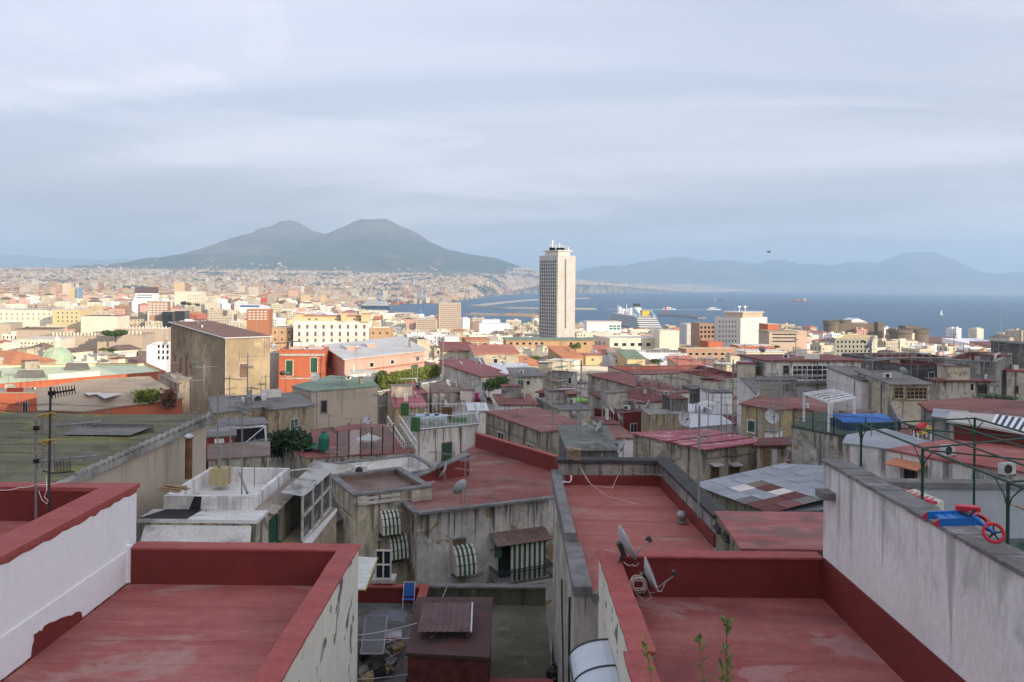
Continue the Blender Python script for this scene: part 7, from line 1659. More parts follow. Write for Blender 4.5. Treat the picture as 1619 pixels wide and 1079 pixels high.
def cable(label, pts, r_=.01, mat=CABLE, sag=0.0, group=None):
    ps = [Vector(P(*q)) for q in pts]; out = []
    for a, b in zip(ps, ps[1:]):
        for i in range(6): u = i/6; out.append(a+(b-a)*u-Z3*(sag*4*u*(1-u)))
    out.append(ps[-1]); return tag_mesh(MB().path(out, r_, 5).build('cable', mat), label, 'cable', group)
cable('pale cable looping from the lower near dish down to its coil', [(1012,905,17.2),(1030,945,17.1),(1020,952,17.1),(1005,938,17.0)]); cable('pale cable hanging below the feed arm of the lower near dish', [(1053,918,17.2),(1046,935,17.2),(1028,938,17.2)]); cable('pale cable running from the upper near dish over the red coping', [(975,874,17.9),(956,869,18.4),(954,878,18.4),(962,905,17.5)])
cable('thin pale cable sagging between the upper dish and the coil', [(986,888,17.7),(1000,893,17.5),(1010,890,17.4)], sag=.05)
# weeds at the bottom edge
def weed(px, pt, d, label, n, mat, lean):
    a = Vector(P(px, 1120, d)); a.z = -3.45; tp = Vector(P(px+lean, pt, d)); r = empty('weed', a, label, 'plant', 'weeds at the bottom edge'); st = MB(); lf = MB(); pts = [a+(tp-a)*u+Vector((.03*math.sin(5*u), .02*math.sin(7*u), 0)) for u in lin(0, 1, 12)]
    for i in range(11): st.bar(pts[i], pts[i+1], .007*(1-i/13), 5)
    for i in range(n):
        u = rnd.uniform(.25, 1)**.8; k = min(10, int(u*11)); p = pts[k]+(pts[k+1]-pts[k])*rnd.random(); v = Vector((rnd.uniform(-1,1), rnd.uniform(-1,1), rnd.uniform(.1,1))).normalized()*rnd.uniform(.03,.085); w = v.cross(Z3).normalized()*rnd.uniform(.008,.018)
        st.bar(p, p+v*.3, .003, 3); lf.add([p+v*.2, p+v*.6+w, p+v, p+v*.6-w, p+v*.6+Vector((0,0,.008))], [(0,1,4),(1,2,4),(2,3,4),(3,0,4)])
    st.build('stem', LEAFY, r); prop(lf.build('leaf', mat, r), kind='stuff')
WEED = plain('weed_green', (.115,.165,.045), .8, var=.3)
weed(1140, 978, 5.2, 'tall green weed at the bottom edge before the right red terrace, rightmost', 70, WEED, 18); weed(1128, 1000, 5.0, 'green weed with a dry tip, second from the right at the bottom edge', 60, WEED, -14); weed(1060, 1002, 4.9, 'yellowish withering weed leaning left over the red parapet', 46, LEAFY, -32); weed(1152, 1030, 5.1, 'short leafy green weed between the two tallest weeds', 50, WEED, -4)
# clear barrel awning at the wall of the right terrace house
r = empty('barrel_awning', (1.7, 15, -8), 'clear bluish polycarbonate barrel awning between grey walls, bottom centre', 'awning'); POLY = plain('polycarbonate', (.50,.55,.60), .25, var=.05, spec=.5)
prof = [(2.10-.82*math.sin(t_), -7.42-.34*(1-math.cos(t_))*1.25) for t_ in lin(0, 1.45, 9)]
for k in range(3):
    y0, y1 = 13.3+k*1.15, 14.42+k*1.15; m = MB()
    for (xa, za), (xb_, zb_) in zip(prof, prof[1:]): m.add([(xa,y0,za),(xb_,y0,zb_),(xb_,y1,zb_),(xa,y1,za),(xa,y0,za-.012),(xb_,y0,zb_-.012),(xb_,y1,zb_-.012),(xa,y1,za-.012)], [(0,3,2,1),(4,5,6,7),(0,1,5,4),(3,7,6,2)])
    m.build('sheet', POLY, r)
for k in range(4):
    y = 13.3+k*1.15; m = MB(); m.path([(x, y-.015, z+.012) for x, z in prof], .02, 5); m.build('rib', DSTEEL, r)
m = MB(); m.bar((prof[-1][0],13.3,prof[-1][1]),(prof[-1][0],16.75,prof[-1][1]),.03,6); m.build('gutter', DSTEEL, r)
# long red roof: cages, vent, cables, pole
for i, (px, d_) in enumerate([(901,32.6),(912,32.45)]):
    q = Vector(P(px, 736, d_)); q.z = -7.06; r = empty('wooden_cage', q, 'small wooden bird cage on the dark parapet, %s of the pair' % ['left','right'][i], 'cage'); m = MB(); s = .13
    for sx in (-s, s):
        for sy in (-s, s): m.box(q.x+sx-.012, q.x+sx+.012, q.y+sy-.012, q.y+sy+.012, q.z, q.z+.40)
    for h in (0,.13,.26,.40):
        for sx in (-s, s): m.box(q.x+sx-.015, q.x+sx+.015, q.y-s, q.y+s, q.z+h, q.z+h+.02)
        for sy in (-s, s): m.box(q.x-s, q.x+s, q.y+sy-.015, q.y+sy+.015, q.z+h, q.z+h+.02)
    m.build('frame', WOOD, r); m = MB()
    for j in range(7): x = q.x-s+2*s*j/6; m.bar((x,q.y-s,q.z),(x,q.y-s,q.z+.4),.004,3)
    m.build('bars', plain('pale_wood', (.55,.45,.30), .8), r); MB().box(q.x-s-.02,q.x+s+.02,q.y-s-.02,q.y+s+.02,q.z+.42,q.z+.45).build('lid', WOOD, r)
z = -8.05
cable('pale cable lying across the long red roof from the bird cages', [(915,736,32.4),(930,762,31.5),(960,785,29.3),(1010,798,28)]); cable('second pale cable draped down the back wall of the long red roof', [(919,740,32.4),(935,768,31.2),(968,772,30.8),(980,745,32.4)]); cable('pale cable sagging along the dark back parapet of the long red roof', [(985,741,32.4),(1030,749,32.4),(1075,746,31.5)], sag=.1)
q = Vector(PZ(1078, 826, -8.08)); r = empty('roof_vent', q, 'small round grey vent ball on the long red roof', 'vent'); MB().lathe(q, [(.10,0),(.10,.10),(.17,.16),(.19,.25),(.13,.36),(0,.40)], 14).build('cowl', STEEL, r, True); MB().lathe(q, [(.18,0),(.16,.04),(.10,.05)], 12).build('flange', COPG, r)
r = empty('bent_pipe', P(893, 762, 32.4), 'white bent pipe at the back corner of the long red roof', 'pipe'); MB().path([P(891,762,32.3),P(900,763,32.3),P(903,760,32.3),P(903,752,32.4)], .03, 7).build('pipe', WSTEEL, r); MB().lathe(P(891,762,32.3), [(.045,-.03),(.045,.03)], 10, axis=(1,0,0)).build('collar', WSTEEL, r)
# masts on the upper left terrace
def yagi(m, c, dr, L, n, w0, w1, up=Z3, r_=.011):
    dr = Vector(dr).normalized(); s = dr.cross(up).normalized(); m.bar(c, c+dr*L, .024, 5)
    for i in range(n): u = i/(n-1); q = c+dr*(L*u); l = w0+(w1-w0)*u; m.bar(q-s*l, q+s*l, r_, 4)
def panel(m, c, w, h, n=9):
    for sx in (-w, w): m.bar(c+Vector((sx,0,-h)), c+Vector((sx,0,h)), .016, 4)
    for i in range(n): z_ = -h+2*h*i/(n-1); m.bar(c+Vector((-w,0,z_)), c+Vector((w,0,z_)), .010, 3)
q = Vector(P(57, 824, 19.5)); r = empty('tv_antenna', q, 'shorter tv mast with grey comb aerials on the upper left red terrace', 'antenna', 'tv antennas on the roofs'); q2 = Vector(P(56, 662, 19.5)); MB().bar(q, q2, .030, 8).build('mast', STEEL, r)
m = MB(); a = Vector(P(60, 677, 19.5)); yagi(m, a, (1,.15,.10), 1.45, 22, .17, .07, up=Vector((0,1,0))); m.build('aerial', STEEL, r); m = MB(); a = Vector(P(60, 729, 19.5)); yagi(m, a, (1,.2,.07), 1.35, 20, .19, .08, up=Vector((0,1,0))); m.build('aerial', STEEL, r); m = MB(); m.obox(Vector(P(58,677,19.5)), (.06,0,0), (0,.05,0), (0,0,.05)); m.obox(Vector(P(58,729,19.5)), (.06,0,0), (0,.05,0), (0,0,.05)); m.build('clamp', BLACK, r)
q = Vector(P(77, 814, 19.2)); r = empty('tv_antenna', q, 'taller tv mast with yellow tipped aerials and a loose cable on the upper left terrace', 'antenna', 'tv antennas on the roofs'); MB().bar(q, P(80, 612, 19.2), .028, 8).build('mast', DSTEEL, r)
m = MB(); a = Vector(P(82, 622, 19.2)); yagi(m, a, (1,.3,.16), .5, 9, .14, .10, up=Vector((0,1,0))); m.obox(a, (.07,0,0), (0,.05,0), (0,0,.05)); m.build('aerial', BLACK, r)
YT = plain('yellow_plastic', (.42,.33,.08), .6)
for yy in (657, 699):
    a = Vector(P(77, yy, 19.2)); m = MB(); m.path([a+Vector((-.2,-.1,0)), a+Vector((.1,0,.07)), a+Vector((.14,.05,.02)), a+Vector((-.18,.0,-.06)), a+Vector((-.2,-.1,0))], .018, 5); m.path([a+Vector((-.2,0,.02)), a+Vector((.14,.05,-.05))], .02, 5); m.build('dipole', YT, r)
for yy, w in ((672,.16),(720,.15)):
    m = MB(); panel(m, Vector(P(77, yy, 19.25)), w, .28); m.build('reflector_panel', STEEL, r)
m = MB(); a = Vector(P(84, 747, 19.2)); m.path([a+Vector((-.25,0,.03)), a+Vector((0,0,-.02)), a+Vector((.45,.1,0))], .02, 5)
for i in range(12): m.bar(a+Vector((.02+.035*i,.03,.0)), a+Vector((.02+.035*i,.03,.26)), .009, 3)
m.build('comb_element', DSTEEL, r)
MB().path([P(73,752,19.2),P(74,775,19.1),P(70,786,19.1),P(76,792,19.1),P(74,797,19.1),P(66,790,19.1),P(61,776,19.1)], .008, 5).build('loose_cable', WSTEEL, r)
cable('pale cable strung from the left edge to the tv masts', [(0,775,18.8),(30,771,19.1),(58,766,19.3),(100,762,19.6)], .008, WSTEEL, .03)
for i, yy in enumerate((636, 647)): cable('thin black wire crossing from the left edge to the tv mast, %s' % ['upper','lower'][i], [(-10,yy,19.2),(78,yy+3,19.2),(215,yy+6,60)], .008, BLACK, .05)
# green pergola frame on the right terrace
ZP, ZB = -3.0, -6.18; r = empty('green_pergola', (8.8, 14, -6.2), 'bare green painted steel pergola frame behind the tall white wall', 'pergola'); front = [(7.82,y) for y in (17.75,15.1,12.5,9.9)]; back = [(x,y) for x, y in [(10.9,18.7),(10.9,16.4),(10.9,13.4),(10.9,10.4)]]
for x, y in front+back: MB().bar((x,y,ZB),(x,y,ZP),.027,10).build('post', GSTEEL, r)
def beam(a, b, rr_=.023): MB().bar((*a,ZP) if len(a) == 2 else a, (*b,ZP) if len(b) == 2 else b, rr_, 8).build('beam', GSTEEL, r)
for a, b in zip(front, front[1:]): beam(a, b)
for a, b in zip(back, back[1:]): beam(a, b)
for a, b in zip(front, back): beam(a, b, .020)
for k in (1,2): x = 7.82+3.08*k/3; beam((x,18.0),(x,9.9), .020)
for a, b in zip(front, back[1:]): beam((*a,ZP-.03), (*b,ZP-.03), .016)
m = MB()
for x, y in front+back:
    for s in (-1, 1): m.path([(x,y,ZP-.42),(x,y+s*.10,ZP-.22),(x,y+s*.32,ZP-.03)], .012, 6)
prop(m.build('brace', GSTEEL, r), kind='stuff')
q = (12.6, 19.4); 
STW = plain('navy_canvas', (.05,.06,.10), .8); r = empty('striped_awning', P(1560, 668, 24), 'navy and white striped awning cloth stretched over a far corner of the right terraces', 'awning'); m = MB(); k = 16
for i in range(k):
    u0, u1 = i/k, (i+1)/k; A, Bq, Cq, Dq = [Vector(P(*w)) for w in [(1552,668,22),(1625,688,20),(1660,668,25),(1575,655,27)]]; f = lambda u, v: (A*(1-u)+Bq*u)*(1-v)+(Dq*(1-u)+Cq*u)*v-Z3*(.25*math.sin(3.14*v)); 
    for v0, v1 in ((0,.5),(.5,1)): m.add([f(u0,v0),f(u1,v0),f(u1,v1),f(u0,v1)], [(0,1,2,3)], i % 2)
m.build('cloth', [SHIPW, STW], r); m = MB(); m.bar(f(0,0), f(1,0), .03, 6); m.build('bar', WSTEEL, r)
# toy ladder and balance bike on the coping
TB = plain('toy_blue', (.02,.17,.52), .4, var=.05); TRD = plain('toy_red', (.55,.03,.05), .4, var=.05); ZC = -3.93
r = empty('toy_ladder', (7.5, 12.9, ZC), 'blue plastic toy ladder with red feet lying on the coping of the white wall', 'toy'); L0 = [Vector(P(1466,817,12.75)), Vector(P(1485,828,12.35))]; L1 = [Vector(P(1530,815,12.45)), Vector(P(1548,826,12.10))]
for a, b in zip(L0, L1):
    for q in (a, b): q.z = max(q.z, ZC+.06)
    e = (b-a).normalized(); w = e.cross(Z3).normalized(); MB().obox((a+b)/2+Z3*.02, e*((b-a).length/2), w*.028, Z3*.06).build('side_rail', TB, r)
    m = MB(); m.add([a-e*.10+w*.015+Z3*.0, a+w*.045+Z3*.08, a+w*.045-Z3*.05, a-w*.045+Z3*.08, a-w*.045-Z3*.05], [(0,1,2),(0,3,1),(0,4,3),(0,2,4),(1,3,4,2)]); m.build('foot', TRD, r)
for i in range(4):
    u = .22+.24*i; a = L0[0]*(1-u)+L1[0]*u; b = L0[1]*(1-u)+L1[1]*u; MB().obox((a+b)/2+Z3*.03, (b-a)/2, (L1[0]-L0[0]).normalized()*.055, Z3*.022).build('rung', TB, r)
r = empty('balance_bike', (7.6, 11.9, ZC), 'small red wheeled balance bike with blue fork lying beside the toy ladder', 'bicycle'); wc = Vector(P(1571, 843, 11.75)); ax = Vector((-.30,-.85,.42)).normalized(); u = ax.orthogonal().normalized()
wh = MB(); R0 = .145
wh.lathe(wc, [(R0-.035,-.02),(R0,-.026),(R0+.012,0),(R0,.026),(R0-.035,.02),(R0-.035,-.02)], 28, axis=ax); wo = wh.build('wheel', TRD, r, True)
m = MB(); w_ = ax.cross(u)
for i in range(5): t_ = 6.283*i/5; m.bar(wc, wc+(u*math.cos(t_)+w_*math.sin(t_))*(R0-.03), .013, 5)
m.lathe(wc, [(0,-.03),(.035,-.03),(.035,.03),(0,.03)], 10, axis=ax); m.build('spokes', BLACK, wo)
hd = Vector(P(1536, 822, 12.0)); hd.z += .06; m = MB(); m.bar(wc+ax*.035, hd+ax*.035, .02, 6); m.bar(wc-ax*.035, hd-ax*.035, .02, 6); m.build('fork', TB, r); tl = Vector(P(1512, 812, 12.7)); tl.z += .05
MB().bar(hd, tl, .028, 6).build('frame', BLACK, r); m = MB(); m.bar(hd-ax*.16+Z3*.03, hd+ax*.2+Z3*.03, .015, 6); m.bar(hd+ax*.2+Z3*.03, hd+ax*.28+Z3*.03, .022, 6); m.build('handlebar', BLACK, r); m = MB(); m.obox((hd+tl)/2+Z3*.05+Vector((.12,.1,0)), (.16,-.05,0), (.03,.07,0), (0,0,.035)); m.build('seat', TRD, r)
wc2 = Vector(P(1550, 822, 12.4)); MB().lathe(wc2, [(R0*.6,-.02),(R0,-.026),(R0+.012,0),(R0,.026),(R0*.6,.02)], 24, axis=(.2,-.4,.9)).build('wheel', TRD, r, True)
# playhouse roof and wooden shelter on the same terrace
r = empty('playhouse', P(1446, 795, 16.8), 'red roofed plastic playhouse peeping over the white wall', 'playhouse'); a, b = Vector(P(1420,776,17.0)), Vector(P(1470,793,15.9)); w = Vector((.16,.12,0)); m = MB(); m.add([a,b,b+w*1.6+Z3*-.05,a+w*1.6-Z3*.05,a-Z3*.06,b-Z3*.06,b+w*1.6-Z3*.11,a+w*1.6-Z3*.11], [(0,1,2,3),(0,4,5,1),(4,7,6,5),(1,5,6,2),(3,2,6,7),(0,3,7,4)])
for i in range(6): q = a+(b-a)*(i+.5)/6; m.obox(q+w*.8+Z3*.0, w*.75, (b-a).normalized()*.02, Z3*.008)
m.build('roof', TRD, r); m = MB(); m.prism([(a.x+.1,a.y,0),(b.x+.05,b.y+.1,0),(b.x+.5,b.y+.4,0),(a.x+.5,a.y+.3,0)], -6.18, b.z-.1); m.build('wall', plain('cream_plastic', (.55,.52,.44), .6), r)
r = empty('wooden_shelter', P(1612, 850, 15.5), 'slanting wooden shelter roof on a timber prop at the right edge', 'shelter'); a = Vector(P(1592, 797, 15.6)); m = MB()
for i in range(6):
    q = a+Vector((.0+.02*i,-.0-.16*i,-.0)); MB().obox(q+Vector((.6,0,-.17)), (.62,0,-.19), (0,.075,0), (0,0,.014)).build('board', WOOD, r)
m.bar(a+Vector((.55,-.4,-.18)), a+Vector((.25,-.4,-1.0)), .03, 6); m.bar(a+Vector((.25,-.4,-1.0)), a+Vector((.25,-.4,-1.6)), .035, 6); m.build('prop', WOOD, r); r = empty('green_tarpaulin', P(1606, 880, 13.5), 'dark green tarpaulin heap in the corner by the wooden shelter', 'tarpaulin'); m = MB(); g_ = lambda u, v: Vector(P(1592+60*u, 905-45*v, 13.6+1.2*v))+Z3*(.1*noise.noise(Vector((u*4, v*4, 1))))
for i in range(6):
    for j in range(6): m.add([g_(i/6,j/6),g_((i+1)/6,j/6),g_((i+1)/6,(j+1)/6),g_(i/6,(j+1)/6)], [(0,1,2,3)])
m.build('sheet', plain('green_tarp', (.03,.09,.05), .6), r); MB().path([g_(0,0), g_(0,1)], .012, 5).build('hem', GSTEEL, r)
# yard things
z = -13.98; q = Vector(PZ(646, 962, z)); r = empty('deck_chair', q, 'blue deck chair standing against the dark red parapet in the yard', 'chair'); m = MB(); CF = plain('chair_blue', (.03,.12,.42), .7)
for s in (-.24,.24): m.path([q+Vector((s,-.25,0)), q+Vector((s,.0,.42)), q+Vector((s,.22,1.05))], .017, 5); m.path([q+Vector((s,.25,0)), q+Vector((s,0,.42)), q+Vector((s,-.22,.44))], .017, 5)
m.path([q+Vector((-.24,.22,1.05)), q+Vector((.24,.22,1.05))], .017, 5); m.build('frame', WSTEEL, r); MB().obox(q+Vector((0,.13,.76)), (.22,0,0), (0,.085,.26), (0,.012,-.004)).build('backrest', CF, r); MB().obox(q+Vector((0,-.1,.43)), (.22,0,0), (0,.12,-.01), (0,0,.01)).build('seat', CF, r)
q = Vector(PZ(612, 975, -13.1)); r = empty('plastic_canopy', q, 'small curved smoky plastic canopy over clutter left of the hut', 'canopy'); m = MB()
for i in range(8): a0, a1 = i/8, (i+1)/8; f = lambda a, y: q+Vector((-.75+1.5*a, y, .12*math.sin(3.14*a))); m.add([f(a0,-.5),f(a1,-.5),f(a1,.4),f(a0,.4)], [(0,1,2,3)])
m.build('sheet', plain('smoky_plastic', (.10,.10,.12), .3), r); MB().path([f(0,-.5),f(.25,-.5),f(.5,-.5),f(.75,-.5),f(1,-.5)], .02, 5).build('frame', STEEL, r)
z = -13.98; q = Vector(PZ(616, 1003, -13.4)); r = empty('yard_table', q-Z3*.58, 'low table with a pink and grey cloth in the cluttered yard', 'table'); MB().obox(q, (.45,.05,0), (-.05,.35,0), (0,0,.02)).build('top', plain('pale_cloth', (.45,.42,.45), .8), r); m = MB()
for s in ((-.4,-.3),(.4,-.3),(.4,.3),(-.4,.3)): m.bar(q+Vector((*s,-.57)), q+Vector((*s,-.02)), .02, 5)
m.build('leg', DSTEEL, r); MB().obox(q+Vector((0,-.36,-.03)), (.46,.05,0), (0,.012,0), (0,0,.05)).build('cloth_edge', plain('toy_pink', (.5,.12,.2), .7), r)
q = Vector(PZ(608, 1013, -13.2)); r = empty('hoop', q, 'pale hose loop lying left of the dark red hut', 'hose'); MB().path([q+Vector((.22*math.cos(t_), .26*math.sin(t_), .02)) for t_ in lin(0, 6.283, 17)], .014, 5).build('loop', WSTEEL, r); MB().path([q+Vector((.22,0,.02)), q+Vector((.4,.1,-.1)), q+Vector((.45,.3,-.5))], .014, 5).build('tail', WSTEEL, r)
r = empty('glass_lean_to', P(588, 1020, 28), 'dark dusty glass lean-to roof left of the hut', 'lean-to'); m = MB(); A, Bq, Cq, Dq = [PZ(x, y, z_) for x, y, z_ in [(570,1034,-13.0),(606,1034,-13.0),(612,975,-12.9),(578,975,-12.9)]]; m.add([A,Bq,Cq,Dq], [(0,1,2,3)]); m.build('pane', plain('dusty_glass', (.07,.07,.065), .35), r); m = MB(); m.path([A,Bq,Cq,Dq,A], .03, 5); m.build('frame', STEEL, r)
for i, (x0, y0, x1, y1) in enumerate([(562,1005,660,985),(562,1012,668,1006),(565,1074,668,1062),(640,1040,690,1000)]): cable('thin pale wire strung across the cluttered yard, %s' % ['topmost','second from the top','lowest','steepest'][i], [(x0,y0,26),(x1,y1,27)], .008, WSTEEL, .05)
cable('pale hose hanging down the wall of the grey awning house into the yard', [(712,905,37.2),(706,930,35.4),(697,952,34.6)], .025, STEEL)
SCR = {}
for i in range(14):
    q = Vector(PZ(rnd.uniform(572, 640), rnd.uniform(1022, 1072), -13.7)); k = rnd.randrange(3); w = rnd.uniform(.08,.25); r = empty('scrap_heap', q, '', 'scrap', 'scraps in the cluttered yard'); SCR.setdefault('bit of %s scrap in the cluttered yard left of the hut' % ['dark','brown','grey'][k], []).append((q.x, r)); a_ = rnd.uniform(0,3); m = MB(); m.obox(q, (w*math.cos(a_),w*math.sin(a_),.03), (-w*.5*math.sin(a_),w*.5*math.cos(a_),.05), (0,.02,w*.4)); m.build('plank', [BLACK,WOOD,GREYC][k], r); MB().bar(q+Vector((-w,0,.1)), q+Vector((w,.3,rnd.uniform(0,.4))), .02, 5).build('stick', [WOOD,DSTEEL,STEEL][k], r)
for l_, q_ in SCR.items(): number(l_, q_)
b_ = empty('rubbish_bag', PZ(876, 1072, -14.25), 'black rubbish bag in the corner of the mossy yard', 'bag'); MB().lathe(PZ(876,1074,-14.25), [(.22,0),(.32,.15),(.27,.35),(.1,.48),(.05,.52),(.09,.6),(0,.6)], 10).build('sack', BLACK, b_); MB().lathe(PZ(876,1074,-13.76), [(.055,0),(.06,.03)], 8).build('tie', STEEL, b_)
# white corrugated awning over the alley
r = empty('corrugated_awning', P(580, 900, 30), 'white corrugated plastic awning beside the peeling cream wall', 'awning'); A, Bq, Cq, Dq = [Vector(P(*w)) for w in [(560,933,29),(578,933,29.2),(597,882,31.5),(560,880,31.5)]]; m = MB(); k = 18
for i in range(k):
    f = lambda u, v: (A*(1-u)+Dq*u)*(1-v)+(Bq*(1-u)+Cq*u)*v; h0, h1 = .03*(i % 2), .03*((i+1) % 2); m.add([f(i/k,0)+Z3*h0, f(i/k,1)+Z3*h0, f((i+1)/k,1)+Z3*h1, f((i+1)/k,0)+Z3*h1], [(0,1,2,3)])
m.build('sheet', plain('white_plastic', (.62,.62,.59), .5), r); m = MB(); m.path([A,Bq,Cq], .03, 5); m.build('edge', YT, r)
r = empty('glazed_bay', P(606, 890, 35.5), 'grey glazed enclosed balcony in the alley below the striped awnings', 'balcony'); a = Vector(P(606, 893, 35.2)); m = MB()
for s in (-.33,.0,.33): m.obox(a+Vector((s,0,0)), (.03,0,0), (0,.03,0), (0,0,.62))
for h in (-.62,0,.62): m.obox(a+Z3*h, (.36,0,0), (0,.035,0), (0,0,.03))
m.build('frame', FRAMW, r); MB().obox(a+Vector((0,.06,0)), (.34,0,0), (0,.02,0), (0,0,.6)).build('pane', GLASS, r); MB().obox(a+Vector((0,.3,-.72)), (.5,0,0), (0,.4,0), (0,0,.07)).build('slab', COPW, r)
# planks and rubbish on the white roof
for i in range(4):
    q = Vector(P(268, 776, 27.3))+Vector((.05*i,.12*i,.05*(i%3))); tag_mesh(MB().obox(q, (.42,-.16,.0), (.03,.09,0), (0,0,.014)).build('plank', WOOD), '%s loose wooden plank at the left corner of the peeling white roof' % ['nearest','second','third','farthest'][i], 'plank', 'planks on the white roof')
r = empty('brick_flue', P(347, 748, 31.2), 'small cracked yellowish block under two pipes on the white roof', 'chimney'); q = Vector(P(349, 757, 31.2)); MB().obox(q+Z3*.1, (.32,0,0), (0,.3,0), (0,0,.33)).build('block', YELL, r); m = MB(); m.bar(q+Vector((-.02,-.1,.4)), q+Vector((-.02,-.1,1.3)), .07, 8); m.bar(q+Vector((.33,0,-.2)), q+Vector((.36,0,2.0)), .03, 6); m.bar(q+Vector((.2,0,1.1)), q+Vector((.4,0,1.5)), .05, 6); m.build('pipe', STEEL, r)
tag_mesh(MB().bar(P(379,748,30.5), P(391,780,28.9), .05, 8).build('drain_pipe', STEEL), 'short grey pipe leaning inside the peeling white parapet', 'pipe')
tag_mesh(MB().path([P(498,738,36),P(499,785,35.5)], .03, 6).path([P(455,745,36),P(498,740,36)], .03, 6).build('pipe_frame', WSTEEL), 'thin white pipe frame standing right of the white roofed house', 'frame')
# lattice fence, ladder, barrels on the terrace before the tan house
fr = empty('lattice_fence', P(590, 716, 58), 'black post fence with white diamond lattice on the worn red terrace', 'fence'); A, Bq = Vector(P(533, 722, 57.5)), Vector(P(622, 710, 60)); H_ = 1.75
for i in range(6): q = A+(Bq-A)*i/5; MB().bar(q-Z3*.3, q+Z3*(H_+.1), .05, 6).build('post', DSTEEL, fr)
e = (Bq-A)/5
for k in range(5):
    m = MB(); q0 = A+e*k; n_ = 8
    for i in range(-n_, n_):
        for s in (1, -1):
            u0, v0, u1, v1 = i/n_, 0., i/n_+1., 1.
            lo, hi = max(0., -u0), min(1., 1.-u0)
            if hi <= lo: continue
            pa, pb = (u0+lo, lo), (u0+hi, hi)
            if s < 0: pa, pb = (pa[0], 1-pa[1]), (pb[0], 1-pb[1])
            m.bar(q0+e*pa[0]+Z3*(H_*pa[1]), q0+e*pb[0]+Z3*(H_*pb[1]), .016, 3, cap=False)
    prop(m.build('lattice', WSTEEL if k in (1,) else plain('grey_lattice', (.30,.29,.26), .8), fr), kind='stuff')
q = Vector(P(512, 712, 60)); bl = empty('green_barrel', q, 'dark green plastic barrel standing left of the lattice fence', 'barrel'); MB().lathe(q, [(.36,0),(.42,.25),(.42,.9),(.36,1.15),(.2,1.25),(.2,1.35),(0,1.35)], 14).build('body', plain('barrel_green', (.02,.15,.10), .45), bl, True); MB().lathe(q+Z3*1.36, [(.22,0),(.22,.06),(0,.08)], 12).build('lid', DSTEEL, bl)
q = Vector(P(500, 715, 61)); r = empty('tarpaulin', q, 'crumpled green and white tarpaulin heap beside the green barrel', 'tarpaulin'); m = MB(); g_ = lambda i, j: q+Vector(((i-4)*.25, (j-2)*.3, .5+.45*noise.noise(Vector((i*.6, j*.7, 3)))-.06*abs(i-4)**1.4))
for i in range(8):
    for j in range(4): m.add([g_(i,j),g_(i+1,j),g_(i+1,j+1),g_(i,j+1)], [(0,1,2,3)], 1 if (i*3+j) % 5 == 0 else 0)
m.build('sheet', [plain('tarp_green', (.03,.17,.10), .7), SHIPW], r); MB().bar(g_(0,0), g_(8,0), .03, 5).build('rope', CABLE, r)
r = empty('wicker_roof', P(530, 690, 68), 'small sloping brown plank roof lying on the worn red terrace', 'roof'); A, Bq, Cq, Dq = [Vector(P(*w)) for w in [(505,694,66),(542,690,67),(527,675,71),(488,681,70)]]; m = MB()
for i in range(9):
    f = lambda u, v: (A*(1-u)+Bq*u)*(1-v)+(Dq*(1-u)+Cq*u)*v; p0, p1, p2, p3 = f(i/9,0), f((i+.93)/9,0), f((i+.93)/9,1), f(i/9,1); h_ = .03*(i % 2); MB().add([p0+Z3*h_,p1+Z3*h_,p2+Z3*h_,p3+Z3*h_,p0-Z3*.05,p1-Z3*.05,p2-Z3*.05,p3-Z3*.05], [(0,1,2,3),(0,4,5,1),(1,5,6,2),(2,6,7,3),(3,7,4,0)]).build('plank', plain('dark_plank', (.085,.06,.045), .9, var=.3), r)
# ------------------------------------------------------------------ trees and hedges
def crown(c, rx, ry, rz, n, size, mat, name, parent, shell=.55, flat=1.0):
    m = MB(); lobes = [Vector((rnd.uniform(-.55,.55)*rx, rnd.uniform(-.55,.55)*ry, rnd.uniform(-.45,.55)*rz)) for _ in range(7)]
    for i in range(n):
        l = lobes[i % 7]; v = Vector((rnd.gauss(0,1), rnd.gauss(0,1), rnd.gauss(0,1))).normalized()*rnd.uniform(shell,1.0); q = c+l+Vector((v.x*rx*.55, v.y*ry*.55, v.z*rz*.55*flat)); s = size*rnd.uniform(.6,1.3); u = Vector((rnd.gauss(0,1), rnd.gauss(0,1), rnd.gauss(0,1)*.6)).normalized(); w = u.cross(v+Vector((.01,.02,.03))).normalized(); m.add([q-u*s, q+w*s*.6, q+u*s, q-w*s*.6], [(0,1,2,3)])
    return prop(m.build(name, mat, parent), kind='stuff')
def tree(px, py, d, wpx, hpx, label, mat, name='tree', n=900, trunk=.45):
    c = Vector(P(px, py, d)); rx, rz = wpx/F*d/2, hpx/F*d/2; g = c.z-rz*(1.2+trunk); r = empty(name, (c.x,c.y,g), label, 'tree'); m = MB(); m.bar((c.x,c.y,g), c-Z3*rz*.5, rx*.09, 7, r2=rx*.05)
    for k in range(5): t_ = 1.257*k; m.bar(c-Z3*rz*.55, c+Vector((rx*.5*math.cos(t_), rx*.4*math.sin(t_), rz*.15)), rx*.045, 5, r2=rx*.015)
    m.build('trunk', BARK, r); crown(c, rx, rx*.8, rz, n, max(.18, rx*.11), mat, 'crown', r); return r
tree(183, 525.5, 405, 40, 13, 'round dark green umbrella pine between the merlon topped convent walls', LEAF, 'pine_tree', 1500, 1.2)
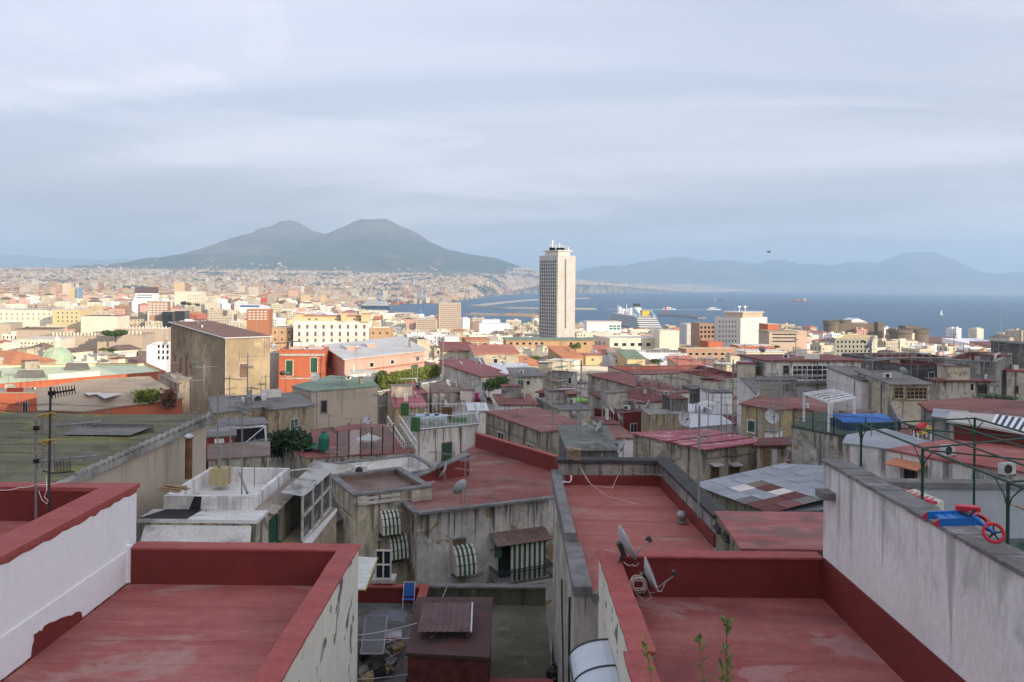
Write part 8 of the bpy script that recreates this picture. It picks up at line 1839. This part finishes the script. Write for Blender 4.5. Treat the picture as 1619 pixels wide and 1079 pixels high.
for i, (px, py, d, w, h, l_) in enumerate([(40,521,690,20,8,'right of the mint green hall'),(290,480,1480,12,9,'left one at the foot of the tall pale block'),(300,481,1480,12,8,'second one at the foot of the tall pale block'),(312,482,1480,11,7,'third one at the foot of the tall pale block'),(115,567,270,9,11,'just right of the green dome'),(163,553,300,14,6,'left one on a roof garden right of the green dome'),(178,554,300,14,6,'right one on a roof garden right of the green dome'),(872,570,205,18,9,'by the bright orange tile roof'),(846,567,215,20,8,'left of the bright orange tile roof'),(1040,572,215,22,8,'behind the long cream house'),(448,590,117,10,6,'at the foot of the orange house'),(910,547,410,22,12,'in front of the ochre brick office'),(1226,548,480,22,5,'under the tan balcony apartments'),(1590,640,60,30,20,'at the right edge below the concrete block'),(1240,600,96,18,8,'behind the veranda house on the left')]): tree(px, py, d, w, h, 'green tree '+l_, [LEAF,LEAFD,LEAFY][i % 3], 'tree', 700)
def hedge(pts, d0, h, w, label, mat, n):
    ps = [Vector(P(x, y, d)) for x, y, d in pts]; r = empty('hedge', ps[0], label, 'hedge'); m = MB(); L = sum((b-a).length for a, b in zip(ps, ps[1:]))
    for i in range(n):
        k = rnd.randrange(len(ps)-1); a, b = ps[k], ps[k+1]; q = a+(b-a)*rnd.random()+Vector((rnd.uniform(-w,w), rnd.uniform(-w,w), rnd.random()**.7*h*(1+.18*math.sin(i*.37)))); s = rnd.uniform(.10,.22); u = Vector((rnd.gauss(0,1),rnd.gauss(0,1),rnd.gauss(0,1))).normalized(); v = u.orthogonal().normalized(); m.add([q-u*s, q+v*s*.6, q+u*s, q-v*s*.6], [(0,1,2,3)])
    prop(m.build('foliage', mat, r), kind='stuff'); m = MB()
    for k in range(int(L/.8)): q = ps[0]+(ps[-1]-ps[0])*(k/(L/.8)); m.bar(q-Z3*.4, q+Z3*h*.6, .03, 4)
    m.build('stems', BARK, r); return r
hedge([(602,617,108),(640,609,116),(694,596,128)], 0, 1.9, .45, 'clipped yellow green hedge on a terrace right of the pink house', LEAFY, 5200)
hedge([(598,612,109),(606,606,112)], 0, 1.6, .5, 'bushy green end of the hedge beside the pink house', LEAF, 900)
hedge([(432,724,63),(462,716,64),(478,727,61)], 0, 1.6, .8, 'dark green creeper spilling over the wall below the low tan wing', LEAFD, 3600)
hedge([(222,640,97),(245,640,97)], 0, 1.6, .8, 'overgrown bush with yellow flowers on the roof left of the stained block', LEAFY, 1500); hedge([(262,646,96),(272,646,96)], 0, 2.0, .6, 'dry reddish bush left of the stained block', plain('dry_bush', (.13,.065,.045), .9, var=.4), 900)
hedge([(768,620,101),(800,612,104)], 0, 1.3, .6, 'row of potted greenery on the white terrace house with washing', LEAF, 1100); hedge([(1560,652,66),(1600,660,64)], 0, 1.4, .8, 'ragged green plants on the terrace at the far right', LEAF, 1400)
cov = empty('terrace_pavement', P(650, 612, 118), 'pale paved terrace carrying the clipped hedge', 'terrace'); MB().prism(ccw([PZ(590,622,-14.9)[:2], PZ(700,602,-14.9)[:2], PZ(700,592,-14.9)[:2], PZ(600,605,-14.9)[:2]]), -40, -14.9).build('floor', COPW, cov); m = MB(); m.bar(PZ(592,621,-14.6), PZ(698,602,-14.6), .12, 6); m.build('kerb', WSTEEL, cov)
# washing, small bright things
r = empty('washing_line', P(752, 622, 97), 'washing line with a magenta cloth before the white terrace house', 'washing'); a, b = Vector(P(742,622,97)), Vector(P(768,621,97)); MB().bar(a, b, .02, 4).build('line', STEEL, r); MB().obox((a+b)/2-Z3*.35, (.30,0,0), (0,.02,0), (0,0,.35)).build('cloth', plain('magenta_cloth', (.42,.03,.16), .8), r)
for i, (px, py, d_, mat, l_) in enumerate([(1455,675,31,TRD,'red'),(1462,680,31,plain('toy_yellow', (.55,.42,.05), .5),'yellow')]):
    q = Vector(P(px, py, d_)); r = empty('toy_slide', q, '%s plastic toy on the terrace behind the green pergola' % l_, 'toy'); MB().obox(q, (.2,.06,.12), (-.04,.09,0), (-.03,0,.05)).build('body', mat, r); m = MB(); m.bar(q+Vector((.25,0,.1)), q+Vector((.25,0,-.4)), .03, 5); m.bar(q+Vector((-.25,0,-.15)), q+Vector((-.25,0,-.4)), .03, 5); m.build('leg', SHIPW, r)

for width in (16, 11, 10):                     # any wording still shared is numbered along the row
    same = {}
    for o in S.objects:
        if 'label' in o and o.parent is None: same.setdefault(o['label'], []).append(o)
    heads = {' '.join(l_.replace(',', ' ').split()[:width]) for l_, q_ in same.items() if len(q_) > 1}
    for h_ in heads:
        q_ = sorted([o for l_, g_ in same.items() if ' '.join(l_.replace(',', ' ').split()[:width]) == h_ for o in g_], key=lambda o: bear(*o.location[:2]))
        if len(q_) < 2: continue
        for i, o in enumerate(q_[:40]): o['label'] = ' '.join(h_.split()[:11])+', '+ORD[i % 20]+' from left'+(' farther back' if i > 19 else '')
